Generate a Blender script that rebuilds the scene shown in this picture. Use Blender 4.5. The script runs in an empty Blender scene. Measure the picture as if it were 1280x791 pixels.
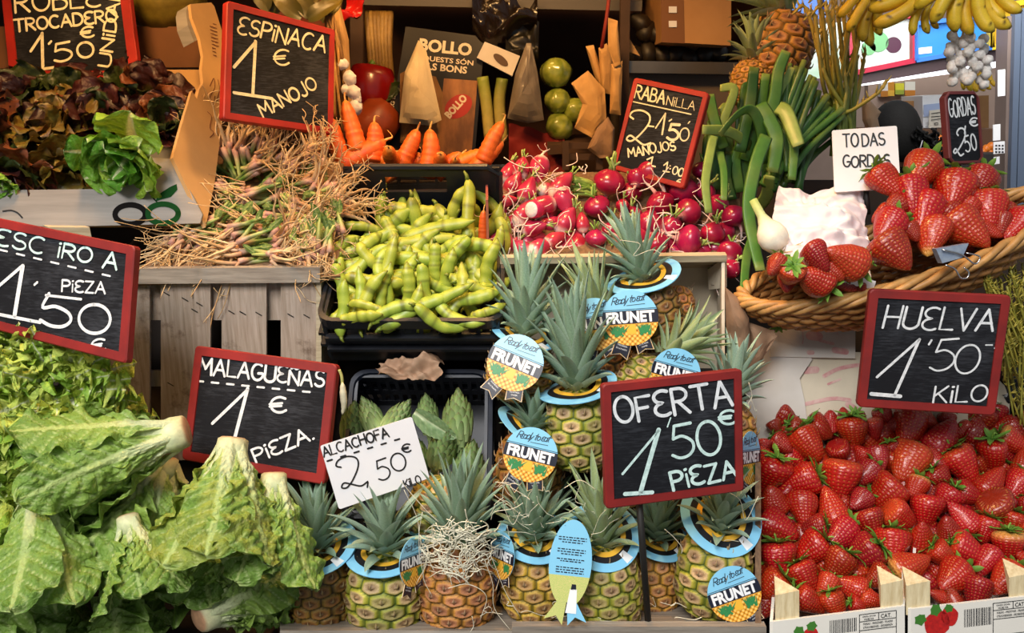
import bpy, math, random
import numpy as np
from mathutils import Vector, Matrix, noise

# ------------------------------------------------------------------ camera, light, exposure
SC = bpy.context.scene
COL = SC.collection
PI = math.pi
R = math.radians
FOC = 1050.0                      # focal length in pixels of the 1280 x 791 frame
PITCH = R(14)
CAM = Vector((0.0, 0.0, 1.55))
CP, SP = math.cos(PITCH), math.sin(PITCH)

cd = bpy.data.cameras.new('camera')
cam = bpy.data.objects.new('camera', cd)
COL.objects.link(cam)
cam.location = CAM
cam.rotation_euler = (PI / 2 - PITCH, 0, 0)
cd.sensor_width = 36.0
cd.lens = 36.0 * FOC / 1280.0
cd.clip_start = 0.05
cd.clip_end = 60
SC.camera = cam

SC.view_settings.view_transform = 'Standard'
SC.view_settings.look = 'None'
SC.view_settings.gamma = 1.0
SC.view_settings.use_curve_mapping = False
SC.view_settings.exposure = 0.22

world = bpy.data.worlds.new('open_sky')
SC.world = world
world.use_nodes = True
bg = world.node_tree.nodes['Background']
bg.inputs['Color'].default_value = (0.86, 0.93, 1.0, 1)
bg.inputs['Strength'].default_value = 0.24


def lamp(name, kind, loc, energy, color, size=0.1, target=None, angle=None, spot=None, blend=0.6, size_y=None):
 d = bpy.data.lights.new(name, kind)
 d.energy = energy
 d.color = color
 if kind == 'AREA':
  d.size = size
  if size_y:
   d.shape = 'RECTANGLE'
   d.size_y = size_y
 elif kind in ('POINT', 'SPOT'):
  d.shadow_soft_size = size
 if kind == 'SUN' and angle:
  d.angle = angle
 if kind == 'SPOT' and spot:
  d.spot_size = spot
  d.spot_blend = blend
 o = bpy.data.objects.new(name, d)
 COL.objects.link(o)
 o.location = loc
 if target is not None:
  o.rotation_euler = (Vector(target) - Vector(loc)).to_track_quat('-Z', 'Y').to_euler()
 return o


# daylight from the open street side, above and behind the viewer
lamp('daylight', 'AREA', (-0.75, -0.75, 3.1), 70, (1.0, 0.975, 0.94), 1.1, target=(0.0, 1.15, 0.95))
lamp('daylight_sun', 'SUN', (0, -2, 5), 0.5, (1.0, 0.97, 0.92), angle=R(12), target=(0.5, 1.2, 0.9))
# warm lamps hung under the stall canopy
WARM = (1.0, 0.55, 0.20)
lamp('canopy_lamp', 'SPOT', (-0.62, 1.12, 2.12), 26, WARM, 0.08, target=(-0.5, 1.55, 1.35), spot=R(110))
lamp('canopy_lamp', 'SPOT', (0.02, 1.22, 2.12), 26, WARM, 0.08, target=(0.05, 1.62, 1.35), spot=R(110))
lamp('back_lamp', 'POINT', (0.0, 1.85, 2.02), 1.6, (1.0, 0.5, 0.16), 0.06)


# ------------------------------------------------------------------ picture rays and frames
def ray(px, py):
 u = (px - 640.0) / FOC
 v = -(py - 395.5) / FOC
 return Vector((u, CP + v * SP, -SP + v * CP))


def P(px, py, Y):
 d = ray(px, py)
 return CAM + d * (Y / d.y)


def S(px, py, Y):
 """metres that one pixel covers at depth Y"""
 return Y / ray(px, py).y / FOC


BASIS = Matrix(((1, 0, 0), (0, CP, SP), (0, -SP, CP))).to_4x4()


def orient(ang=0, tilt=0, roll=0):
 """local +Z points up the sloped display, swung clockwise by ang, leaned to the front by tilt, spun by roll (degrees)"""
 return BASIS @ Matrix.Rotation(R(ang), 4, 'Y') @ Matrix.Rotation(R(tilt), 4, 'X') @ Matrix.Rotation(R(roll), 4, 'Z')


def put(px, py, Y, ang=0, tilt=0, roll=0, scale=1.0):
 return Matrix.Translation(P(px, py, Y)) @ orient(ang, tilt, roll) @ Matrix.Scale(scale, 4)


class Plane:
 def __init__(s, a, b, c):
  s.o = a.copy()
  s.n = (b - a).cross(c - a).normalized()
  if s.n.dot(CAM - a) < 0:
   s.n = -s.n

 def at(s, px, py, lift=0.0):
  d = ray(px, py)
  t = (s.o - CAM).dot(s.n) / d.dot(s.n)
  return CAM + d * t + s.n * lift


def plane_px(a, b, c):
 return Plane(P(*a), P(*b), P(*c))


def lerp(a, b, t):
 return a + (b - a) * t


def mix3(a, b, t):
 t = max(0.0, min(1.0, t))
 return (a[0] + (b[0] - a[0]) * t, a[1] + (b[1] - a[1]) * t, a[2] + (b[2] - a[2]) * t)


def sstep(a, b, x):
 t = max(0.0, min(1.0, (x - a) / (b - a)))
 return t * t * (3 - 2 * t)


def hx(h):
 h = h.lstrip('#')
 out = []
 for i in (0, 2, 4):
  c = int(h[i:i + 2], 16) / 255.0
  out.append(c / 12.92 if c <= 0.04045 else ((c + 0.055) / 1.055) ** 2.4)
 return tuple(out)


# ------------------------------------------------------------------ materials
def new_mat(name):
 m = bpy.data.materials.new(name)
 m.use_nodes = True
 nt = m.node_tree
 return m, nt, nt.nodes['Principled BSDF']


def noise_node(nt, scale, detail=3, rough=0.55, coord='Object', vscale=None):
 tc = nt.nodes.new('ShaderNodeTexCoord')
 n = nt.nodes.new('ShaderNodeTexNoise')
 n.inputs['Scale'].default_value = scale
 n.inputs['Detail'].default_value = detail
 n.inputs['Roughness'].default_value = rough
 if vscale:
  mp = nt.nodes.new('ShaderNodeMapping')
  mp.inputs['Scale'].default_value = vscale
  nt.links.new(tc.outputs[coord], mp.inputs['Vector'])
  nt.links.new(mp.outputs['Vector'], n.inputs['Vector'])
 else:
  nt.links.new(tc.outputs[coord], n.inputs['Vector'])
 return n


def add_bump(nt, bsdf, height_socket, strength, dist):
 b = nt.nodes.new('ShaderNodeBump')
 b.inputs['Strength'].default_value = strength
 b.inputs['Distance'].default_value = dist
 nt.links.new(height_socket, b.inputs['Height'])
 nt.links.new(b.outputs['Normal'], bsdf.inputs['Normal'])
 return b


def flat(name, color, rough=0.6, metal=0.0, var=0.0, vscale=30.0, stretch=None, bump=0.0, bdist=0.002, color2=None, spec=0.5, coat=0.0):
 """plain colour, or a noise blend between two pigments"""
 m, nt, b = new_mat(name)
 c = hx(color) if isinstance(color, str) else color
 b.inputs['Base Color'].default_value = (*c, 1)
 b.inputs['Roughness'].default_value = rough
 b.inputs['Metallic'].default_value = metal
 b.inputs['Specular IOR Level'].default_value = spec
 b.inputs['Coat Weight'].default_value = coat
 if var or color2 or bump:
  n = noise_node(nt, vscale, 4, 0.6, vscale=stretch)
  if var or color2:
   c2 = hx(color2) if isinstance(color2, str) else (color2 or tuple(x * (1 - var) for x in c))
   r = nt.nodes.new('ShaderNodeValToRGB')
   r.color_ramp.elements[0].position = 0.36
   r.color_ramp.elements[1].position = 0.64
   r.color_ramp.elements[0].color = (*c2, 1)
   r.color_ramp.elements[1].color = (*c, 1)
   nt.links.new(n.outputs['Fac'], r.inputs['Fac'])
   nt.links.new(r.outputs['Color'], b.inputs['Base Color'])
  if bump:
   add_bump(nt, b, n.outputs['Fac'], bump, bdist)
 return m


def pigment(name, rough=0.5, var=0.12, vscale=60.0, bump=0.0, bdist=0.001, translucent=0.0, spec=0.5, coat=0.0, hue_random=0.0, sss=0.0):
 """the colour stored with the mesh, broken up by a little noise; hue_random shifts each object a little"""
 m, nt, b = new_mat(name)
 a = nt.nodes.new('ShaderNodeAttribute')
 a.attribute_name = 'Col'
 n = noise_node(nt, vscale, 4, 0.6)
 hsv = nt.nodes.new('ShaderNodeHueSaturation')
 mr = nt.nodes.new('ShaderNodeMapRange')
 mr.inputs['From Min'].default_value = 0.3
 mr.inputs['From Max'].default_value = 0.7
 mr.inputs['To Min'].default_value = 1 - var
 mr.inputs['To Max'].default_value = 1 + var
 nt.links.new(n.outputs['Fac'], mr.inputs['Value'])
 nt.links.new(mr.outputs['Result'], hsv.inputs['Value'])
 nt.links.new(a.outputs['Color'], hsv.inputs['Color'])
 if hue_random:
  oi = nt.nodes.new('ShaderNodeObjectInfo')
  m2 = nt.nodes.new('ShaderNodeMapRange')
  m2.inputs['To Min'].default_value = 0.5 - hue_random
  m2.inputs['To Max'].default_value = 0.5 + hue_random
  nt.links.new(oi.outputs['Random'], m2.inputs['Value'])
  nt.links.new(m2.outputs['Result'], hsv.inputs['Hue'])
 nt.links.new(hsv.outputs['Color'], b.inputs['Base Color'])
 b.inputs['Roughness'].default_value = rough
 b.inputs['Specular IOR Level'].default_value = spec
 b.inputs['Coat Weight'].default_value = coat
 if sss:
  b.inputs['Subsurface Weight'].default_value = sss
  b.inputs['Subsurface Radius'].default_value = (0.01, 0.005, 0.003)
  b.inputs['Subsurface Scale'].default_value = 0.4
 if bump:
  add_bump(nt, b, n.outputs['Fac'], bump, bdist)
 if translucent:
  t = nt.nodes.new('ShaderNodeBsdfTranslucent')
  nt.links.new(hsv.outputs['Color'], t.inputs['Color'])
  mx = nt.nodes.new('ShaderNodeMixShader')
  mx.inputs['Fac'].default_value = translucent
  out = nt.nodes['Material Output']
  nt.links.new(b.outputs['BSDF'], mx.inputs[1])
  nt.links.new(t.outputs['BSDF'], mx.inputs[2])
  nt.links.new(mx.outputs['Shader'], out.inputs['Surface'])
 return m


def emit(name, color, strength):
 m, nt, b = new_mat(name)
 b.inputs['Base Color'].default_value = (*hx(color), 1)
 b.inputs['Emission Color'].default_value = (*hx(color), 1)
 b.inputs['Emission Strength'].default_value = strength
 return m


def wood(name, c1, c2, axis_scale=(3, 60, 60), rough=0.7, spots=None):
 m, nt, b = new_mat(name)
 n = noise_node(nt, 4.0, 6, 0.65, vscale=axis_scale)
 r = nt.nodes.new('ShaderNodeValToRGB')
 r.color_ramp.elements[0].position = 0.35
 r.color_ramp.elements[1].position = 0.7
 r.color_ramp.elements[0].color = (*hx(c2), 1)
 r.color_ramp.elements[1].color = (*hx(c1), 1)
 nt.links.new(n.outputs['Fac'], r.inputs['Fac'])
 last = r.outputs['Color']
 if spots:
  n2 = noise_node(nt, 16.0, 5, 0.7)
  r2 = nt.nodes.new('ShaderNodeValToRGB')
  r2.color_ramp.elements[0].position = 0.57
  r2.color_ramp.elements[1].position = 0.70
  r2.color_ramp.elements[0].color = (0, 0, 0, 1)
  r2.color_ramp.elements[1].color = (0.8, 0.8, 0.8, 1)
  nt.links.new(n2.outputs['Fac'], r2.inputs['Fac'])
  mx = nt.nodes.new('ShaderNodeMix')
  mx.data_type = 'RGBA'
  nt.links.new(r2.outputs['Color'], mx.inputs['Factor'])
  nt.links.new(last, mx.inputs['A'])
  mx.inputs['B'].default_value = (*hx(spots), 1)
  last = mx.outputs['Result']
 nt.links.new(last, b.inputs['Base Color'])
 b.inputs['Roughness'].default_value = rough
 add_bump(nt, b, n.outputs['Fac'], 0.3, 0.001)
 return m


def strawberry_mat():
 m, nt, b = new_mat('strawberry_flesh')
 a = nt.nodes.new('ShaderNodeAttribute')
 a.attribute_name = 'Col'
 tc = nt.nodes.new('ShaderNodeTexCoord')
 uv = nt.nodes.new('ShaderNodeUVMap')
 vo = nt.nodes.new('ShaderNodeTexVoronoi')
 vo.voronoi_dimensions = '2D'
 vo.inputs['Scale'].default_value = 1.0
 vo.inputs['Randomness'].default_value = 0.35
 nt.links.new(uv.outputs['UV'], vo.inputs['Vector'])
 seed = nt.nodes.new('ShaderNodeMapRange')
 seed.inputs['From Min'].default_value = 0.09
 seed.inputs['From Max'].default_value = 0.19
 seed.inputs['To Min'].default_value = 0.55
 seed.inputs['To Max'].default_value = 0.0
 nt.links.new(vo.outputs['Distance'], seed.inputs['Value'])
 hsv = nt.nodes.new('ShaderNodeHueSaturation')
 oi = nt.nodes.new('ShaderNodeObjectInfo')
 m2 = nt.nodes.new('ShaderNodeMapRange')
 m2.inputs['To Min'].default_value = 0.497
 m2.inputs['To Max'].default_value = 0.510
 nt.links.new(oi.outputs['Random'], m2.inputs['Value'])
 nt.links.new(m2.outputs['Result'], hsv.inputs['Hue'])
 nt.links.new(a.outputs['Color'], hsv.inputs['Color'])
 mx = nt.nodes.new('ShaderNodeMix')
 mx.data_type = 'RGBA'
 nt.links.new(seed.outputs['Result'], mx.inputs['Factor'])
 nt.links.new(hsv.outputs['Color'], mx.inputs['A'])
 mx.inputs['B'].default_value = (*hx('#d89a3c'), 1)
 nt.links.new(mx.outputs['Result'], b.inputs['Base Color'])
 pit = nt.nodes.new('ShaderNodeMapRange')
 pit.inputs['From Min'].default_value = 0.05
 pit.inputs['From Max'].default_value = 0.5
 nt.links.new(vo.outputs['Distance'], pit.inputs['Value'])
 add_bump(nt, b, pit.outputs['Result'], 0.55, 0.0016)
 b.inputs['Roughness'].default_value = 0.36
 b.inputs['Coat Weight'].default_value = 0.35
 b.inputs['Coat Roughness'].default_value = 0.16
 return m


# ------------------------------------------------------------------ mesh building
class MB:
 def __init__(s):
  s.v, s.f, s.m, s.c, s.uv = [], [], [], [], None

 def add(s, verts, faces, mi=0, col=(1, 1, 1), T=None):
  b = len(s.v)
  if T is not None:
   verts = [T @ Vector(p) for p in verts]
  s.v.extend([tuple(p) for p in verts])
  s.f.extend([tuple(i + b for i in f) for f in faces])
  s.m.extend([mi] * len(faces))
  if col and isinstance(col[0], (tuple, list)):
   s.c.extend(col)
  else:
   s.c.extend([col] * len(verts))
  return b

 def box(s, c, d, mi=0, col=(1, 1, 1), T=None, bevel=0.0):
  x, y, z = d[0] / 2, d[1] / 2, d[2] / 2
  e = min(bevel, x * .9, y * .9, z * .9)
  if e <= 0:
   vs = [(c[0] + i * x, c[1] + j * y, c[2] + k * z) for i in (-1, 1) for j in (-1, 1) for k in (-1, 1)]
   fs = [(0, 1, 3, 2), (4, 6, 7, 5), (0, 4, 5, 1), (2, 3, 7, 6), (0, 2, 6, 4), (1, 5, 7, 3)]
   s.add(vs, fs, mi, col, T)
   return
  vs, idx = [], {}
  for i in (-1, 1):
   for j in (-1, 1):
    for k in (-1, 1):
     for a in range(3):
      p = [i * x, j * y, k * z]
      for q in range(3):
       if q != a:
        p[q] -= (i, j, k)[q] * e
      idx[(i, j, k, a)] = len(vs)
      vs.append((c[0] + p[0], c[1] + p[1], c[2] + p[2]))
  fs = []
  for a in range(3):
   for sg in (-1, 1):
    o = [q for q in range(3) if q != a]
    loop = []
    for (u, w) in ((-1, -1), (1, -1), (1, 1), (-1, 1)):
     t = [0, 0, 0]
     t[a] = sg
     t[o[0]] = u
     t[o[1]] = w
     loop.append(idx[(*t, a)])
    fs.append(tuple(loop))
  for a in range(3):
   o = [q for q in range(3) if q != a]
   for u in (-1, 1):
    for w in (-1, 1):
     q = []
     for (e2, ax) in ((-1, o[0]), (-1, o[1]), (1, o[1]), (1, o[0])):
      t = [0, 0, 0]
      t[a] = e2
      t[o[0]] = u
      t[o[1]] = w
      q.append(idx[(*t, ax)])
     fs.append(tuple(q))
  for i in (-1, 1):
   for j in (-1, 1):
    for k in (-1, 1):
     fs.append(tuple(idx[(i, j, k, a)] for a in range(3)))
  s.add(vs, fs, mi, col, T)

 def tube(s, path, rad, n=6, mi=0, col=(1, 1, 1), T=None, caps=True, squash=1.0, up=None):
  pts = [Vector(p) for p in path]
  N = len(pts)
  rads = rad if isinstance(rad, (list, tuple)) else [rad] * N
  cols = col if isinstance(col[0], (tuple, list)) else [col] * N
  tang = []
  for i in range(N):
   t = pts[min(i + 1, N - 1)] - pts[max(i - 1, 0)]
   tang.append(t.normalized() if t.length > 1e-9 else Vector((0, 0, 1)))
  ref = Vector(up) if up is not None else (Vector((0, 0, 1)) if abs(tang[0].z) < 0.9 else Vector((1, 0, 0)))
  a = (ref - tang[0] * ref.dot(tang[0])).normalized()
  vs, cs = [], []
  for i in range(N):
   a = a - tang[i] * a.dot(tang[i])
   a = a.normalized() if a.length > 1e-6 else tang[i].orthogonal().normalized()
   b = tang[i].cross(a)
   for k in range(n):
    th = 2 * PI * k / n
    vs.append(pts[i] + a * (math.cos(th) * rads[i] * squash) + b * (math.sin(th) * rads[i]))
    cs.append(cols[i])
  fs = []
  for i in range(N - 1):
   for k in range(n):
    k2 = (k + 1) % n
    fs.append((i * n + k, i * n + k2, (i + 1) * n + k2, (i + 1) * n + k))
  if caps:
   fs.append(tuple(reversed(range(n))))
   fs.append(tuple((N - 1) * n + k for k in range(n)))
  s.add(vs, fs, mi, cs, T)

 def lathe(s, prof, n=24, mi=0, colf=None, fn=None, T=None):
  """prof: (radius, z); fn(i, k) -> radius factor; colf(t, k/n) -> colour"""
  vs, cs, fs = [], [], []
  N = len(prof)
  for i, (r, z) in enumerate(prof):
   for k in range(n):
    th = 2 * PI * k / n
    q = fn(i / (N - 1), th) if fn else 1.0
    vs.append((r * q * math.cos(th), r * q * math.sin(th), z))
    cs.append(colf(i / (N - 1), th) if colf else (1, 1, 1))
  for i in range(N - 1):
   for k in range(n):
    k2 = (k + 1) % n
    fs.append((i * n + k, i * n + k2, (i + 1) * n + k2, (i + 1) * n + k))
  fs.append(tuple(reversed(range(n))))
  fs.append(tuple((N - 1) * n + k for k in range(n)))
  s.add(vs, fs, mi, cs, T)

 def grid(s, nu, nv, fn, mi=0, T=None):
  """fn(u, v) -> (point, colour)"""
  vs, cs, fs = [], [], []
  for i in range(nu):
   for j in range(nv):
    p, c = fn(i / (nu - 1), j / (nv - 1))
    vs.append(p)
    cs.append(c)
  for i in range(nu - 1):
   for j in range(nv - 1):
    a = i * nv + j
    fs.append((a, a + 1, a + nv + 1, a + nv))
  s.add(vs, fs, mi, cs, T)

 def slab(s, front, back, mi=0, col=(1, 1, 1), side_mi=None):
  """a polygon and its twin joined by walls"""
  n = len(front)
  b = s.add(list(front) + list(back), [tuple(range(n)), tuple(reversed(range(n, 2 * n)))], mi, col)
  wm = mi if side_mi is None else side_mi
  for i in range(n):
   j = (i + 1) % n
   s.f.append((b + i, b + n + i, b + n + j, b + j))
   s.m.append(wm)

 def mesh(s, name, mats, smooth=True, T=None):
  me = bpy.data.meshes.new(name)
  vs = s.v if T is None else [tuple(T @ Vector(p)) for p in s.v]
  me.from_pydata(vs, [], s.f)
  for m in (mats if isinstance(mats, (list, tuple)) else [mats]):
   me.materials.append(m)
  me.polygons.foreach_set('material_index', s.m)
  me.polygons.foreach_set('use_smooth', [smooth] * len(s.f))
  ca = me.color_attributes.new('Col', 'FLOAT_COLOR', 'POINT')
  arr = np.ones((len(s.v), 4), dtype=np.float32)
  arr[:, :3] = np.array(s.c, dtype=np.float32).reshape(-1, 3)
  ca.data.foreach_set('color', arr.ravel())
  if s.uv is not None:
   ul = me.uv_layers.new(name='UVMap')
   li = np.zeros(len(me.loops), dtype=np.int32)
   me.loops.foreach_get('vertex_index', li)
   ul.data.foreach_set('uv', np.array(s.uv, dtype=np.float32)[li].ravel())
  me.update()
  return me


# ------------------------------------------------------------------ things and parts
def props(o, label=None, cat=None, group=None, kind=None):
 if label:
  o['label'] = label
 if cat:
  o['category'] = cat
 if group:
  o['group'] = group
 if kind:
  o['kind'] = kind
 return o


def thing(name, label, cat, M=None, group=None):
 o = bpy.data.objects.new(name, None)
 COL.objects.link(o)
 o.empty_display_size = 0.02
 if M is not None:
  o.matrix_world = M
 props(o, label, cat, group)
 o['_m'] = [x for row in (M or Matrix.Identity(4)) for x in row]
 return o


def mw(o):
 v = list(o['_m'])
 return Matrix((v[0:4], v[4:8], v[8:12], v[12:16]))


def part(name, me, parent, L=None, label=None):
 """a mesh child in its parent's local frame"""
 o = bpy.data.objects.new(name, me)
 COL.objects.link(o)
 o.parent = parent
 if L is not None:
  o.matrix_local = L
 o['_m'] = [x for row in (mw(parent) @ (L or Matrix.Identity(4))) for x in row]
 if label:
  o['label'] = label
 return o


def wpart(name, mb, mats, parent, smooth=True, label=None):
 """a mesh child whose builder holds world coordinates"""
 me = mb.mesh(name, mats, smooth, mw(parent).inverted())
 return part(name, me, parent, None, label)


def solo(name, me, label, cat, M=None, group=None):
 o = bpy.data.objects.new(name, me)
 COL.objects.link(o)
 if M is not None:
  o.matrix_world = M
 o['_m'] = [x for row in (M or Matrix.Identity(4)) for x in row]
 return props(o, label, cat, group)


def wsolo(name, mb, mats, label, cat, base, group=None, smooth=True):
 M = Matrix.Translation(base)
 return solo(name, mb.mesh(name, mats, smooth, M.inverted()), label, cat, M, group)


def structure(name, mb, mats, smooth=False):
 o = bpy.data.objects.new(name, mb.mesh(name, mats, smooth))
 COL.objects.link(o)
 o['kind'] = 'structure'
 return o


def copy_tree(o, M=None, parent=None):
 c = o.copy()
 COL.objects.link(c)
 if parent is not None:
  c.parent = parent
 if M is not None:
  c.matrix_world = M
  c['_m'] = [x for row in M for x in row]
 for ch in o.children:
  copy_tree(ch, None, c)
 return c


ORD = ['leftmost', 'second from left', 'third from left', 'fourth from left', 'fifth from left', 'sixth from left', 'seventh from left',
  'eighth from left', 'ninth from left', 'tenth from left', 'eleventh from left', 'twelfth from left', 'thirteenth from left', 'fourteenth from left']


def label_all(items, fmt, fmt_one):
 """items: (object, px, look, zone). Things alike in look and zone are told apart by their order from the left."""
 d = {}
 for it in items:
  d.setdefault((it[2], it[3]), []).append(it)
 for (look, zone), its in d.items():
  its.sort(key=lambda t: t[1])
  for k, it in enumerate(its):
   if len(its) == 1:
    it[0]['label'] = fmt_one.format(look=look, zone=zone)
   else:
    o = ORD[min(k, len(ORD) - 1)]
    if k == len(its) - 1:
     o = 'rightmost'
    it[0]['label'] = fmt.format(look=look, zone=zone, ord=o)


def jit(rng, a):
 return rng.uniform(-a, a)


def ns(x, y=0.0, z=0.0):
 return noise.noise(Vector((x, y, z)))


def bez(p0, p1, p2, p3, n):
 out = []
 for i in range(n):
  t = i / (n - 1)
  a, b, c, d = (1 - t) ** 3, 3 * t * (1 - t) ** 2, 3 * t * t * (1 - t), t ** 3
  out.append(Vector(p0) * a + Vector(p1) * b + Vector(p2) * c + Vector(p3) * d)
 return out


def smooth_path(pts, per=6):
 pts = [Vector(p) for p in pts]
 if len(pts) < 3:
  return pts
 out = []
 for i in range(len(pts) - 1):
  p0 = pts[i - 1] if i > 0 else pts[i] * 2 - pts[i + 1]
  p1, p2 = pts[i], pts[i + 1]
  p3 = pts[i + 2] if i + 2 < len(pts) else pts[i + 1] * 2 - pts[i]
  for k in range(per):
   t = k / per
   out.append(0.5 * ((2 * p1) + (p2 - p0) * t + (2 * p0 - 5 * p1 + 4 * p2 - p3) * t * t + (3 * p1 - p0 - 3 * p2 + p3) * t ** 3))
 out.append(pts[-1])
 return out
# ------------------------------------------------------------------ hand lettering
def arc(cx, cy, rx, ry, a0, a1, n=10):
 return [(cx + rx * math.cos(R(a0 + (a1 - a0) * i / (n - 1))), cy + ry * math.sin(R(a0 + (a1 - a0) * i / (n - 1)))) for i in range(n)]


GLYPH = {
 'A': (.72, [[(0, 0), (.36, 1)], [(.36, 1), (.72, 0)], [(.14, .36), (.6, .36)]]),
 'B': (.6, [[(0, 0), (0, 1)], [(0, 1)] + arc(.25, .77, .28, .23, 90, -90, 7) + [(0, .54)], [(0, .54)] + arc(.28, .27, .32, .27, 90, -90, 7) + [(0, 0)]]),
 'C': (.66, [arc(.38, .5, .38, .5, 55, 305, 12)]),
 'D': (.66, [[(0, 0), (0, 1)], [(0, 1)] + arc(.2, .5, .46, .5, 90, -90, 9) + [(0, 0)]]),
 'E': (.56, [[(.56, 1), (0, .97), (0, .03), (.56, 0)], [(0, .52), (.46, .53)]]),
 'e': (.6, [arc(.36, .76, .34, .25, 50, 265, 8) + arc(.36, .25, .36, .26, 95, 310, 8)]),
 'F': (.56, [[(0, 0), (0, 1), (.56, 1)], [(0, .52), (.44, .53)]]),
 'G': (.7, [arc(.38, .5, .38, .5, 55, 330, 12) + [(.72, .42), (.42, .42)]]),
 'H': (.64, [[(0, 0), (0, 1)], [(.64, 0), (.64, 1)], [(0, .5), (.64, .5)]]),
 'I': (.1, [[(.05, 0), (.05, 1)]]),
 'i': (.1, [[(.05, 0), (.05, .68)], [(.03, .94), (.08, .95)]]),
 'J': (.5, [[(.46, 1), (.46, .2)] + arc(.24, .16, .22, .2, 0, -160, 6)]),
 'j': (.46, [[(.4, .95), (.42, -.1)] + arc(.22, -.14, .2, .24, 0, -170, 7) + [(.2, .1), (.42, .3)]]),
 'K': (.62, [[(0, 0), (0, 1)], [(.6, 1), (.02, .42)], [(.18, .56), (.62, 0)]]),
 'L': (.54, [[(0, 1), (0, 0), (.54, 0)]]),
 'M': (.8, [[(0, 0), (.06, 1)], [(.06, 1), (.4, .35)], [(.4, .35), (.74, 1)], [(.74, 1), (.8, 0)]]),
 'N': (.64, [[(0, 0), (0, 1)], [(0, 1), (.64, 0)], [(.64, 0), (.64, 1)]]),
 'n': (.64, [[(0, 0), (0, .86)], [(0, .86), (.64, 0)], [(.64, 0), (.64, .86)], [(.1, 1.04), (.25, 1.12), (.4, 1.03), (.56, 1.1)]]),
 'O': (.74, [arc(.37, .5, .37, .5, 95, 460, 18)]),
 'P': (.58, [[(0, 0), (0, 1)], [(0, 1)] + arc(.26, .74, .32, .26, 90, -90, 8) + [(0, .48)]]),
 'Q': (.74, [arc(.37, .5, .37, .5, 95, 460, 18), [(.45, .25), (.75, -.05)]]),
 'R': (.62, [[(0, 0), (0, 1)], [(0, 1)] + arc(.26, .75, .32, .25, 90, -90, 8) + [(0, .5)], [(.2, .5), (.62, 0)]]),
 'S': (.6, [arc(.32, .75, .28, .25, 45, 260, 9) + arc(.3, .26, .3, .26, 80, -150, 10)]),
 's': (.5, [[(.5, .98), (.08, .9), (.04, .7), (.4, .5), (.46, .2), (.3, .02), (0, .05)]]),
 'T': (.7, [[(0, 1), (.7, 1)], [(.35, 1), (.35, 0)]]),
 'U': (.66, [[(0, 1), (0, .3)] + arc(.33, .28, .33, .28, 180, 360, 9) + [(.66, 1)]]),
 'V': (.66, [[(0, 1), (.33, 0)], [(.33, 0), (.66, 1)]]),
 'Z': (.62, [[(0, 1), (.6, 1)], [(.6, 1), (.02, 0)], [(.02, 0), (.62, 0)]]),
 'a': (.5, [arc(.22, .3, .22, .3, 70, 430, 12), [(.44, .6), (.44, .1), (.52, .0)]]),
 'd': (.5, [arc(.22, .3, .22, .3, 70, 430, 12), [(.44, 1), (.44, .1), (.52, .0)]]),
 'y': (.5, [[(0, .6), (.2, .1)], [(.48, .6), (.1, -.4)]]),
 't': (.4, [[(.2, .9), (.16, .1), (.3, 0)], [(0, .6), (.4, .62)]]),
 'o': (.48, [arc(.24, .3, .24, .3, 90, 450, 12)]),
 '1': (.5, [[(0, .62), (.3, 1)], [(.3, 1), (.28, 0)], [(.02, .02), (.56, 0)]]),
 '!': (.5, [[(0, .55), (.42, 1)], [(.42, 1), (.26, 0)], [(0, .02), (.5, 0)]]),
 '2': (.6, [[(.1, .72), (.0, .8), (.08, .95), (.3, 1.0), (.5, .88), (.5, .62), (.3, .25), (.12, .06), (.0, .1), (.08, .22), (.25, .12), (.45, 0), (.62, .08)]]),
 '5': (.58, [[(.56, 1), (.12, .96)], [(.12, .96), (.06, .58)], [(.06, .58), (.3, .64), (.54, .48), (.58, .26), (.44, .06), (.2, 0), (0, .1)]]),
 '0': (.6, [arc(.3, .5, .3, .5, 95, 460, 18)]),
 '€': (.6, [arc(.4, .5, .36, .5, 50, 310, 10), [(0, .58), (.5, .6)], [(0, .42), (.46, .43)]]),
 "'": (.12, [[(.1, 1), (.02, .72)]]),
 ',': (.12, [[(.1, .14), (.0, -.16)]]),
 '-': (.4, [[(.02, .45), (.38, .47)]]),
 ':': (.14, [[(.05, .25), (.09, .26)], [(.05, .7), (.09, .71)]]),
 '.': (.14, [[(.05, .02), (.09, .03)]]),
 ' ': (.4, []),
}
CURVY = set('BCDeGJjnOPQRSsUadyto250€')


def ribbon(mb, pts, w, nrm, lift, mi=0, col=(1, 1, 1)):
 """a chalk or pen stroke: a strip with round ends lying on a board"""
 n = len(pts)
 vs = []
 for i in range(n):
  t = (pts[min(i + 1, n - 1)] - pts[max(i - 1, 0)])
  if t.length < 1e-9:
   t = Vector((1, 0, 0))
  sd = nrm.cross(t.normalized())
  vs += [pts[i] + sd * (w / 2) + nrm * lift, pts[i] - sd * (w / 2) + nrm * lift]
 fs = [(2 * i, 2 * i + 1, 2 * i + 3, 2 * i + 2) for i in range(n - 1)]
 mb.add(vs, fs, mi, col)
 for e, q in ((0, 1), (n - 1, n - 2)):
  t = (pts[e] - pts[q])
  if t.length < 1e-9:
   continue
  t.normalize()
  sd = nrm.cross(t)
  fan = [pts[e] + (sd * math.cos(a) + t * math.sin(a)) * (w / 2) + nrm * lift for a in [PI * k / 6 for k in range(7)]]
  mb.add(fan, [tuple(range(7))], mi, col)


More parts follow.
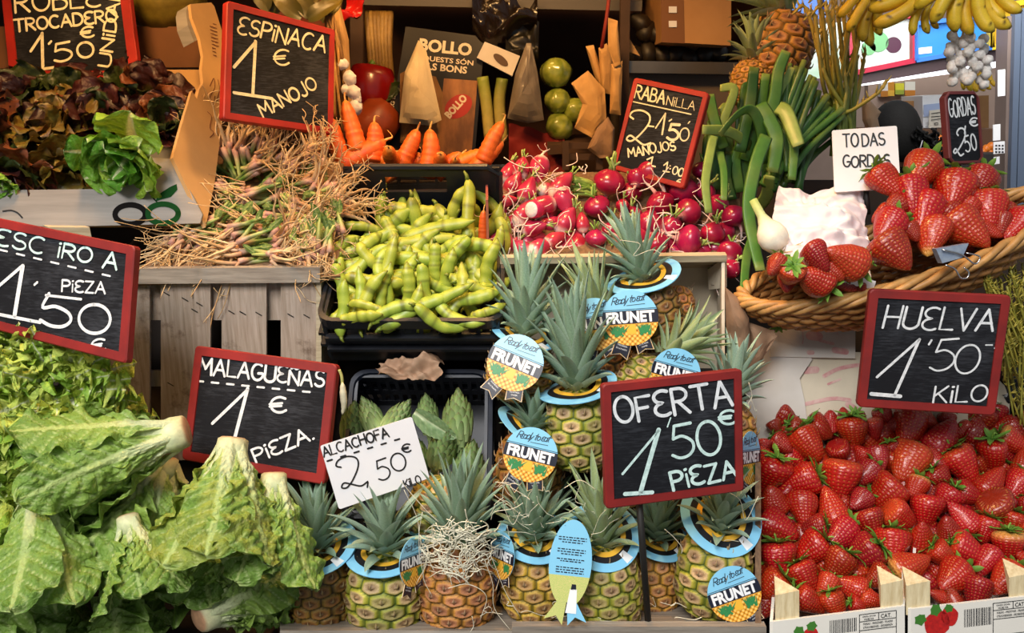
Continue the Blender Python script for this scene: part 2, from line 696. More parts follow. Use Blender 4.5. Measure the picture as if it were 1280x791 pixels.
def write(mb, pl, text, p0, p1, h, w, lift=0.0009, slant=0.0, gap=0.16, rng=None, bounce=0.0, mi=0, col=(1, 1, 1)):
 """write text along the baseline p0 -> p1 (picture pixels on the plane pl), letters h pixels high, strokes w pixels wide"""
 rng = rng or random.Random(len(text))
 tot = sum(GLYPH[c][0] for c in text) + gap * (len(text) - 1)
 d = Vector((p1[0] - p0[0], p1[1] - p0[1]))
 ex = d / tot
 ang = math.atan2(d.y, d.x)
 ey = Vector((math.sin(ang), -math.cos(ang))) * h
 ey = ey + d.normalized() * (slant * h)
 x = 0.0
 k = 0
 for c in text:
  gw, strokes = GLYPH[c]
  oy = rng.uniform(-bounce, bounce)
  sc = 1 + rng.uniform(-bounce, bounce)
  for st in strokes:
   q = [Vector((a, b, 0)) for a, b in st]
   if c in CURVY and len(q) > 2:
    q = smooth_path(q, 4)
   pts = []
   for v in q:
    px = p0[0] + ex.x * (x + v.x) + ey.x * (v.y * sc + oy)
    py = p0[1] + ex.y * (x + v.x) + ey.y * (v.y * sc + oy)
    pts.append(pl.at(px, py))
   ww = w * (pts[0] - CAM).dot(Vector((0, CP, -SP))) / FOC
   ribbon(mb, pts, ww * rng.uniform(.66, .86), pl.n, lift + 0.00004 * k, mi, col)
   k += 1
  x += gw + gap


def dashes(mb, pl, p0, p1, n, w, frac=0.45, lift=0.0009):
 for i in range(n):
  a = i / n
  b = (i + frac) / n
  q = [pl.at(p0[0] + (p1[0] - p0[0]) * t, p0[1] + (p1[1] - p0[1]) * t) for t in (a, b)]
  ww = w * (q[0] - CAM).dot(Vector((0, CP, -SP))) / FOC
  ribbon(mb, q, ww, pl.n, lift)


# ------------------------------------------------------------------ price boards
def slate_mat():
 m, nt, b = new_mat('slate_board')
 n = noise_node(nt, 5.0, 6, 0.7, vscale=(10, 10, 90))
 n2 = noise_node(nt, 7.0, 4, 0.6)
 mul = nt.nodes.new('ShaderNodeMath')
 mul.operation = 'MULTIPLY'
 nt.links.new(n.outputs['Fac'], mul.inputs[0])
 nt.links.new(n2.outputs['Fac'], mul.inputs[1])
 r = nt.nodes.new('ShaderNodeValToRGB')
 r.color_ramp.elements[0].position = 0.22
 r.color_ramp.elements[1].position = 0.52
 r.color_ramp.elements[0].color = (*hx('#121318'), 1)
 r.color_ramp.elements[1].color = (*hx('#4a4d54'), 1)
 nt.links.new(mul.outputs[0], r.inputs['Fac'])
 nt.links.new(r.outputs['Color'], b.inputs['Base Color'])
 b.inputs['Roughness'].default_value = 0.75
 b.inputs['Specular IOR Level'].default_value = 0.25
 add_bump(nt, b, n.outputs['Fac'], 0.15, 0.0005)
 return m


M_SLATE = slate_mat()
M_REDWOOD = flat('red_painted_frame', '#8f1c17', 0.6, color2='#741513', vscale=14, bump=0.25, bdist=0.0008)
M_REDWARM = flat('bright_red_painted_frame', '#a82416', 0.55, color2='#8d1a12', vscale=14, bump=0.25, bdist=0.0008)
M_CHALK = flat('chalk_marker', '#e8e9ea', 0.8, color2='#c9cdd0', vscale=160)
M_CHALK_MINT = flat('pale_mint_chalk_marker', '#d5ece6', 0.8, color2='#b4cfca', vscale=160)
M_CHALK_CREAM = flat('cream_chalk_marker', '#efe7c4', 0.8, color2='#d6cda6', vscale=160)
M_CARD = flat('white_card', '#e6e6ea', 0.45, var=0.04, vscale=20)
M_INK = flat('black_marker_ink', '#141518', 0.5)
M_STAKE = flat('dark_stake', '#191613', 0.6, var=0.4, vscale=40)


def solve_quad(px4, Y, reg=0.05):
 rays = [ray(*p) for p in px4]
 t0 = [Y / r.y for r in rays]
 A, b = [], []
 for k in range(3):
  A.append([rays[0][k], -rays[1][k], rays[2][k], -rays[3][k]])
  b.append(0)
 tm = sum(t0) / 4
 for i in range(4):
  row = [0, 0, 0, 0]
  row[i] = reg
  A.append(row)
  b.append(reg * tm)
 row = [0.25] * 4
 A.append(row)
 b.append(tm)
 t = np.linalg.lstsq(np.array(A), np.array(b), rcond=None)[0]
 p = [CAM + rays[i] * float(t[i]) for i in range(4)]
 c = (p[0] + p[1] + p[2] + p[3]) / 4
 u = (p[1] + p[2] - p[0] - p[3]) / 2
 v = (p[0] + p[1] - p[2] - p[3]) / 2
 return c, u, v


def rrect(w, h, r, n=4, clip=None):
 out = []
 for cx, cy, a0 in ((w / 2 - r, h / 2 - r, 0), (-w / 2 + r, h / 2 - r, 90), (-w / 2 + r, -h / 2 + r, 180), (w / 2 - r, -h / 2 + r, 270)):
  for k in range(n + 1):
   a = R(a0 + 90 * k / n)
   out.append((cx + r * math.cos(a), cy + r * math.sin(a)))
 return out


class Sign:
 def __init__(s, name, label, px4, Y, frame_px=13, corner_px=6, mats=None, stake=None, card=False, thick=0.009, seg=4):
  s.c, s.u, s.v = solve_quad(px4, Y)
  s.w, s.h = s.u.length, s.v.length
  s.pl = Plane(s.c, s.c + s.u, s.c + s.v)
  base = s.c - s.v * 0.5
  s.t = thing(name, label, 'price sign', Matrix.Translation(base))
  k = S(px4[0][0], px4[0][1], Y)
  eu, ev = s.u / s.w, s.v / s.h
  n = s.pl.n

  def q(x, y, z):
   return s.c + eu * x + ev * y + n * z
  if card:
   mb = MB()
   o = rrect(s.w, s.h, 0.003, 3)
   mb.slab([q(x, y, 0) for x, y in o], [q(x, y, -0.0025) for x, y in o])
   wpart('card', mb, M_CARD, s.t, smooth=False)
  else:
   fw, cr = frame_px * k, corner_px * k
   mb = MB()
   o = rrect(s.w, s.h, cr, seg)
   i_ = [(max(-s.w / 2 + fw, min(s.w / 2 - fw, x * 1.0)), max(-s.h / 2 + fw, min(s.h / 2 - fw, y))) for x, y in o]
   N = len(o)
   oo = [(x * (1 - 0.003 / s.w), y * (1 - 0.003 / s.h)) for x, y in o]
   vs = [q(x, y, 0.0025) for x, y in oo] + [q(x, y, 0.0025) for x, y in i_] + [q(x, y, 0.001) for x, y in o] + [q(x, y, -thick) for x, y in o] + [q(x, y, -0.001) for x, y in i_] + [q(x, y, -thick) for x, y in i_]
   fs = []
   for a in range(N):
    b = (a + 1) % N
    fs += [(a, b, N + b, N + a), (2 * N + a, 2 * N + b, b, a), (3 * N + a, 3 * N + b, 2 * N + b, 2 * N + a), (N + a, N + b, 4 * N + b, 4 * N + a), (5 * N + a, 5 * N + b, 3 * N + b, 3 * N + a)]
   mb.add(vs, fs)
   wpart('frame', mb, mats or M_REDWOOD, s.t, smooth=False)
   mb = MB()
   hw, hh = s.w / 2 - fw * .9, s.h / 2 - fw * .9
   rc = [(-hw, -hh), (hw, -hh), (hw, hh), (-hw, hh)]
   mb.slab([q(x, y, 0) for x, y in rc], [q(x, y, -thick * .8) for x, y in rc])
   wpart('slate', mb, M_SLATE, s.t, smooth=False)
  if stake:
   (x0, y0), (x1, y1), wpx, dY = stake
   mb = MB()
   a = s.pl.at(x0, y0, -thick - 0.004)
   b = P(x1, y1, (s.c.y if dY is None else dY))
   mb.tube([a, lerp(a, b, .5), b], wpx * k / 2, 8)
   wpart('stake', mb, M_STAKE, s.t)

 def text(s, name, mat, *calls):
  mb = MB()
  for c in calls:
   if c[0] == 'dash':
    dashes(mb, s.pl, *c[1:])
   elif c[0] == 'line':
    pts = [s.pl.at(*p) for p in c[1]]
    if len(pts) > 2:
     pts = smooth_path(pts, 5)
    ribbon(mb, pts, c[2] * .8 * (pts[0] - CAM).dot(Vector((0, CP, -SP))) / FOC, s.pl.n, 0.001)
   else:
    kw = c[5] if len(c) > 5 else {}
    write(mb, s.pl, c[0], c[1], c[2], c[3], c[4], **kw)
  wpart(name, mb, mat, s.t, smooth=False)


def text_mesh(body, size=1.0, bold=0.0, shear=0.0):
 """outline of a word in the built-in typeface, centred on the origin in x and y"""
 cu = bpy.data.curves.new('word', 'FONT')
 cu.body = body
 cu.size = size
 cu.align_x = 'CENTER'
 cu.align_y = 'CENTER'
 cu.offset = bold
 cu.shear = shear
 cu.resolution_u = 3
 o = bpy.data.objects.new('word', cu)
 COL.objects.link(o)
 dg = bpy.context.evaluated_depsgraph_get()
 dg.update()
 me = o.evaluated_get(dg).to_mesh()
 vs = [tuple(v.co) for v in me.vertices]
 fs = [tuple(p.vertices) for p in me.polygons]
 o.evaluated_get(dg).to_mesh_clear()
 bpy.data.objects.remove(o)
 bpy.data.curves.remove(cu)
 return vs, fs


def fit_text(mb, body, x, y, w, h, z, T, mi=0, bold=0.0, shear=0.0, rot=0.0):
 """a printed word fitted into a w x h field centred at (x, y) of the frame T"""
 vs, fs = text_mesh(body, 1.0, bold, shear)
 if not vs:
  return
 x0, x1 = min(v[0] for v in vs), max(v[0] for v in vs)
 y0, y1 = min(v[1] for v in vs), max(v[1] for v in vs)
 ca, sa = math.cos(rot), math.sin(rot)
 out = []
 for v in vs:
  a = ((v[0] - x0) / (x1 - x0) - .5) * w
  b = ((v[1] - y0) / (y1 - y0) - .5) * h
  out.append((x + a * ca - b * sa, y + a * sa + b * ca, z))
 mb.add(out, fs, mi, (1, 1, 1), T)
# ------------------------------------------------------------------ produce: shared materials
M_BERRY = strawberry_mat()
M_CALYX = pigment('strawberry_calyx', 0.55, 0.2, 120, translucent=0.2)
M_PINE = pigment('pineapple_rind', 0.5, 0.3, 170, bump=0.35, bdist=0.0012, hue_random=0.012)
M_PLEAF = pigment('pineapple_leaf', 0.45, 0.16, 60, translucent=0.08)
M_LEAF = pigment('lettuce_leaf', 0.40, 0.16, 210, bump=0.9, bdist=0.004, translucent=0.22)
M_RED_LEAF = pigment('red_lettuce_leaf', 0.42, 0.3, 120, bump=0.6, bdist=0.003, translucent=0.12)
M_STEM = pigment('lettuce_butt', 0.6, 0.2, 90, bump=0.2)
M_BEAN = pigment('bean_pod', 0.42, 0.16, 110, bump=0.12, hue_random=0.016)
M_RADISH = pigment('radish_skin', 0.28, 0.14, 60, coat=0.2, hue_random=0.008)
M_ROOT = pigment('root_fibre', 0.7, 0.2, 120)
M_CARROT = pigment('carrot_skin', 0.45, 0.14, 70, bump=0.15, hue_random=0.01)
M_ARTI = pigment('artichoke_bract', 0.5, 0.18, 90)
M_BANANA = pigment('banana_peel', 0.42, 0.1, 60, hue_random=0.008)
M_GARLIC = pigment('garlic_skin', 0.5, 0.12, 70)
M_LEEK = pigment('onion_leaf', 0.38, 0.14, 50, translucent=0.12)
M_STALK = pigment('green_stalk', 0.5, 0.2, 80)
M_STRAW = flat('wood_wool', '#ece5cc', 0.6, var=0.25, vscale=80)


def leaf(mb, T, L, W, a0=0.0, curl=0.6, cpow=1.4, cup=0.25, ruffle=0.10, rfreq=9.0, blister=0.02, veins=8, rib=0.09, ribh=0.03, prof=None,
   lobes=0.0, lobef=7.0, colf=None, seed=0, nl=26, nw=15, twist=0.0, side=0.0):
 """a leaf growing along +Y of T, upper face +Z; curl bends it up (+) or down (-); colf(t, s, vein) -> colour"""
 prof = prof or (lambda t: math.sin(PI * min(1, t * .96 + .04) ** 0.8) ** 0.7)
 cen, nor, tan = [], [], []
 y = z = x = 0.0
 for i in range(nl):
  t = i / (nl - 1)
  a = a0 + curl * t ** cpow
  b = side * t
  cen.append(Vector((x, y, z)))
  d = Vector((math.sin(b) * math.cos(a), math.cos(b) * math.cos(a), math.sin(a)))
  tan.append(d)
  nor.append(Vector((-math.sin(b) * math.sin(a), -math.cos(b) * math.sin(a), math.cos(a))))
  x += d.x * L / (nl - 1)
  y += d.y * L / (nl - 1)
  z += d.z * L / (nl - 1)
 vs, cs = [], []
 for i in range(nl):
  t = i / (nl - 1)
  w0 = W / 2 * prof(t)
  sd = tan[i].cross(nor[i])
  for j in range(nw):
   s = 2 * j / (nw - 1) - 1
   sg = abs(s)
   hh = 1 if s > 0 else -1
   lob = 1.0
   if lobes:
    lob = 1 - lobes * (0.5 + 0.5 * math.sin(t * lobef * 2 * PI + hh * 1.3 + seed)) * sstep(.1, .9, t * 1.2) - lobes * .35 * (0.5 + 0.5 * math.sin(t * lobef * 5 * PI + hh * 2.1 + seed * 3))
   w = max(rib * W * .35 * (1 - t * .8), w0 * lob) if w0 > 0 else 0
   amp = ruffle * W * sg ** 1.7 * sstep(0.05, .4, t)
   rf = amp * (math.sin(t * rfreq * 2 * PI + hh * 1.1 + seed) + 0.6 * math.sin(t * rfreq * 3.7 * PI + hh * 2.3 + seed * 1.7) + 0.8 * ns(t * rfreq * 1.3, s * 2.0, seed * 3.1))
   ph = (t * 1.05 - sg * 0.16) * veins
   fr = ph - math.floor(ph)
   vein = abs(fr - .5) * 2            # 1 on a side vein, 0 between two
   ba = blister * W * sstep(.08, .3, t)
   puff = ba * ((1 - vein ** 2) * sstep(.05, .3, sg) * (0.7 + 0.9 * ns(t * 13 + seed, s * 5, 7.7)) + .8 * abs(ns(t * 17, s * 5 + seed, seed * 1.3)) + .45 * ns(t * 34, s * 11 + seed, seed))
   rw = rib * (1 - t) ** 0.8 + 0.015
   rr = ribh * W * max(0, 1 - (sg * max(w0, .001) / (rw * W)) ** 2) * (1 - t)
   th = twist * (t - .3)
   up = nor[i] * math.cos(th) + sd * math.sin(th)
   sx = sd * math.cos(th) - nor[i] * math.sin(th)
   cu = cup * w * (sg ** 1.6)
   p = cen[i] + sx * (s * w * (1 - .12 * abs(cup))) + up * (cu + rf + puff - rr) + tan[i] * (0.02 * L * ns(seed, s * 2.5, t * 4) * sg)
   vs.append(p)
   cs.append(colf(t, sg * max(w0, .0001) / (rw * W), vein, s) if colf else (.3, .5, .1))
 fs = []
 for i in range(nl - 1):
  for j in range(nw - 1):
   a = i * nw + j
   fs.append((a, a + 1, a + nw + 1, a + nw))
 mb.add(vs, fs, 0, cs, T)


# ------------------------------------------------------------------ strawberries
BERRY_LOOKS = {
 'deep red': ('#840a12', '#9c0f17', '#900d13'),
 'bright red': ('#9c0812', '#ab0c16', '#a81018'),
 'orange red': ('#a81013', '#b21814', '#bd3c1c'),
 'pale shouldered': ('#a40d13', '#b01315', '#d69a52'),
 'pale tipped': ('#d0964a', '#b01616', '#a50f14'),
}


def berry_mesh(look, seed, nu=20, nv=28):
 rng = random.Random(seed)
 c0, c1, c2 = [hx(c) for c in BERRY_LOOKS[look]]
 mb = MB()
 uv = []
 el = rng.uniform(.95, 1.18)
 flat_ = rng.uniform(.82, 1.0)
 pw = rng.uniform(.5, .72)
 bend = rng.uniform(-.12, .12)

 def fn(u, v):
  t = u
  r = (t ** pw) * math.sqrt(max(0, 1 - t ** 7)) / .80 * .5
  th = v * 2 * PI
  k = 1 + .10 * ns(math.cos(th) * 1.3 + seed, math.sin(th) * 1.3, t * 2.4) + .05 * ns(math.cos(th) * 3 + seed, math.sin(th) * 3, t * 5)
  z = (t - .55) * el * 1.05 - (.05 * max(0, t - .93) / .07)
  uv.append((v * 23, t * 14 + seed))
  c = mix3(c0, c1, sstep(.02, .22, t)) if look == 'pale tipped' else mix3(c0, c1, .5 + .9 * ns(math.cos(th) * .9 + seed * 2, math.sin(th) * .9, t * 1.5))
  c = mix3(c, c2, sstep(.72, .98, t))
  return (r * k * math.cos(th) + bend * (t - .5), r * k * flat_ * math.sin(th), z), c
 mb.grid(nu, nv, fn)
 mb.uv = uv
 me = mb.mesh('flesh', M_BERRY)
 # calyx
 cx = MB()
 top = .45 * el * 1.05 - .05
 g1, g2 = hx('#3f7d22'), hx('#8cb34a')
 n = rng.randint(7, 10)
 for k in range(n):
  T = Matrix.Translation((0, 0, top)) @ Matrix.Rotation(2 * PI * k / n + rng.uniform(-.2, .2), 4, 'Z')
  leaf(cx, T, rng.uniform(.42, .64), .25, a0=rng.uniform(-.1, .35), curl=rng.uniform(-1.0, .9), cup=.3, ruffle=.06, rfreq=2, blister=0, rib=.05, ribh=0,
    prof=lambda t: max(0, (1 - t) ** .7 * (.45 + 1.4 * t)), colf=lambda t, s, v, q: mix3(g1, g2, t * .6 + .25 * rng.random()), seed=k, nl=6, nw=5)
 cx.tube(bez((0, 0, top - .03), (0, 0, top + .1), (.03, .02, top + .15), (.08, .04, top + .22), 5), .025, 5, 0, g2)
 return me, cx.mesh('calyx', M_CALYX)


BERRIES = {k: [berry_mesh(k, 11 * i + j * 3 + 1) for j in range(3)] for i, k in enumerate(BERRY_LOOKS)}


def strawberry(px, py, Y, wpx, look, rng, group, calyx=True, ang=None, tilt=None, name='strawberry'):
 s = wpx * S(px, py, Y)
 a = ang if ang is not None else rng.uniform(-70, 70)
 ti = tilt if tilt is not None else rng.uniform(-35, 25)
 M = put(px, py, Y, a, ti, rng.uniform(0, 360), s)
 t = thing(name, None, 'strawberry', M, group)
 f, c = BERRIES[look][rng.randrange(3)]
 part('flesh', f, t)
 if calyx:
  part('calyx', c, t)
 return t


# ------------------------------------------------------------------ pineapples
PINE_LOOKS = {   # groove, rim, field of the eye, eye centre
 'green gold': ('#3a5214', '#b3ab34', '#cfae80', '#7c5236'),
 'golden': ('#5a5016', '#cfa234', '#d2a066', '#7e4a2a'),
 'orange': ('#56400f', '#c48e32', '#c48a5a', '#74442a'),
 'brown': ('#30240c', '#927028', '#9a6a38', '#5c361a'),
}


def ri_(b):
 return b[1] * 3.1 + b[2] * 1.7


def pine_mesh(look, seed, rows=8, N=10, nu=76, nv=126):
 rng = random.Random(seed)
 cg, cr, cf, cc = [hx(c) for c in PINE_LOOKS[look]]
 eyes = {}

 def fn(u, v):
  th = v * 2 * PI
  t = u
  r0 = max(0.0, 1 - abs(2 * t - 1) ** 3.0) ** .5 * .5 * (1.0 - .08 * (t - .4))
  best = []
  rr = t * rows
  for ri in range(int(rr) - 1, int(rr) + 2):
   for kk in range(-1, 2):
    off = .5 * (ri % 2) + ri * 0.08
    q = th / (2 * PI) * N - off
    kc = round(q) + kk
    dx = (q - kc)
    dy = rr - ri - .5
    best.append((math.hypot(dx * 1.0, dy * .92), ri, kc % N, dx, dy))
  best.sort(key=lambda b: b[0])
  b0, b1 = best[0], best[1]
  edge = b1[0] - b0[0]
  key = (b0[1], b0[2])
  if key not in eyes:
   eyes[key] = (rng.uniform(.75, 1.2), rng.uniform(0, 1))
  br, rx = eyes[key]
  h = sstep(0, .26, edge) * .05 - .018 * sstep(.34, .12, b0[0]) + .05 * max(0, 1 - b0[0] / .13)
  c = mix3(mix3(cg, cr, sstep(.04, .16, edge)), cf, sstep(.2, .42, edge))
  c = mix3(c, cc, sstep(.30, .10, b0[0]) * .8)
  c = mix3(c, cg, .45 * max(0, ns(b0[3] * 9 + ri_(b0), b0[4] * 9, seed)))
  if look == 'green gold' and rx < .4:
   c = mix3(c, hx('#7d8a2a'), .4)
  # dry bract: darker rays towards the eye, pale prickle in it
  c = mix3(c, hx('#4a2e18'), .6 * max(0, math.sin(5 * math.atan2(b0[4], b0[3])) * sstep(.3, .1, b0[0])))
  c = mix3(c, hx('#dcc39a'), max(0, 1 - b0[0] / .10) * .7)
  c = tuple(x * br for x in c)
  taper = sstep(0, .08, min(t, 1 - t))
  R_ = r0 + h * taper
  return (R_ * math.cos(th), R_ * math.sin(th), t), c
 mb = MB()
 mb.grid(nu, nv, fn)
 # prickles that stand off the eyes
 for (ri, kk), (br, rx) in list(eyes.items()):
  t = (ri + .5) / rows
  if not .06 < t < .95:
   continue
  th = (kk + .5 * (ri % 2) + ri * .08) / N * 2 * PI
  r0 = max(0.0, 1 - abs(2 * t - 1) ** 3.0) ** .5 * .5 * (1.0 - .08 * (t - .4)) + .05
  p = Vector((r0 * math.cos(th), r0 * math.sin(th), t - .01))
  o = Vector((math.cos(th), math.sin(th), 0))
  mb.tube([p, p + o * .03 + Vector((0, 0, .03)), p + o * .035 + Vector((0, 0, .075))], [.018, .01, .002], 4, 0, mix3(cc, hx('#d8c08c'), .5))
 return mb.mesh('body', M_PINE)


def crown_mesh(seed, n=46, green='#8aa68c', spread=1.0, upright=0.0):
 rng = random.Random(seed)
 mb = MB()
 base, tip, edge = hx('#a9b892'), hx(green), hx('#b4c9b8')
 for k in range(n):
  f = k / (n - 1)                       # 0 outer, 1 inner
  T = Matrix.Translation((0, 0, .02 + .26 * f)) @ Matrix.Rotation(k * 2.39996 + rng.uniform(-.15, .15), 4, 'Z') @ Matrix.Translation((0, .12 * (1 - f) + .02, 0))
  el = lerp(.30, 1.42, min(1, f ** .75 + upright * .2)) + rng.uniform(-.1, .1)
  L = lerp(.36, .82, math.sin(min(1, f * 1.15) * PI / 2)) * rng.uniform(.85, 1.12) * (1.0 if f < .9 else .8)
  curl = lerp(-.55, -.05, f) * spread + rng.uniform(-.15, .12)
  dr = rng.uniform(.85, 1.12)
  c_t = tuple(x * dr for x in tip)
  leaf(mb, T, L, lerp(.25, .23, f), a0=el, curl=curl, cpow=1.2, cup=.55, ruffle=.0, blister=0, rib=.05, ribh=0,
    prof=lambda t: (1 - t) ** .8 * (.75 + .6 * t),
    colf=lambda t, s, v, q: mix3(mix3(base, c_t, sstep(0, .25, t)), edge if abs(q) > .9 else tuple(x * 1.1 for x in c_t), .5), seed=k, nl=9, nw=5, side=rng.uniform(-.12, .12))
 return mb.mesh('crown', M_PLEAF)


PINES = {k: [pine_mesh(k, 5 + 7 * i + j, rows=(7, 8)[j], N=(9, 10)[j]) for j in range(2)] for i, k in enumerate(PINE_LOOKS)}
CROWNS = [crown_mesh(1), crown_mesh(2, 40, '#95ae98', 1.15), crown_mesh(3, 50, '#829c82', .8, .5), crown_mesh(4, 42, '#98aa78', 1.0)]

M_TAG_BLUE = flat('label_light_blue', '#86cbee', 0.3)
M_TAG_NAVY = flat('label_navy', '#171a2c', 0.35)
M_TAG_WHITE = flat('label_white', '#eef0f2', 0.35)
M_TAG_GREEN = flat('label_printed_green', '#3d9a58', 0.35, color2='#1f6a3c', vscale=120, stretch=(1.6, .6, 1))
M_TAG_YELLOW = flat('label_yellow', '#efb73a', 0.35)
M_TAG_BLACK = flat('label_black', '#1d1c20', 0.35)
M_TAG_BACKGREEN = flat('label_back_meadow', '#a9c566', 0.35, color2='#d9cf8a', vscale=60)


def tag_fruit_mat():
 m, nt, b = new_mat('label_printed_pineapple')
 tc = nt.nodes.new('ShaderNodeTexCoord')
 mp = nt.nodes.new('ShaderNodeMapping')
 mp.inputs['Scale'].default_value = (7.5, 7.5, .01)
 mp.inputs['Rotation'].default_value = (0, 0, R(45))
 v = nt.nodes.new('ShaderNodeTexVoronoi')
 v.voronoi_dimensions = '2D'
 v.inputs['Randomness'].default_value = 0.1
 v.inputs['Scale'].default_value = 1.0
 nt.links.new(tc.outputs['Object'], mp.inputs['Vector'])
 nt.links.new(mp.outputs['Vector'], v.inputs['Vector'])
 r = nt.nodes.new('ShaderNodeValToRGB')
 r.color_ramp.elements[0].color = (*hx('#ffe08a'), 1)
 r.color_ramp.elements[1].color = (*hx('#9a5a14'), 1)
 e = r.color_ramp.elements.new(.42)
 e.color = (*hx('#eaa62c'), 1)
 r.color_ramp.elements[2].position = .62
 nt.links.new(v.outputs['Distance'], r.inputs['Fac'])
 nt.links.new(r.outputs['Color'], b.inputs['Base Color'])
 b.inputs['Roughness'].default_value = .35
 return m


M_TAG_FRUIT = tag_fruit_mat()
TAG_MATS = [M_TAG_BLUE, M_TAG_NAVY, M_TAG_WHITE, M_TAG_GREEN, M_TAG_YELLOW, M_TAG_FRUIT, M_TAG_BLACK]


def segment(y0, y1, r=1.0, n=24):
 a0, a1 = math.asin(max(-1, y0 / r)), math.asin(min(1, y1 / r))
 rt = [(r * math.cos(a0 + (a1 - a0) * i / n), r * math.sin(a0 + (a1 - a0) * i / n)) for i in range(n + 1)]
 return rt + [(-x, y) for x, y in reversed(rt)]


def make_tag():
 """round printed neck label, radius 1, face +Z"""
 mb = MB()

 def flat_poly(pts, z, mi):
  mb.add([(x, y, z) for x, y in pts], [tuple(range(len(pts)))], mi)
 disc = [(math.cos(2 * PI * k / 48), math.sin(2 * PI * k / 48)) for k in range(48)]
 mb.slab([(x, y, 0) for x, y in disc], [(x, y, -.025) for x, y in disc], 0)
 z = .006
 flat_poly(segment(-1, -.12), z, 5)
 flat_poly(segment(-.22, .26), z * 1.4, 1)
 flat_poly(segment(.29, .31), z * 1.4, 1)
 rng = random.Random(3)
 # leaf crowns printed under the name, left and right of the fruit's shoulder
 for sx in (-1, 1):
  for k in range(34):
   x0 = sx * rng.uniform(.28, .66)
   y0 = rng.uniform(-.66, -.42)
   a = R(90 + rng.uniform(-50, 50))
   l = rng.uniform(.26, .44)
   x1, y1 = x0 + l * math.cos(a), y0 + l * math.sin(a)
   x1 = max(-.86, min(.86, x1))
   y1 = min(y1, -.23 - rng.random() * .06)
   x1 *= min(1, .94 / math.hypot(x1, y1))
   d = Vector((-(y1 - y0), x1 - x0, 0)).normalized() * .045
   flat_poly([(x0 - d.x, y0 - d.y), (x0 + d.x, y0 + d.y), (x1, y1)], z * 1.8 + k * .0003, 3)
 flat_poly([(-.17, -.58), (.17, -.6), (.14, -.24), (-.14, -.24)], z * 2.4, 4)
 # dark swallow-tailed ribbons under the disc
 for (ang, dx, l, w) in ((-22, -.30, .72, .56), (14, .36, .52, .54)):
  T = Matrix.Translation((dx, -.82, -.03)) @ Matrix.Rotation(R(ang), 4, 'Z')
  for (g, mi, zz) in ((.03, 2, 0), (.018, 4, .006), (0, 1, .016)):
   pts = [(-w / 2 - g * .4, .1), (w / 2 + g * .4, .1), (w / 2 + g, -l * .8 - g), (0, -l * .62 - g), (-w / 2 - g, -l * .8 - g)]
   mb.slab([T @ Vector((x, y, zz)) for x, y in pts], [T @ Vector((x, y, zz - .012)) for x, y in pts], mi)
 lt = MB()
 I = Matrix.Identity(4)
 fit_text(lt, 'FRUNET', 0.0, .02, 1.74, .42, z * 2.4, I, 0, bold=.045)
 pl = type('Flat', (), {})()
 T1 = Matrix.Translation((-.30, -.82, 0)) @ Matrix.Rotation(R(-22), 4, 'Z')
 T2 = Matrix.Translation((.36, -.82, 0)) @ Matrix.Rotation(R(14), 4, 'Z')
 fit_text(lt, 'MADURADA', 0, -.17, .36, .055, -.012, T1, 0)
 fit_text(lt, 'EN LA PLANTA', 0, -.29, .40, .055, -.012, T1, 0)
 fit_text(lt, 'LISTA PARA', 0, -.14, .34, .05, -.012, T2, 0)
 fit_text(lt, 'COMER', 0, -.24, .22, .05, -.012, T2, 0)
 # the slanted script line over the name
 x = -.64
 k = 0
 for ch in 'Ready to eat':
  g = {'R': 'R', 'e': 'e', 'a': 'a', 'd': 'd', 'y': 'y', 't': 't', 'o': 'o', ' ': ' '}[ch]
  gw, st = GLYPH[g]
  sc = .26 if ch in 'Rdt' else .24
  if ch == 'e':
   gw, st, sc = GLYPH['e'][0] * .8, GLYPH['e'][1], .16
  for s in st:
   q = [Vector((x + (a + b * .35) * sc, .50 + b * sc + (x + .6) * .10, 0)) for a, b in s]
   if len(q) > 2:
    q = smooth_path(q, 3)
   ribbon(lt, q, .028, Vector((0, 0, 1)), z * 1.5 + k * .0002, 1)
   k += 1
  x += (gw + .14) * (.178 if ch != 'e' else .15) if ch != ' ' else .06
 ribbon(lt, [Vector((-.1, .44, 0)), Vector((.55, .47, 0))], .02, Vector((0, 0, 1)), z * 1.5, 1)
 return mb.mesh('neck_label', TAG_MATS, False), lt.mesh('lettering', [M_TAG_WHITE, M_TAG_NAVY], False)


TAG, TAG_TEXT = make_tag()


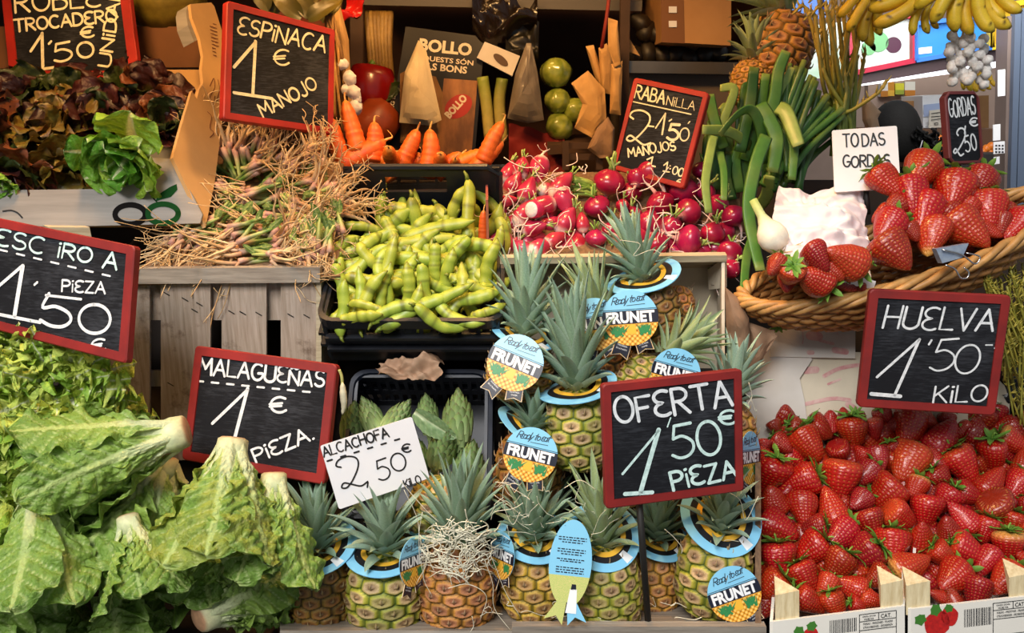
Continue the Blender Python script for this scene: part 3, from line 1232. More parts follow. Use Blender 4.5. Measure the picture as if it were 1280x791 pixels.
def make_tag_back():
 """the plain back of the neck label: pale blue with small print above a meadow and a fish-tail end; it hangs on edge up"""
 mb = MB()
 pts = [(.62 * math.cos(a) * (1 - .0 * math.sin(a)), 1.25 * math.sin(a)) for a in [R(-62 + 304 * k / 40) for k in range(41)]]
 mb.slab([(x, y, 0) for x, y in pts], [(x, y, -.025) for x, y in pts], 0)
 low = [(x, y) for x, y in pts if y < -.35]
 mb.add([(x, y, .006) for x, y in sorted([p for p in low if p[0] < 0], key=lambda p: -p[1])] + [(x, y, .006) for x, y in sorted([p for p in low if p[0] >= 0], key=lambda p: p[1])],
   [tuple(range(len(low)))], 1)
 for sx in (-1, 1):
  t = [(0, -1.0), (sx * .29, -1.10), (sx * .62, -1.62), (sx * .28, -1.50), (sx * .08, -1.75)]
  if sx < 0:
   t = t[::-1]
  mb.slab([(x, y, .002) for x, y in t], [(x, y, -.02) for x, y in t], 1 if sx < 0 else 0)
 # a small white shape standing in the meadow
 for q in ([(-.02, -1.4), (.3, -1.4), (.26, -.72), (.06, -.72)], [(.08, -.74), (.24, -.74), (.22, -.58), (.1, -.58)]):
  mb.add([(x, y, .012) for x, y in q], [(0, 1, 2, 3)], 2 if q[0][1] < -1 else 3)
 lt = MB()
 rng = random.Random(9)
 for k, y in enumerate([.72, .65, .58, .38, .31, .24, .10, .04, -.14, -.21, -.28]):
  w = .82 if k not in (2, 5, 7) else .6
  n = 10
  xs = -w / 2
  while xs < w / 2:
   l = rng.uniform(.04, .13)
   lt.add([(xs, y, .012), (min(xs + l, w / 2), y, .012), (min(xs + l, w / 2), y + .03, .012), (xs, y + .03, .012)], [(0, 1, 2, 3)])
   xs += l + .03
 return mb.mesh('neck_label', [M_TAG_BLUE, M_TAG_BACKGREEN, M_TAG_WHITE, M_TAG_NAVY], False), lt.mesh('small_print', M_TAG_NAVY, False)


TAG_BACK, TAG_PRINT = make_tag_back()


def make_collar():
 """flat paper ring slipped over the crown: pale blue outside, black, yellow at the hole"""
 mb = MB()
 N = 48
 for (r0, r1, mi, z) in ((.47, .60, 2, 0), (.60, .76, 1, .0), (.76, .98, 0, 0)):
  vs = []
  for k in range(N):
   a = 2 * PI * k / N
   wv = .05 * math.sin(2 * a + .6)
   for r, zz in ((r0, z), (r1, z), (r1, z - .02), (r0, z - .02)):
    vs.append((r * math.cos(a), r * math.sin(a), zz + wv - .09 * (r - .45)))
  fs = []
  for k in range(N):
   j = (k + 1) % N
   for q in range(4):
    fs.append((4 * k + q, 4 * k + (q + 1) % 4, 4 * j + (q + 1) % 4, 4 * j + q))
  mb.add(vs, fs, mi)
 # small white printed panel
 vs = [((.64 + .3 * i) * math.cos(a), (.64 + .3 * i) * math.sin(a), .004 + .05 * math.sin(2 * a + .6) - .09 * (.19 + .3 * i)) for a in (R(-52), R(-38)) for i in (0, 1)]
 mb.add(vs, [(0, 1, 3, 2)], 3)
 return mb.mesh('collar', [M_TAG_BLUE, M_TAG_BLACK, M_TAG_YELLOW, M_TAG_WHITE], False)


COLLAR = make_collar()


def pineapple(label, cx, cy, wpx, hpx, Y, look, ang=0, tilt=8, crown=0, crown_px=90, crown_ang=None, crown_w=None, collar=None, tag=None, back=None, v=0, name='pineapple'):
 """body centre in the picture, its size in pixels; tag = (px, py, r_px, ang, yaw, dY)"""
 s = S(cx, cy, Y)
 W, H = wpx * s, hpx * s
 O = orient(ang, tilt, 0)
 base = P(cx, cy, Y) - (O @ Vector((0, 0, H / 2)))
 M = Matrix.Translation(base) @ O
 t = thing(name, label, 'pineapple', M)
 rot = Matrix.Rotation(R(37 * v + 20 * (crown or 0)), 4, 'Z')
 part('body', PINES[look][v % 2], t, rot @ Matrix.Diagonal((W / 1.06, W / 1.06, H, 1)))
 if crown is not None:
  ca = 0 if crown_ang is None else crown_ang
  C = Matrix.Translation((0, 0, H * .955)) @ Matrix.Rotation(R(ca), 4, 'Y') @ rot
  k = crown_px * s / .98
  kw = (crown_w * s / 1.0) if crown_w else k * .92
  part('crown', CROWNS[crown], t, C @ Matrix.Diagonal((kw, kw, k, 1)))
 if collar:
  r, tl, an = collar
  part('collar', COLLAR, t, Matrix.Translation((0, 0, H * 1.0 + r * s * .62 * math.sin(R(tl)))) @ Matrix.Rotation(R(an), 4, 'Y') @ Matrix.Rotation(R(tl), 4, 'X') @ Matrix.Scale(r * s * 1.1, 4))
 for spec, me, tx, tn in ((tag, TAG, TAG_TEXT, 'lettering'), (back, TAG_BACK, TAG_PRINT, 'small_print')):
  if spec:
   px, py, r, an, yaw, dY = spec
   TM = Matrix.Translation(P(px, py, Y + dY)) @ BASIS @ Matrix.Rotation(R(an), 4, 'Y') @ Matrix.Rotation(R(yaw), 4, 'Z') @ Matrix.Rotation(R(90 - 6), 4, 'X') @ Matrix.Scale(r * S(px, py, Y + dY), 4)
   p = part('neck_label', me, t, M.inverted() @ TM)
   part(tn, tx, p)
 return t


# ------------------------------------------------------------------ beans, radishes, carrots, bananas, garlic, artichokes
def bean_mesh(seed):
 rng = random.Random(seed)
 mb = MB()
 bend = rng.uniform(-.6, .6) if seed % 3 else rng.choice((-1.2, 1.1))
 s2 = rng.uniform(-.25, .25)
 n = 26
 path, rad, cols = [], [], []
 x = y = 0
 a = -bend / 2
 g1, g2 = hx('#83952a'), hx('#aab542')
 lump = rng.uniform(3, 6)
 for i in range(n):
  t = i / (n - 1)
  path.append((x - .0, y, .02 * math.sin(t * 5 + seed)))
  an = a + bend * t + s2 * math.sin(t * 2 * PI)
  x += math.sin(an) / (n - 1)
  y += math.cos(an) / (n - 1)
  env = min(1, (t / .12) ** .6 if t < .12 else 1) * (min(1, ((1 - t) / .22) ** .7) if t > .78 else 1)
  rad.append(max(.006, .078 * env * (1 + .055 * math.sin(t * lump * 2 * PI + seed))))
  c = mix3(g1, g2, .5 + .5 * math.sin(t * lump * 2 * PI + seed) * .6 + rng.uniform(-.15, .15))
  if t > .93:
   c = mix3(c, hx('#5a5a1e'), (t - .93) / .07)
  if rng.random() < .12:
   c = mix3(c, hx('#4a4a18'), .6)
  cols.append(c)
 path = [Vector((p[0], p[1] - .5, p[2])) for p in path]
 mb.tube(path, rad, 10, 0, cols, squash=.72, up=(0, 0, 1))
 tip = MB()
 d = (path[0] - path[2]).normalized()
 tip.tube([path[0] - d * .02, path[0] + d * .03, path[0] + d * .075 + Vector((.02, 0, .01))], [.03, .022, .012], 6, 0, hx('#6d7a26'))
 for k in range(4):
  q = path[0] + Vector((.03 * math.cos(k * 1.6), -.0, .03 * math.sin(k * 1.6)))
  tip.tube([path[0] + d * .02, q - d * .03], [.014, .004], 4, 0, hx('#3c3a1c'))
 return mb.mesh('pod', M_BEAN), tip.mesh('stem_tip', M_BEAN)


BEANS = [bean_mesh(i) for i in range(12)]


def bean(px, py, Y, lpx, ang, tilt, roll, v, group, fat=1.0):
 s = lpx * S(px, py, Y)
 M = put(px, py, Y, ang, tilt, 0) @ Matrix.Rotation(R(90), 4, 'X') @ Matrix.Rotation(R(roll), 4, 'Y') @ Matrix.Diagonal((s * fat, s, s * fat, 1))
 t = thing('broad_bean', None, 'bean', M, group)
 pod, tip = BEANS[v % 12]
 part('pod', pod, t)
 part('stem_tip', tip, t)
 return t


def radish_mesh(kind, seed):
 rng = random.Random(seed)
 mb = MB()
 mag, pnk, wht = hx('#8e0a36'), hx('#ab1a46'), hx('#ecd6cc')
 if kind == 'round':
  el = rng.uniform(.88, 1.12)
  prof = []
  for i in range(17):
   t = i / 16
   prof.append((max(.004, .5 * math.sin(PI * t) ** .72 * (1 + .1 * (t - .5))), (t - .5) * el))
  mb.lathe(prof, 22, colf=lambda t, th: mix3(mix3(mag, pnk, .5 + .8 * ns(math.cos(th) + seed, math.sin(th), t * 2)), wht, sstep(.09, .01, t) * .7),
     fn=lambda t, th: 1 + .05 * ns(math.cos(th) * 1.2 + seed, math.sin(th) * 1.2, t * 2))
  z0 = -.5 * el
 else:
  el = rng.uniform(1.5, 1.9)
  red, pk = hx('#9c1034'), hx('#c23c58')
  prof = []
  for i in range(19):
   t = i / 18
   prof.append((max(.006, .5 * (math.sin(PI * t ** .72) ** .8)), (t - .5) * el))
  mb.lathe(prof, 18, colf=lambda t, th: mix3(mix3(red, pk, .5 + .9 * ns(math.cos(th) + seed, math.sin(th), t * 3)), wht, sstep(.26, .10, t + .05 * ns(math.cos(th) * 2, math.sin(th) * 2, seed))),
     fn=lambda t, th: 1 + .07 * ns(math.cos(th) * 1.2 + seed, math.sin(th) * 1.2, t * 3))
  z0 = -.5 * el
 rt = MB()
 L = rng.uniform(.7, 1.3)
 p = bez((0, 0, z0 + .06), (0, 0, z0 - L * .3), (rng.uniform(-.5, .5), rng.uniform(-.5, .5), z0 - L * .5), (rng.uniform(-.8, .8), rng.uniform(-.8, .8), z0 - L * .8), 10)
 rt.tube(p, [.075 * (1 - i / 9) ** 1.5 + .012 for i in range(10)], 6, 0, [mix3(pnk if kind == 'round' else wht, wht, min(1, .2 + i * .2)) for i in range(10)])
 for k in range(2):
  q = p[3 + k]
  rt.tube(bez(q, q + Vector((jit(rng, .2), jit(rng, .2), -.1)), q + Vector((jit(rng, .4), jit(rng, .4), -.1)), q + Vector((jit(rng, .5), jit(rng, .5), -.3)), 6), .014, 4, 0, wht)
 st = MB()
 for k in range(5):
  b = Vector((jit(rng, .1), jit(rng, .1), .46 * el))
  e = b + Vector((jit(rng, .25), jit(rng, .25), rng.uniform(.25, .6)))
  st.tube(bez(b, lerp(b, e, .3) + Vector((0, 0, .05)), lerp(b, e, .7), e, 5), .04, 5, 0, mix3(hx('#6f9a35'), hx('#b5c878'), rng.random()))
 return mb.mesh('root_body', M_RADISH), rt.mesh('tap_root', M_ROOT), st.mesh('leaf_stalks', M_STALK)


RADISHES = {k: [radish_mesh(k, 31 + i + (50 if k == 'long' else 0)) for i in range(5)] for k in ('round', 'long')}


def radish(px, py, Y, wpx, kind, ang, tilt, roll, v, group):
 M = put(px, py, Y, ang, tilt, roll, wpx * S(px, py, Y))
 t = thing('radish', None, 'radish', M, group)
 a, b, c = RADISHES[kind][v % 5]
 part('root_body', a, t)
 part('tap_root', b, t)
 part('leaf_stalks', c, t)
 return t


def carrot_mesh(seed):
 rng = random.Random(seed)
 mb = MB()
 o1, o2 = hx('#cf5a16'), hx('#e27a26')
 n = 22
 bend = rng.uniform(-.08, .08)
 path, rad, cols = [], [], []
 for i in range(n):
  t = i / (n - 1)
  path.append((bend * math.sin(PI * t), .02 * math.sin(3 * t + seed), t - .5))
  rad.append(max(.008, .165 * (1 - .25 * t) * (1 - t ** 7) ** .6 * (min(1, t / .05) ** .5 if t < .05 else 1) * (1 + .04 * math.sin(i * 2.1 + seed) + .04 * ns(i * .6, seed))))
  c = mix3(o1, o2, .5 + .6 * ns(i * .9, seed * 2.2) + .2 * math.sin(i * 2.6))
  cols.append(mix3(c, hx('#c98a3c'), sstep(.9, 1, t)))
 mb.tube(path, rad, 14, 0, cols)
 rt = MB()
 e = Vector(path[-1])
 rt.tube(bez(e - Vector((0, 0, .05)), e + Vector((0, 0, .1)), e + Vector((jit(rng, .15), 0, .2)), e + Vector((jit(rng, .35), 0, .12)), 8), [.018 * (1 - i / 8) + .004 for i in range(8)], 5, 0, hx('#e0a860'))
 return mb.mesh('root_body', M_CARROT), rt.mesh('tap_root', M_CARROT)


CARROTS = [carrot_mesh(i + 3) for i in range(5)]


def carrot(px, py, Y, wpx, lpx, ang, tilt, v, group, label=None):
 s = S(px, py, Y)
 M = put(px, py, Y, ang, tilt, v * 40) @ Matrix.Diagonal((wpx * s / .33, wpx * s / .33, lpx * s, 1))
 t = thing('carrot', label, 'carrot', M, group)
 part('root_body', CARROTS[v % 5][0], t)
 part('tap_root', CARROTS[v % 5][1], t)
 return t


def artichoke_mesh(seed):
 rng = random.Random(seed)
 mb = MB()
 g1, g2, pur = hx('#56783a'), hx('#b4c88c'), hx('#6a5a48')
 n = 74
 mb.lathe([(max(.01, .30 * math.sin(PI * min(1, t / 1.0)) ** .7), t * 1.1) for t in [i / 10 for i in range(11)]], 16, colf=lambda t, th: g1)
 for k in range(n):
  f = k / (n - 1)
  z = .02 + .92 * f ** .9
  r = .43 * math.sin(PI * (.16 + .80 * f)) ** .8 * (1.0)
  T = Matrix.Rotation(k * 2.39996, 4, 'Z') @ Matrix.Translation((0, r * .86, z)) @ Matrix.Rotation(0, 4, 'X')
  w = lerp(.40, .22, f)
  L = lerp(.34, .34, f)
  dk = rng.uniform(.75, 1.25)
  leaf(mb, T, L * 1.15, w, a0=1.22 + .45 * f, curl=.5, cup=.55, ruffle=0, blister=0, rib=.05, ribh=.0, prof=lambda t: (1 - t ** 3) ** .6 * (.8 + .3 * t) if t < 1 else 0.02,
    colf=lambda t, s, v, q: tuple(x * dk for x in mix3(mix3(g2, g1, t), pur, sstep(.86, 1, t) * .8)), seed=k, nl=7, nw=7)
 st = MB()
 st.tube([(0, 0, .05), (.01, 0, -.15), (.03, .02, -.4)], [.13, .11, .10], 10, 0, mix3(g2, g1, .4))
 return mb.mesh('bud', M_ARTI), st.mesh('stem', M_ARTI)


ARTIS = [artichoke_mesh(i) for i in range(2)]


def artichoke(px, py, Y, wpx, ang, tilt, v, label):
 M = put(px, py, Y, ang, tilt, 60 * v, wpx * 1.12 * S(px, py, Y)) @ Matrix.Diagonal((1, 1, 1.3, 1)) @ Matrix.Translation((0, 0, -.55))
 t = thing('artichoke', label, 'artichoke', M, 'artichokes in the plastic crate')
 part('bud', ARTIS[v % 2][0], t)
 part('stem', ARTIS[v % 2][1], t)
 return t


def banana_mesh(seed, spots=0.5):
 rng = random.Random(seed)
 mb = MB()
 y1, y2, gr, br = hx('#e0b020'), hx('#f2d23c'), hx('#9a9a2a'), hx('#4a3018')
 n = 22
 path, rad, cols = [], [], []
 x = z = 0
 a = -.45
 for i in range(n):
  t = i / (n - 1)
  path.append(Vector((x, 0, z)))
  an = a + 1.15 * t
  x += math.sin(an) / (n - 1)
  z -= math.cos(an) / (n - 1)
  if t < .16:
   r = lerp(.035, .05, t / .16)
  elif t < .28:
   r = lerp(.05, .098, sstep(.16, .28, t))
  elif t < .84:
   r = .1
  else:
   r = lerp(.1, .026, ((t - .84) / .16) ** 1.6)
  rad.append(r)
  c = mix3(y1, y2, .5 + .5 * ns(i * .5, seed))
  c = mix3(c, gr, sstep(.2, .03, t) * .7 + sstep(.86, .95, t) * .35)
  if t > .965:
   c = br
  cols.append(c)
 N = 10
 b0 = len(mb.v)
 mb.tube(path, rad, N, 0, cols, up=(0, 1, 0))
 for i in range(len(path)):          # five soft ridges
  for k in range(N):
   v = Vector(mb.v[b0 + i * N + k])
   f = 1.06 if k % 2 == 0 else .95
   mb.v[b0 + i * N + k] = tuple(path[i] + (v - path[i]) * f)
   if rng.random() < .03 * spots and 4 < i < 19:
    mb.c[b0 + i * N + k] = br
 return mb.mesh('banana', M_BANANA)


BANANAS = [banana_mesh(i) for i in range(4)]


def garlic_bulb(mb, T, seed):
 rng = random.Random(seed)
 w, p = hx('#f0ece6'), hx('#c4b2ae')
 ph = rng.uniform(0, 6)
 prof = [(max(.01, .5 * math.sin(PI * t) ** .65 if t < .72 else .5 * math.sin(PI * .72) ** .65 * (1 - (t - .72) / .28) ** 1.3 + .05), t * .95 - .4) for t in [i / 11 for i in range(12)]]
 mb.lathe(prof, 18, colf=lambda t, th: mix3(w, p, .35 * (math.cos(7 * th + ph) > .3) + sstep(.12, 0, t) * .6 + .3 * max(0, ns(math.cos(th) * 2 + seed, math.sin(th) * 2, t))),
    fn=lambda t, th: 1 + .09 * abs(math.cos(3.5 * th + ph)) - .05, T=T)


# ------------------------------------------------------------------ lettuces
def romaine_col(seed, yel=0.0):
 rng = random.Random(seed)
 g_dark, g_mid, g_lt = hx('#648c34'), hx('#94b450'), hx('#cbdb98')
 rib_c, rib_g = hx('#dde4b4'), hx('#b8cd7a')
 sh = rng.uniform(-.12, .12)

 def f(t, sr, vein, s):
  c = mix3(g_mid, g_dark, sstep(.25, .95, t) * .7 + sh)
  c = mix3(c, g_lt, sstep(.8, 1.0, vein) * .75 + sstep(.35, .0, t) * .5)
  c = mix3(c, hx('#c9bb4c'), yel * sstep(.3, -.2, ns(t * 5 + seed, s * 2, seed)) * .6)
  if sr < 1.25:
   c = mix3(mix3(rib_c, rib_g, sstep(.08, .55, t)), c, sstep(.85, 1.25, sr))
  return c
 return f


def romaine_prof(t):
 return max(0.0, (.22 + .78 * sstep(0.05, .62, t)) * (1 - max(0, (t - .68) / .32) ** 2.6) ** .62 if t < 1 else 0.03)


def head(name, label, cat, px, py, Y, ang, tilt, Lpx, n=13, spread=(.05, .5), Wk=.5, curl=(-.5, -.1), seed=0, colf=None, mat=None, prof=romaine_prof, butt=True,
   r0=.10, leaf_kw=None, roll=0, names='leaf', arc_range=None, group=None, blis=.062, droop=0.0, face=None):
 """a cut head of leaves: the butt at the pixel, the leaves growing along the image direction ang"""
 rng = random.Random(seed)
 L = Lpx * S(px, py, Y)
 M = put(px, py, Y, ang, tilt, roll)
 t = thing(name, label, cat, M, group)
 kw = dict(cup=-.22, ruffle=.10, rfreq=3.6, blister=blis, veins=10, rib=.08, ribh=-.05, nl=60, nw=35)
 kw.update(leaf_kw or {})
 for k in range(n):
  f = k / max(1, n - 1)            # 0 inner, 1 outer
  az = k * 2.39996 + rng.uniform(-.25, .25)
  if arc_range:
   az = R(rng.uniform(*arc_range)) if f > .25 else az
  sp = lerp(spread[0], spread[1], f) * rng.uniform(.7, 1.2)
  ll = L * lerp(.70, 1.0, f) * rng.uniform(.85, 1.08)
  # leaf local +Y -> head +Z, leaf upper face (+Z) turned outwards
  T = Matrix.Rotation(az, 4, 'Z') @ Matrix.Translation((0, L * r0 * lerp(.25, 1, f), 0)) @ Matrix.Rotation(R(90) - sp, 4, 'X')
  T = T @ Matrix.Rotation(PI, 4, 'Y')
  mb = MB()
  k2 = dict(kw)
  k2['seed'] = seed * 13 + k * 3.7
  leaf(mb, T, ll, ll * Wk * rng.uniform(.85, 1.15), a0=0.0, curl=-rng.uniform(*sorted((-curl[0], -curl[1]))), colf=(colf or romaine_col)(seed * 7 + k), prof=prof,
    side=rng.uniform(-.12, .12), twist=rng.uniform(-.3, .3), **k2)
  part(names, mb.mesh(names, mat or M_LEAF), t)
 if butt:
  b = MB()
  rb = L * r0 * 1.15
  cut, sd = hx('#a8805f'), hx('#d2d8a8')
  b.lathe([(rb * .05, -rb * .52), (rb * .75, -rb * .5), (rb * .95, -rb * .35), (rb * 1.02, rb * .3), (rb * .9, rb * 1.2)], 18, colf=lambda u, th: mix3(cut, sd, sstep(.3, .62, u)),
    fn=lambda u, th: 1 + .08 * ns(math.cos(th) * 2, math.sin(th) * 2, u * 3 + seed))
  part('cut_butt', b.mesh('cut_butt', M_STEM), t, None, 'pale brown cut end')
 return t


def frisee_col(seed):
 rng = random.Random(seed)
 yel = rng.random()

 def f(t, sr, vein, s):
  c = mix3(hx('#eceeb4'), hx('#d6e272') if yel > .35 else hx('#b0d050'), sstep(.1, .5, t))
  c = mix3(c, hx('#6fa038') if yel < .6 else hx('#b4cc50'), sstep(.55, 1, t) * .8 * abs(s))
  if sr < 1.2:
   c = mix3(hx('#edf0d8'), c, sstep(.7, 1.2, sr))
  return c
 return f


def frisee_prof(t):
 return max(.05, .22 + .78 * sstep(.1, .6, t)) * (1 - max(0, (t - .8) / .2) ** 2) ** .5 if t < 1 else .05


def red_col(seed):
 rng = random.Random(seed)
 warm = rng.random()

 def f(t, sr, vein, s):
  base = mix3(hx('#4f5f1e'), hx('#7a7a2a'), warm)
  red = hx('#2e3a16') if .1 < warm < .3 else mix3(hx('#2c1412'), hx('#481c16'), warm) if warm < .86 else hx('#6e3a1c')
  c = mix3(base, red, sstep(.05, .5, t + .25 * abs(s) - .12 + .3 * ns(t * 4 + seed, s * 2, 3.3)))
  if sr < 1.1:
   c = mix3(hx('#7a5a3c'), c, max(sstep(.5, 1.1, sr), sstep(.1, .5, t)))
  return mix3(c, hx('#8a6a2c'), .5 * sstep(.85, 1, abs(s)) * sstep(.2, .5, ns(t * 3, s + seed, 9.1)))
 return f


def red_prof(t):
 return max(0.03, (.3 + .7 * sstep(.0, .5, t)) * (1 - max(0, (t - .6) / .4) ** 2.2) ** .6 if t < 1 else .03)
# ------------------------------------------------------------------ the setting
M_FLOOR = flat('market_floor', '#5d5a57', 0.6, var=0.3, vscale=6)
M_DARKWALL = flat('stall_back_wall', '#4a2a14', 0.8, var=0.5, vscale=3)
M_CANOPY = flat('canopy', '#8a7a66', 0.9)
M_RISER = flat('dark_riser_boards', '#2c211a', 0.85, var=0.4, vscale=12)
M_STEEL = flat('brushed_steel', '#8d8880', 0.35, metal=0.9, var=0.2, vscale=8)
M_GREYMETAL = flat('grey_shelf_metal', '#6f6a62', 0.45, metal=0.3)
M_FARWALL = flat('far_stall_wall', '#b39a8c', 0.7, var=0.15, vscale=3)
M_PILLAR = flat('brown_steel_column', '#8b7a72', 0.4, metal=0.3, var=0.2, vscale=4)


def box_structure(name, lo, hi, m):
 mb = MB()
 mb.box([(a + b) / 2 for a, b in zip(lo, hi)], [b - a for a, b in zip(lo, hi)])
 return structure(name, mb, m)


box_structure('floor', (-4, -3, -.05), (5, 6.5, 0), M_FLOOR)
box_structure('wall_back', (-2.2, 2.55, 0), (.62, 2.62, 2.4), M_DARKWALL)
box_structure('wall_left', (-2.27, 1.0, 0), (-2.2, 2.62, 2.4), M_DARKWALL)
box_structure('wall_partition', (.60, 2.2, 0), (.64, 2.55, 2.4), M_DARKWALL)
box_structure('ceiling', (-2.27, .98, 2.36), (.62, 2.62, 2.42), M_CANOPY)
box_structure('added_shade_trim', (-2.27, .90, 1.86), (.36, .98, 2.42), M_CANOPY)  # unseen valance added to keep daylight off the upper display and stall interior
box_structure('wall_far', (-.5, 5.2, 0), (5, 5.3, 3.2), M_FARWALL)


def prism(mb, a, b, c, d, th, mi=0):
 n = (b - a).cross(d - a).normalized() * th
 mb.slab([a, b, c, d], [a - n, b - n, c - n, d - n], mi)


def bar(mb, p, q, w, h, up=(0, 0, 1), mi=0, bev=0.0):
 """a straight beam from p to q, w wide and h high"""
 p, q = Vector(p), Vector(q)
 y = (q - p)
 L = y.length
 y.normalize()
 z = Vector(up)
 z = (z - y * z.dot(y)).normalized()
 x = y.cross(z)
 T = Matrix(((x.x, y.x, z.x, (p.x + q.x) / 2), (x.y, y.y, z.y, (p.y + q.y) / 2), (x.z, y.z, z.z, (p.z + q.z) / 2), (0, 0, 0, 1)))
 mb.box((0, 0, 0), (w, L, h), mi, T=T, bevel=bev)


# counter and the stepped boards that carry the display
mb = MB()
mb.box((.05, 1.62, .39), (1.9, 1.3, .78), bevel=.01)
structure('counter_plinth_trim', mb, M_RISER)
mb = MB()
for (y0, z0, y1, z1) in ((1.16, .78, 1.46, 1.19), (1.46, 1.19, 1.80, 1.40)):
 vs = [Vector((x, y, z)) for x in (-.9, 1.0) for (y, z) in ((y0, z0), (y1, z1), (y1 + .1, .78), (y0 + .02, .76))]
 mb.add(vs, [(0, 1, 2, 3), (7, 6, 5, 4), (0, 4, 5, 1), (1, 5, 6, 2), (2, 6, 7, 3), (3, 7, 4, 0)])
structure('counter_riser_trim', mb, M_RISER)

# ------------------------------------------------------------------ crates
M_BLACKPLASTIC = flat('black_crate_plastic', '#1a1c22', 0.42, var=0.3, vscale=30)
M_NAVYPLASTIC = flat('blue_black_crate_plastic', '#1b2233', 0.42, color2='#141822', vscale=30)
M_PLANK = wood('dirty_plank', '#b8a697', '#93806e', (50, 3, 3), spots='#5a4230')
M_PALE_WOOD = wood('pale_crate_wood', '#cdbf9f', '#a8977a', (3, 40, 40))
M_GREY_WOOD = wood('grey_crate_wood', '#a79c8e', '#7d7266', (3, 40, 40))
M_BROWN_WOOD = wood('brown_board', '#8b6a4a', '#5f452f', (40, 40, 3))
M_POST = wood('fresh_sawn_wood', '#ecdcb4', '#c9b387', (40, 40, 3))
M_CREAM = flat('cream_fibreboard', '#d6c9b2', 0.7, var=0.08, vscale=20)
M_KRAFT = flat('kraft_cardboard', '#c29a66', 0.8, var=0.12, vscale=14)
M_KRAFT_DARK = flat('brown_cardboard', '#6d4526', 0.85, var=0.2, vscale=10)
M_GREYBOARD = flat('grey_printed_cardboard', '#837e78', 0.6, color2='#97918a', vscale=5, stretch=(1, 1, 14))
M_WHITEBOARD = flat('white_lined_board', '#d9d2cb', 0.6, color2='#c8bfb4', vscale=7)


def plastic_crate(name, label, O, ux, uy, h, m, back_plate=0.0, slots=9, group=None):
 """open plastic crate; O front-left rim corner, ux along the front rim, uy back along the side rim"""
 n = ux.cross(uy).normalized()
 W, D = ux.length, uy.length
 x, y = ux.normalized(), uy.normalized()
 t = thing(name, label, 'crate', Matrix.Translation(O + ux / 2 + uy / 2 - n * h), group)

 def q(a, b, c):
  return O + x * a + y * b + n * c
 b = MB()
 # walls: a top band, a bottom band and upright ribs between them; floor plate
 prism(b, q(0, 0, -h), q(W, 0, -h), q(W, D, -h), q(0, D, -h), .004)
 for (p0, d, L, out) in ((q(0, 0, 0), x, W, -y), (q(0, D, 0), x, W, y), (q(0, 0, 0), y, D, -x), (q(W, 0, 0), y, D, x)):
  back = (out - y).length < .01
  top = p0 - n * .012
  if back and back_plate:
   top = p0 + n * back_plate
   hs = .30
   H = back_plate + .02
   for (a0, a1, z0, z1) in ((0, 1, -.04, -H + .105), (0, .30, -H + .105, -H + .135), (.78, 1, -H + .105, -H + .135), (0, 1, -H + .135, .0)):
    z_lo, z_hi = sorted((H + z0 - H, H + z1 - H))
   zc = [(0, 1, -.045, .45 * back_plate), (0, .26, .45 * back_plate, .80 * back_plate), (.66, 1, .45 * back_plate, .80 * back_plate), (0, 1, .80 * back_plate, back_plate)]
   for a0, a1, z0, z1 in zc:
    bar(b, p0 + d * L * a0 + n * (z0 + z1) / 2, p0 + d * L * a1 + n * (z0 + z1) / 2, .006, z1 - z0, n)
  bar(b, p0 - n * .010, p0 + d * L - n * .010, .005, .020, n)
  bar(b, p0 - n * (h - .012), p0 + d * L - n * (h - .012), .005, .022, n)
  bar(b, p0 - n * h * .52, p0 + d * L - n * h * .52, .004, h * .16, n)
  k = int(slots * L / W + .5)
  for i in range(k + 1):
   c = p0 + d * (L * i / k)
   bar(b, c - n * .004, c - n * (h - .006), .006, .004, out)
  # the ledges that stand out round the outside
  for z in ((.032, .055) if h > .07 else (.03,)):
   bar(b, p0 + out * .006 - n * z, p0 + d * L + out * .006 - n * z, .012, .005, n)
 wpart('bin', b, m, t, smooth=False)
 r = MB()
 ring = []
 cr = .018
 for cx, cy, a0 in ((W - cr, cr, -90), (W - cr, D - cr, 0), (cr, D - cr, 90), (cr, cr, 180)):
  for k in range(5):
   a = R(a0 + 90 * k / 4)
   ring.append(q(cx + (cr + .006) * math.cos(a), cy + (cr + .006) * math.sin(a), 0))
 ring.append(ring[0])
 N = len(ring)
 vs, fs = [], []
 ctr = q(W / 2, D / 2, 0)
 for p in ring:
  o = (p - ctr).normalized()
  vs += [p + o * .004 - n * .012, p + o * .005 + n * .004, p - o * .003 + n * .005, p - o * .006 - n * .003]
 for i in range(N - 1):
  for k in range(4):
   fs.append((4 * i + k, 4 * (i + 1) + k, 4 * (i + 1) + (k + 1) % 4, 4 * i + (k + 1) % 4))
 r.add(vs, fs)
 wpart('rim', r, m, t, smooth=False)
 if back_plate:
  hb = MB()
  a = q(.02, D, back_plate)
  e = q(W - .02, D, back_plate)
  hb.tube([q(0, D, 0), q(0, D, back_plate * .85), a, e, q(W, D, back_plate * .85), q(W, D, 0)], .006, 8)
  wpart('handle_rail', hb, m, t, smooth=False)
 return t


def px_frame(fl, fr, bl):
 a, b, c = P(*fl), P(*fr), P(*bl)
 return a, b - a, c - a


# the crate of broad beans
O, UX, UY = px_frame((404, 398, 1.20), (622, 398, 1.20), (430, 262, 1.44))
UY = UY - UX.normalized() * UY.dot(UX.normalized())
plastic_crate('plastic_crate', 'black plastic crate full of broad beans, handle slot in its back', O, UX, UY, .085, M_BLACKPLASTIC, back_plate=.085)
BEAN_O, BEAN_X, BEAN_Y = O, UX, UY
# the crate of artichokes
O, UX, UY = px_frame((432, 640, 1.12), (606, 640, 1.12), (427, 470, 1.255))
UY = UY - UX.normalized() * UY.dot(UX.normalized())
plastic_crate('plastic_crate', 'blue-black plastic crate holding artichokes, below the broad beans', O, UX, UY, .13, M_NAVYPLASTIC, slots=14)

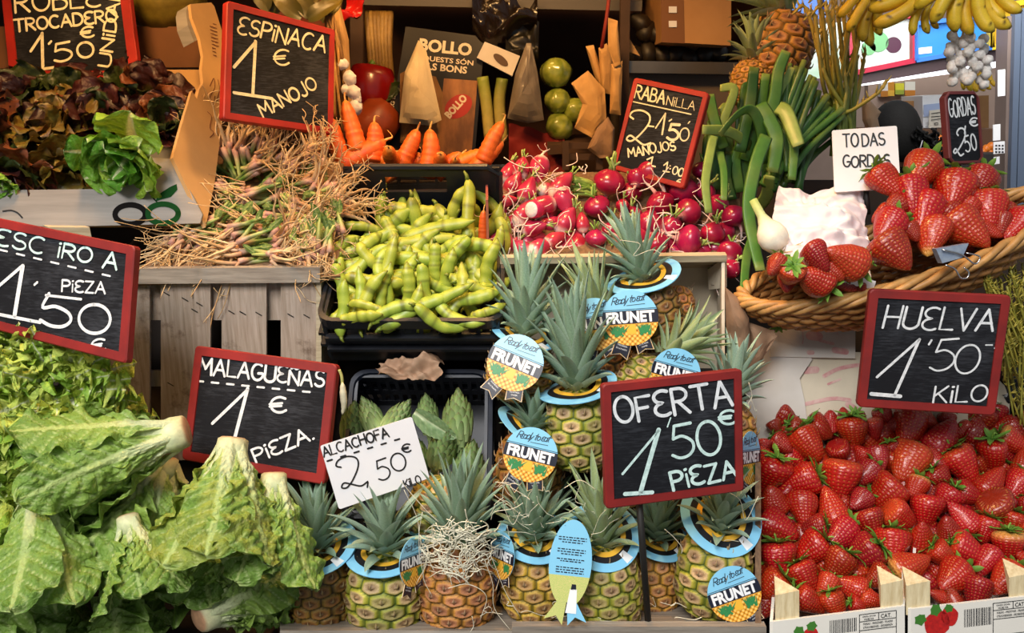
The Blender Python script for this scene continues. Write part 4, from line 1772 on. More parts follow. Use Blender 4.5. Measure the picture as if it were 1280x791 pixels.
# the slatted wooden crate on the left, stood on edge
t = thing('wooden_crate', 'slatted brown wooden crate stood on edge behind the one euro sign', 'crate', Matrix.Translation(P(280, 560, 1.27)))
F1 = plane_px((170, 340, 1.255), (402, 340, 1.255), (280, 560, 1.255))
F2 = plane_px((170, 340, 1.268), (402, 340, 1.268), (280, 560, 1.268))
mb = MB()
a = [F1.at(*p, .012) for p in ((166, 334), (402, 332), (402, 351), (166, 353))]
prism(mb, a[3], a[2], a[1], a[0], .018)
wpart('top_rail', mb, M_GREY_WOOD, t, False)
for (x0, x1) in ((118, 187), (201, 263), (277, 333), (351, 397)):
 mb = MB()
 c = [F1.at(*p) for p in ((x0, 575), (x1, 575), (x1, 353), (x0, 353))]
 prism(mb, *c, .006)
 wpart('slat', mb, M_PLANK, t, False)
for (y0, y1) in ((353, 400), (463, 483), (535, 575)):
 mb = MB()
 c = [F2.at(*p) for p in ((120, y1), (398, y1), (398, y0), (120, y0))]
 prism(mb, *c, .006)
 wpart('cross_board', mb, M_PLANK, t, False)
mb = MB()
c = [F1.at(*p, .004) for p in ((396, 575), (403, 575), (402, 352), (396, 352))]
prism(mb, *c, .02)
wpart('corner_post', mb, M_PALE_WOOD, t, False)
mb = MB()
for x, y in ((205, 365), (228, 372), (246, 378), (286, 388), (300, 389), (320, 390), (360, 392), (380, 393), (240, 386), (210, 478)):
 a, b = F1.at(x, y, .0006), F1.at(x + 7, y + 4, .0006)
 ribbon(mb, [a, b], .0016, F1.n, 0.0003)
wpart('nail', mb, M_STAKE, t, False)
for side in (118, 402):
 mb = MB()
 a = F2.at(side, 350, -.008)
 b = F2.at(side, 575, -.008)
 prism(mb, a, b, b + Vector((0, .16, .04)), a + Vector((0, .16, .04)), .005)
 wpart('side_board', mb, M_PLANK, t, False)

# the wooden crate of pineapples, stood up with its open face to the street
t = thing('wooden_crate', 'pale wooden fruit crate behind the upper pineapples, under the radishes', 'crate', Matrix.Translation(P(765, 470, 1.36)))
mb = MB()
a, b = P(625, 324, 1.30), P(907, 321, 1.30)
up = Vector((0, .25, 1)).normalized()
bar(mb, a, b, .012, .011, (0, -.3, 1))
wpart('front_rail', mb, M_PALE_WOOD, t, False)
mb = MB()
BK = [P(630, 480, 1.40), P(900, 480, 1.40), P(900, 322, 1.40), P(630, 322, 1.40)]
prism(mb, *BK, .005)
wpart('base_board', mb, M_CREAM, t, False)
mb = MB()
prism(mb, P(906, 322, 1.30), P(906, 480, 1.24), P(900, 480, 1.395), P(900, 322, 1.395), .005)
wpart('side_board', mb, M_CREAM, t, False)
mb = MB()
prism(mb, P(626, 480, 1.24), P(626, 322, 1.30), P(632, 322, 1.395), P(632, 480, 1.395), .005)
wpart('side_board', mb, M_BROWN_WOOD, t, False)
mb = MB()
prism(mb, P(640, 326, 1.305), P(906, 323, 1.305), P(900, 332, 1.395), P(640, 335, 1.395), .003)
wpart('top_board', mb, M_PALE_WOOD, t, False)
mb = MB()
cz = [P(905, 323, 1.302), P(884, 337, 1.36), P(886, 362, 1.365), P(905, 360, 1.305)]
mb.slab(cz, [p + Vector((.006, .006, 0)) for p in cz])
wpart('corner_brace', mb, M_CREAM, t, False)

# the low crate the front pineapples stand in
t = thing('wooden_crate', 'low grey wooden crate under the front pineapples, brown board at its right', 'crate', Matrix.Translation(P(760, 790, 1.05)))
mb = MB()
for (y0, y1) in ((783, 795), (798, 811)):
 c = [P(640, y1, .985), P(958, y1, .985), P(958, y0, .985), P(640, y0, .985)]
 prism(mb, *c, .012)
wpart('front_slat', mb, M_GREY_WOOD, t, False)
mb = MB()
prism(mb, P(350, 788, 1.0), P(955, 788, 1.0), P(955, 745, 1.16), P(350, 745, 1.16), .008)
wpart('bottom_board', mb, M_GREY_WOOD, t, False)
mb = MB()
c = [P(944, 792, .985), P(944, 578, 1.115), P(941, 578, 1.22), P(941, 792, 1.16)]
mb.slab(c, [p + Vector((.008, 0, 0)) for p in c])
wpart('side_board', mb, M_BROWN_WOOD, t, False)

# radish tray behind the pineapple crate
t = thing('wooden_tray', 'shallow wooden tray under both radish heaps', 'tray', Matrix.Translation(P(765, 310, 1.42)))
mb = MB()
prism(mb, P(626, 320, 1.36), P(925, 330, 1.36), P(925, 215, 1.58), P(626, 215, 1.58), .006)
wpart('bottom_board', mb, M_BROWN_WOOD, t, False)
mb = MB()
prism(mb, P(609, 330, 1.34), P(607, 250, 1.34), P(607, 205, 1.52), P(609, 270, 1.55), .004)
wpart('side_board', mb, flat('pinkish_board', '#9a4a44', .7, color2='#8a5a3a', vscale=20), t, False)

# ------------------------------------------------------------------ strawberry boxes
M_BOXFRONT = flat('white_printed_box_front', '#e9e4da', 0.6, var=0.05, vscale=12)
M_PRINT_RED = flat('printed_strawberry_red', '#c8201c', .5, color2='#a81818', vscale=200)
M_PRINT_GREEN = flat('printed_leaf_green', '#3f7a2a', .5)
M_PRINT_BLACK = flat('printed_black', '#23262a', .5)
M_PRINT_TEAL = flat('printed_pale_teal', '#b8d8cc', .5)


def strawberry_box(label, x0, x1, yl, yr, posts, pl_y):
 base = P((x0 + x1) / 2, 800, .985)
 t = thing('strawberry_box', label, 'box', Matrix.Translation(base))
 FR = plane_px((x0, yl, .985), (x1, yr, .985), ((x0 + x1) / 2, 900, .965))
 BW = x1 - x0
 mb = MB()
 c = [FR.at(x0, yl + 75), FR.at(x1, yr + 75), FR.at(x1, yr), FR.at(x0, yl)]
 prism(mb, *c, .004)
 wpart('front_panel', mb, M_BOXFRONT, t, False)
 back = P(x0 + 20, 540, 1.30), P(x1 + 6, 540, 1.30)
 for s, (xa, ya, bk) in enumerate(((x0, yl, back[0]), (x1, yr, back[1]))):
  mb = MB()
  a, b = FR.at(xa, ya), FR.at(xa, ya + 75)
  prism(mb, a, b, bk - Vector((0, 0, .13)), bk - Vector((0, 0, .06)), .004)
  wpart('side_panel', mb, M_BOXFRONT, t, False)
 mb = MB()
 prism(mb, FR.at(x0, yl + 70), FR.at(x1, yr + 70), back[1] - Vector((0, 0, .13)), back[0] - Vector((0, 0, .13)), .004)
 wpart('bottom_panel', mb, M_BOXFRONT, t, False)
 for (px, y0, y1, w) in posts:
  mb = MB()
  a = [FR.at(px - w / 2, y1, -.003), FR.at(px + w / 2, y1 - 3, -.003), FR.at(px, y1 - 6, -.03)]
  b = [FR.at(px - w / 2, y0 + 6, -.003), FR.at(px + w / 2, y0, -.003), FR.at(px - w * .3, y0 - 8, -.03)]
  mb.slab(b, a)
  wpart('corner_post', mb, M_POST, t, False)
 # the printed front
 sl = (yr - yl) / BW

 def at(px, dy, lift=.0006):
  return FR.at(px, yl + (px - x0) * sl + dy, lift)
 pr = MB()
 for (cx, cy, w, h, an) in pl_y['fruit']:
  pts = []
  for k in range(20):
   a = 2 * PI * k / 20
   r = 1 - .25 * max(0, -math.sin(a)) * abs(math.cos(a))
   dx, dy = w * math.cos(a) * r * (1 - .25 * max(0, math.sin(a))), h * math.sin(a)
   pts.append(at(cx + dx * math.cos(an) - dy * math.sin(an), cy + dx * math.sin(an) + dy * math.cos(an)))
  pr.add(list(reversed(pts)), [tuple(range(20))])
 wpart('printed_strawberries', pr, M_PRINT_RED, t, False)
 pr = MB()
 for (cx, cy, w, an) in pl_y['leaf']:
  pts = []
  for k in range(18):
   a = 2 * PI * k / 18
   r = w * (1 + .16 * math.cos(6 * a)) * (.6 + .4 * abs(math.cos(a / 2)))
   pts.append(at(cx + r * math.cos(a + an), cy + r * math.sin(a + an), .0009))
  pr.add(list(reversed(pts)), [tuple(range(18))])
 wpart('printed_leaves', pr, M_PRINT_GREEN, t, False)
 pr = MB()
 bx0, bx1, by0, by1 = pl_y['bars']
 rng = random.Random(4)
 x = bx0
 while x < bx1:
  w = rng.choice((.7, 1.0, 1.5))
  pr.add([at(x, by1), at(x + w, by1), at(x + w, by0), at(x, by0)], [(0, 1, 2, 3)])
  x += w + rng.choice((.7, 1.0, 1.4))
 gx0, gx1, gy0, gy1, cx = pl_y['table']
 hl = [(gx0, gy0, gx1, gy0), (gx0, gy0, gx0, gy1), (gx1, gy0, gx1, gy1), (gx0, gy0 + 9, gx1, gy0 + 9), (cx, gy0, cx, gy0 + 9), (gx0, gy0 + 20, gx1, gy0 + 20), (gx0, gy1, gx1, gy1)]
 for (a, b, c, d) in hl:
  ribbon(pr, [at(a, b, 0), at(c, d, 0)], .0009, FR.n, .0009)
 wpart('printed_barcode_and_grid', pr, M_PRINT_BLACK, t, False)
 pr = MB()
 for (x, y, w, h, s) in ((gx0 + (cx - gx0) / 2, gy0 + 2.6, (cx - gx0) * .7, 2.4, 'ORIGEN: ESPAÑA'), (gx0 + (cx - gx0) / 2, gy0 + 6.4, (cx - gx0) * .5, 2.6, 'HUELVA'), (cx + (gx1 - cx) * .42, gy0 + 4.6, (gx1 - cx) * .6, 5, 'CAT.'),
       ((gx0 + gx1) / 2, gy0 + 12.2, (gx1 - gx0) * .8, 2.6, 'FRESAS - FRESONES - FRAISES'), ((gx0 + gx1) / 2, gy0 + 16.6, (gx1 - gx0) * .8, 2.6, 'STRAWBERRIES - ERDBEEREN')):
  c0 = at(x, y)
  ex = (at(x + 1, y) - c0)
  ey = (at(x, y - 1) - c0)
  k = MB()
  fit_text(k, s, 0, 0, w, h, 0, Matrix.Identity(4), bold=.01)
  pr.add([c0 + ex * v[0] + ey * v[1] + FR.n * .0006 for v in k.v], k.f)
 wpart('printed_words', pr, M_PRINT_BLACK, t, False)
 return t


strawberry_box('white strawberry box at the bottom, left of the pair', 966, 1131, 777, 757, ((985, 739, 790, 30), (1116, 726, 768, 28)),
    dict(fruit=[(1012, 26, 12, 14, .3), (1000, 30, 10, 12, -.3)], leaf=[(997, 16, 8, .3), (1014, 10, 7, 1.2)], bars=(1037, 1070, 7, 24), table=(1074, 1120, 4, 36, 1098)))
strawberry_box('white strawberry box at the bottom right corner of the stall', 1139, 1292, 761, 744, ((1149, 727, 770, 30), (1278, 717, 750, 30)),
    dict(fruit=[(1171, 22, 17, 17, .5), (1187, 14, 11, 13, -.3)], leaf=[(1168, 4, 8, .2), (1150, 13, 8, 1.4), (1186, 3, 6, 2)], bars=(1205, 1239, 8, 30), table=(1241, 1286, 4, 44, 1266)))

# ------------------------------------------------------------------ cardboard behind the strawberries and at the left
M_STAIN = flat('pink_stain', '#c98a8a', .7, color2='#d9b7ae', vscale=60)
CB = plane_px((920, 540, 1.31), (1080, 540, 1.31), (1000, 420, 1.36))


def card_sheet(name, label, cat, pl, outline, th, m, lift=0.0, group=None, extra=None):
 f = [pl.at(x, y, lift) for x, y in outline]
 b = [pl.at(x, y, lift - th) for x, y in outline]
 c = sum(f, Vector()) / len(f)
 base = Vector((c.x, c.y, min(p.z for p in f)))
 t = thing(name, label, cat, Matrix.Translation(base), group)
 mb = MB()
 mb.slab(list(reversed(f)), list(reversed(b)))
 wpart('sheet', mb, m, t, False)
 return t


t = card_sheet('cardboard_sheet', 'white cardboard sheet with notched edge, left of the strawberry price sign', 'cardboard', CB,
    [(930, 560), (1012, 560), (1004, 500), (998, 473), (1014, 449), (1006, 440), (968, 412), (935, 414)], .003, M_WHITEBOARD, .006)
t = card_sheet('cardboard_sheet', 'beige stained cardboard sheet directly left of the strawberry price sign', 'cardboard', CB,
    [(985, 560), (1262, 560), (1262, 440), (990, 440)], .003, M_CREAM, .0)
mb = MB()
for pts, w in (([(1006, 505), (1040, 498), (1062, 500)], 5), ([(1030, 470), (1045, 462), (1060, 458), (1075, 456)], 5), ([(1006, 463), (1020, 462)], 9), ([(1060, 505), (1070, 512)], 8), ([(1035, 480), (1050, 474)], 3)):
 ribbon(mb, smooth_path([CB.at(*p) for p in pts], 4), w * .0013, CB.n, .0006)
wpart('fruit_stain', mb, M_STAIN, t, False)
t = card_sheet('fruit_carton', 'white carton edge with pink stains under the wicker basket', 'carton', plane_px((990, 445, 1.345), (1080, 445, 1.345), (1000, 410, 1.365)),
    [(962, 446), (1068, 448), (1068, 412), (962, 410)], .02, M_WHITEBOARD, .004)
CR = plane_px((990, 445, 1.345), (1080, 445, 1.345), (1000, 410, 1.365))
mb = MB()
for pts, w in (([(1012, 420), (1022, 421)], 12), ([(1042, 438), (1056, 440)], 8), ([(1010, 441), (1014, 441)], 6), ([(1024, 426), (1040, 430)], 4)):
 ribbon(mb, [CR.at(*p, .004) for p in pts], w * .0013, CR.n, .0006)
for pts in ([(1002, 413), (1003, 424), (1002, 430)], [(1045, 412), (1046, 419)]):
 ribbon(mb, [CR.at(*p, .004) for p in pts], .0012, CR.n, .0007)
wpart('fruit_stain', mb, M_STAIN, t, False)

# lettuce carton, upper left
CF = plane_px((0, 280, 1.30), (250, 262, 1.30), (120, 200, 1.325))
t = thing('lettuce_carton', 'grey printed cardboard carton full of red lettuces, upper left', 'carton', Matrix.Translation(P(120, 278, 1.36)))
mb = MB()
f = [CF.at(*p) for p in ((-40, 283), (90, 283), (250, 279), (253, 268), (217, 199), (180, 196), (184, 214), (150, 236), (-40, 238))]
b = [CF.at(*p, -.005) for p in ((-40, 283), (90, 283), (250, 279), (253, 268), (217, 199), (180, 196), (184, 214), (150, 236), (-40, 238))]
mb.slab(f, b)
wpart('front_panel', mb, M_GREYBOARD, t, False)
SD = Plane(P(255, 278, 1.302), P(216, 198, 1.31), P(275, 60, 1.60))
mb = MB()
ol = [(257, 284), (216, 197), (226, 160), (240, 113), (246, 124), (249, 112), (254, 104), (252, 86), (254, 70), (250, 48), (240, 22), (238, 5), (264, 3), (268, 8), (279, 43), (278, 110), (277, 160), (268, 230)]
mb.slab([SD.at(*p, 0) for p in ol], [SD.at(*p, -.006) for p in ol])
wpart('side_panel', mb, M_KRAFT, t, False, 'torn kraft side wall')
mb = MB()
ol = [(238, 5), (250, 48), (246, 50), (238, 30), (236, 12)]
mb.slab([SD.at(x, y, -.006) for x, y in ol], [SD.at(x, y, -.03) for x, y in ol])
wpart('torn_flap', mb, M_GREYBOARD, t, False)
mb = MB()
for (x, y, n) in ((262, 33, 9), (266, 30, 7)):
 for k in range(n):
  yy = y + k * 4.5
  ribbon(mb, [SD.at(x + k * .5, yy), SD.at(x + 4 + k * .5, yy + 1)], .0018, SD.n, .0008)
for pts in ([(262, 108), (267, 98), (268, 110), (262, 122), (266, 132), (268, 120)], [(259, 140), (264, 146), (262, 160), (267, 166), (262, 172)], [(272, 100), (274, 112), (270, 128)]):
 ribbon(mb, smooth_path([SD.at(*p) for p in pts], 4), .0016, SD.n, .0008)
wpart('printed_marks', mb, flat('faded_ink', '#6a3a2a', .7), t, False)
mb = MB()
c = [P(-60, 86, 1.66), P(262, 84, 1.66), P(262, 33, 1.68), P(-60, 33, 1.68)]
prism(mb, *c, .006)
wpart('back_panel', mb, M_KRAFT_DARK, t, False)
mb = MB()
prism(mb, P(-45, 283, 1.31), P(250, 280, 1.31), P(262, 87, 1.655), P(-60, 87, 1.655), .005)
wpart('bottom_panel', mb, M_KRAFT, t, False)
# two rings and a leaf printed on the front panel
mb = MB()
for (cx, cy, rx, ry, mi) in ((163, 268, 19, 12, 0), (204, 267, 19, 12, 1)):
 ring = [(cx + rx * math.cos(R(a)), cy + ry * math.sin(R(a))) for a in range(0, 361, 12)]
 ribbon(mb, [CF.at(*p) for p in ring], .0085, CF.n, .0006 + mi * .0003, mi)
lf = [(194, 252), (200, 242), (212, 234), (221, 230), (222, 237), (214, 246), (203, 249)]
mb.add([CF.at(x, y, .0008) for x, y in reversed(lf)], [tuple(range(len(lf)))], 1)
ribbon(mb, [CF.at(190, 246), CF.at(196, 252)], .002, CF.n, .0006, 0)
wpart('printed_logo', mb, [flat('logo_dark', '#120f0e', .8, spec=.1), flat('logo_green', '#12401a', .8, spec=.1)], t, False)
mb = MB()
ribbon(mb, smooth_path([CF.at(*p) for p in ((4, 264), (14, 263), (22, 266), (28, 272))], 4), .0025, CF.n, .0006)
wpart('printed_line', mb, M_STAKE, t, False)

t = card_sheet('cardboard_flap', 'grey cardboard flap rising behind the red lettuce carton', 'cardboard', plane_px((160, 30, 1.75), (250, 30, 1.75), (200, 5, 1.78)), [(150, 32), (246, 32), (176, 4), (150, -8)], .004, M_GREYBOARD)
mb = MB()
c = [P(60, 284, 1.285), P(112, 284, 1.285), P(96, 278, 1.32), P(44, 276, 1.32)]
prism(mb, *c, .02)
wsolo('wooden_ledge', mb, M_PALE_WOOD, 'pale wooden ledge under the lettuce carton, above the escarole sign', 'ledge', P(80, 284, 1.29), smooth=False)
# ------------------------------------------------------------------ strawberries in the boxes
rng = random.Random(21)


def berry_Y(py):
 return lerp(1.02, 1.305, (750 - py) / 232.0)


BERRY_LIST = [  # x, y, width in picture pixels / 2.542 from (900, 480); tip direction; look
 (160, 285, 110, 'bright red'), (260, 308, 105, 'bright red'), (280, 190, 100, 'bright red'), (195, 190, 66, 'deep red'), (175, 135, 45, 'deep red'), (315, 140, 80, 'deep red'),
 (420, 150, 95, 'bright red'), (380, 215, 70, 'deep red'), (350, 118, 60, 'bright red'), (500, 235, 75, 'deep red'), (600, 140, 112, 'bright red'), (600, 245, 110, 'orange red'),
 (490, 140, 60, 'orange red'), (705, 175, 110, 'bright red'), (820, 165, 88, 'deep red'), (865, 225, 95, 'bright red'), (930, 185, 84, 'pale shouldered'), (770, 255, 112, 'orange red'),
 (680, 240, 72, 'bright red'), (700, 300, 78, 'deep red'), (860, 320, 98, 'bright red'), (945, 325, 88, 'orange red'), (465, 285, 82, 'deep red'), (380, 305, 115, 'orange red'),
 (530, 345, 110, 'bright red'), (445, 370, 72, 'deep red'), (355, 395, 96, 'orange red'), (262, 393, 95, 'bright red'), (170, 370, 88, 'bright red'), (180, 455, 112, 'bright red'),
 (300, 455, 76, 'deep red'), (385, 480, 100, 'bright red'), (475, 445, 95, 'deep red'), (570, 420, 88, 'orange red'), (655, 400, 96, 'bright red'), (720, 365, 86, 'bright red'),
 (785, 350, 78, 'bright red'), (770, 425, 84, 'orange red'), (880, 400, 110, 'deep red'), (935, 445, 82, 'bright red'), (850, 460, 78, 'bright red'), (725, 460, 76, 'deep red'),
 (640, 490, 92, 'bright red'), (545, 510, 100, 'pale tipped'), (460, 535, 110, 'deep red'), (290, 525, 96, 'bright red'), (185, 555, 106, 'bright red'), (265, 615, 100, 'bright red'),
 (375, 575, 102, 'deep red'), (170, 640, 96, 'bright red'), (280, 690, 88, 'bright red'), (340, 645, 76, 'pale tipped'), (415, 645, 86, 'orange red'), (365, 705, 78, 'bright red'),
 (485, 685, 60, 'orange red'), (505, 615, 82, 'deep red'), (600, 580, 106, 'pale shouldered'), (705, 540, 76, 'pale tipped'), (790, 530, 96, 'orange red'), (845, 565, 86, 'bright red'),
 (915, 515, 96, 'pale shouldered'), (740, 615, 106, 'bright red'), (815, 660, 96, 'deep red'), (910, 620, 106, 'orange red'), (692, 672, 46, 'bright red'), (740, 685, 62, 'deep red'),
 (435, 700, 48, 'pale tipped'), (622, 330, 70, 'pale shouldered'), (450, 225, 54, 'bright red'), (560, 130, 54, 'deep red'), (548, 205, 52, 'deep red'), (440, 118, 55, 'bright red'),
 (520, 100, 55, 'deep red'), (395, 105, 50, 'bright red'), (720, 120, 60, 'deep red'), (770, 150, 60, 'bright red'), (660, 120, 58, 'bright red'), (245, 135, 60, 'deep red'),
 (965, 250, 70, 'bright red'), (990, 200, 80, 'bright red'), (990, 400, 80, 'deep red'), (985, 480, 80, 'bright red'), (990, 570, 80, 'bright red'), (975, 640, 70, 'deep red'),
 (140, 200, 50, 'deep red'), (150, 230, 55, 'deep red'),
]
placed = [(900 + a / 2.542, 480 + b / 2.542, c / 2.542, d, 0.0) for a, b, c, d in BERRY_LIST]
tries = 0
fill = []
while tries < 2600 and len(fill) < 80:
 tries += 1
 x, y = rng.uniform(950, 1292), rng.uniform(520, 757)
 if x < 966 and y < 565 or y > 765 - (x - 966) * .075 - 6:
  continue
 if any((x - q[0]) ** 2 + (y - q[1]) ** 2 < 20 ** 2 for q in fill):
  continue
 near = min((x - q[0]) ** 2 + (y - q[1]) ** 2 for q in placed) ** .5
 if near < 15:
  continue
 fill.append((x, y, rng.uniform(34, 44), rng.choice(['deep red', 'deep red', 'bright red']), .03))
items = []
for i, (x, y, w, look, dy) in enumerate(placed + fill):
 caly = rng.random() < .72
 ang = rng.uniform(-75, 75) + (180 if rng.random() < .18 else 0)
 side = 'left' if x < 1135 else 'right'
 if y > 715:
  zone = 'along box front'
 elif y > 655:
  zone = 'low on heap'
 elif y > 595:
  zone = 'mid heap'
 elif y > 552:
  zone = 'high on heap'
 else:
  zone = 'at heap back edge'
 o = strawberry(x, y, berry_Y(y) + dy, w * (1.16 if dy == 0 else 1.1), look, rng, 'strawberries heaped in the %s box' % side, caly, ang)
 size = 'large' if w > 38 else ('small' if w < 28 else 'medium')
 items.append((o, x, '%s %s strawberry%s' % (size, look, '' if caly else ', leafless'), '%s, %s box' % (zone, side)))
label_all(items, '{look} {zone}, {ord}', '{look} {zone}')

# ------------------------------------------------------------------ wicker basket
BC = P(1122, 320, 1.285)
BX = Vector((.95, 0, .325)).normalized()
BYv = Vector((0, .90, .43))
BYv = (BYv - BX * BYv.dot(BX)).normalized()
BN = BX.cross(BYv).normalized()
BA, BB, BD = .246, .072, .10
M_WICKER = pigment('wicker', .5, .25, 70, bump=.2)
t = thing('wicker_basket', 'boat-shaped woven wicker basket tipped forward, full of large strawberries', 'basket', Matrix.Translation(BC - BN * BD))


def bpt(phi, v, r=1.0):
 """v 0 rim .. 1 base"""
 k = (1 - .55 * v ** 1.6) * r
 sag = .0
 return BC + BX * (BA * k * math.cos(phi)) + BYv * (BB * k * math.sin(phi)) - BN * (BD * v ** .8 - .012 * abs(math.cos(phi)) ** 3)


w1, w2, w3 = hx('#8a5a2c'), hx('#b07c42'), hx('#c89858')
wk = MB()
rows = 13
NS = 150
rr = random.Random(5)
for i in range(rows):
 v = .05 + .93 * i / (rows - 1)
 pts, cols = [], []
 for k in range(NS + 1):
  ph = 2 * PI * k / NS
  wob = .0045 * math.sin(ph * 26 + i * PI)
  p = bpt(ph, v)
  o = (p - (BC - BN * BD * v * .8)).normalized()
  pts.append(p + o * wob + BN * .0022 * math.cos(ph * 26 + i * PI))
  cols.append(mix3(w1, w2, .5 + .5 * math.sin(ph * 26 + i * PI) * .6 + .4 * ns(ph * 6, i * 3.3)))
 wk.tube(pts, .0050, 6, 0, cols, caps=False)
for k in range(52):
 ph = 2 * PI * (k + .5) / 52
 wk.tube([bpt(ph, v / 8) for v in range(9)], .0028, 5, 0, w1)
wpart('woven_wall', wk, M_WICKER, t)
wb = MB()
vs = [bpt(2 * PI * k / 48, .99, .97) for k in range(48)]
wb.add(vs, [tuple(range(48))], 0, w1)
wpart('base', wb, M_WICKER, t)
rm = MB()
for s in range(4):
 pts, cols, rad = [], [], []
 for k in range(NS + 1):
  ph = 2 * PI * k / NS
  tw = ph * 9 + s * PI / 2
  p = bpt(ph, 0)
  o = (p - BC).normalized()
  pts.append(p + o * .0085 * math.cos(tw) + BN * .0075 * math.sin(tw) + BN * .003)
  cols.append(mix3(w2, w3, .5 + .6 * ns(ph * 5, s * 7.1)))
  rad.append(.0058)
 rm.tube(pts, rad, 6, 0, cols, caps=False)
wpart('braided_rim', rm, M_WICKER, t)

# strawberries in the basket
BL = [(735, 185, 132, 'bright red', 1), (610, 225, 112, 'bright red', 1), (705, 280, 132, 'bright red', 1), (855, 265, 150, 'bright red', 1), (955, 225, 112, 'deep red', 1), (985, 325, 124, 'orange red', 1),
  (755, 345, 138, 'bright red', 0), (615, 395, 122, 'bright red', 1), (632, 480, 148, 'deep red', 0), (775, 425, 130, 'pale tipped', 0), (900, 395, 140, 'bright red', 0), (985, 405, 66, 'bright red', 0),
  (1088, 390, 112, 'orange red', 0), (640, 320, 84, 'deep red', 1), (860, 350, 100, 'deep red', 0), (702, 410, 70, 'deep red', 1), (1030, 385, 80, 'deep red', 0), (900, 330, 90, 'bright red', 0),
  (355, 500, 106, 'deep red', 0), (258, 562, 100, 'orange red', 1), (205, 535, 82, 'deep red', 1), (350, 582, 118, 'bright red', 1), (460, 510, 128, 'orange red', 1), (408, 555, 84, 'bright red', 1), (520, 540, 60, 'bright red', 1)]
BL += [(rng.uniform(600, 1080), rng.uniform(330, 440), rng.uniform(84, 105), rng.choice(['deep red', 'bright red']), 2) for _ in range(16)]
BL += [(rng.uniform(230, 560), rng.uniform(540, 600), rng.uniform(70, 86), 'deep red', 2) for _ in range(7)]
items = []
for i, (a, b, w, look, cal) in enumerate(BL):
 x, y = 900 + a / 2.929, 150 + b / 2.929
 Y = lerp(1.20, 1.32, (345 - y) / 130)
 if a < 540:
  Y = 1.20
 if cal == 2:
  Y, cal = Y + .03, 0
 an = rng.uniform(-60, 60)
 if (a, b) in ((258, 562), (460, 510), (350, 582)):
  an, = {258: (-10,), 460: (110,), 350: (115,)}[a]
 o = strawberry(x, y, Y, w / 2.929 * 1.14, look, rng, 'large strawberries in the wicker basket', bool(cal), an, -25 if a != 258 else 55)
 zone = 'at the basket left end' if a < 540 else ('on top of the basket heap' if b < 300 else 'at the basket rim')
 items.append((o, x, '%s large strawberry%s' % (look, ' with leafy cap' if cal else ''), zone))
label_all(items, '{look} {zone}, {ord}', '{look} {zone}')
o = strawberry(973, 402, 1.31, 22, 'deep red', rng, None, True, 200, 50)
o['label'] = 'single small strawberry on the carton edge below the wicker basket'

# binder clip on the rim
t = thing('binder_clip', 'blue-grey metal binder clip on the wicker basket rim', 'clip', Matrix.Translation(P(1192, 325, 1.185)))
CPn = plane_px((1170, 320, 1.17), (1212, 310, 1.17), (1190, 345, 1.165))
mb = MB()
c = [CPn.at(*p) for p in ((1178, 329), (1203, 322), (1211, 304), (1170, 311))]
prism(mb, *c, .014)
wpart('jaw', mb, flat('blued_clip_steel', '#7f8fa8', .4, color2='#9aa6b4', vscale=70, metal=.3), t, False)
mb = MB()
for pts in ([(1176, 312), (1200, 318), (1215, 329), (1221, 327), (1222, 320), (1206, 316)], [(1180, 331), (1192, 336), (1199, 347), (1207, 347), (1209, 340), (1203, 334)]):
 mb.tube(smooth_path([CPn.at(*p, .004) for p in pts], 5), .0012, 6)
wpart('wire_handle', mb, flat('bright_wire', '#c9c9c9', .25, metal=1), t)

# crumpled paper in the basket
M_PAPER = flat('crumpled_white_paper', '#ece6e4', .75, color2='#e6d6d6', vscale=9, bump=.2, bdist=.002)


def crumple(name, label, cat, outline_fn, nu, nv, amp, m, seed, thick=0.0, freq=9.0):
 mb = MB()
 f2, b2 = [], []
 cr = random.Random(seed)
 folds = [(math.cos(a), math.sin(a), fr, .85 / fr) for a, fr in [(cr.uniform(0, PI), f) for f in (.9, 1.3, 1.9, 2.6, 3.7, 5.0)]]
 for i in range(nu):
  for j in range(nv):
   p = outline_fn(i / (nu - 1), j / (nv - 1))
   q = p * freq
   r1 = 0
   for (dx, dz, fr, am) in folds:
    w = q.x * dx + (q.z + q.y) * dz + .55 * ns(q.x * 1.6, (q.z + q.y) * 1.6, seed + fr * 3)
    r1 += am * abs((w * fr) % 1 - .5) * 2
   f2.append(p + Vector((0, -.7, .7)) * (amp * (.5 - r1)))
 b2 = [p + Vector((0, .0025, -.0015)) for p in f2]
 fs = []
 for i in range(nu - 1):
  for j in range(nv - 1):
   a = i * nv + j
   fs.append((a, a + 1, a + nv + 1, a + nv))
 n = len(f2)
 mb.add(f2 + b2, fs + [tuple(reversed([k + n for k in f])) for f in fs])
 c = sum(f2, Vector()) / n
 return wsolo(name, mb, m, label, cat, Vector((c.x, c.y, min(p.z for p in f2))))


def paper_fn(u, v):
 lx, rx = lerp(978, 985, v) - 12 * math.sin(PI * v), lerp(1082, 1098, v)
 ty, by = 222 + 6 * math.sin(u * 6), 352 - 18 * (1 - u)
 return P(lerp(lx, rx, u), lerp(ty + 16 * u, by, v), lerp(1.345, 1.205, v) - .03 * math.sin(PI * v) * math.sin(PI * u))


crumple('paper_sheet', 'crumpled white paper lining the wicker basket, left of its strawberries', 'paper', paper_fn, 80, 80, .016, M_PAPER, 3, freq=9)

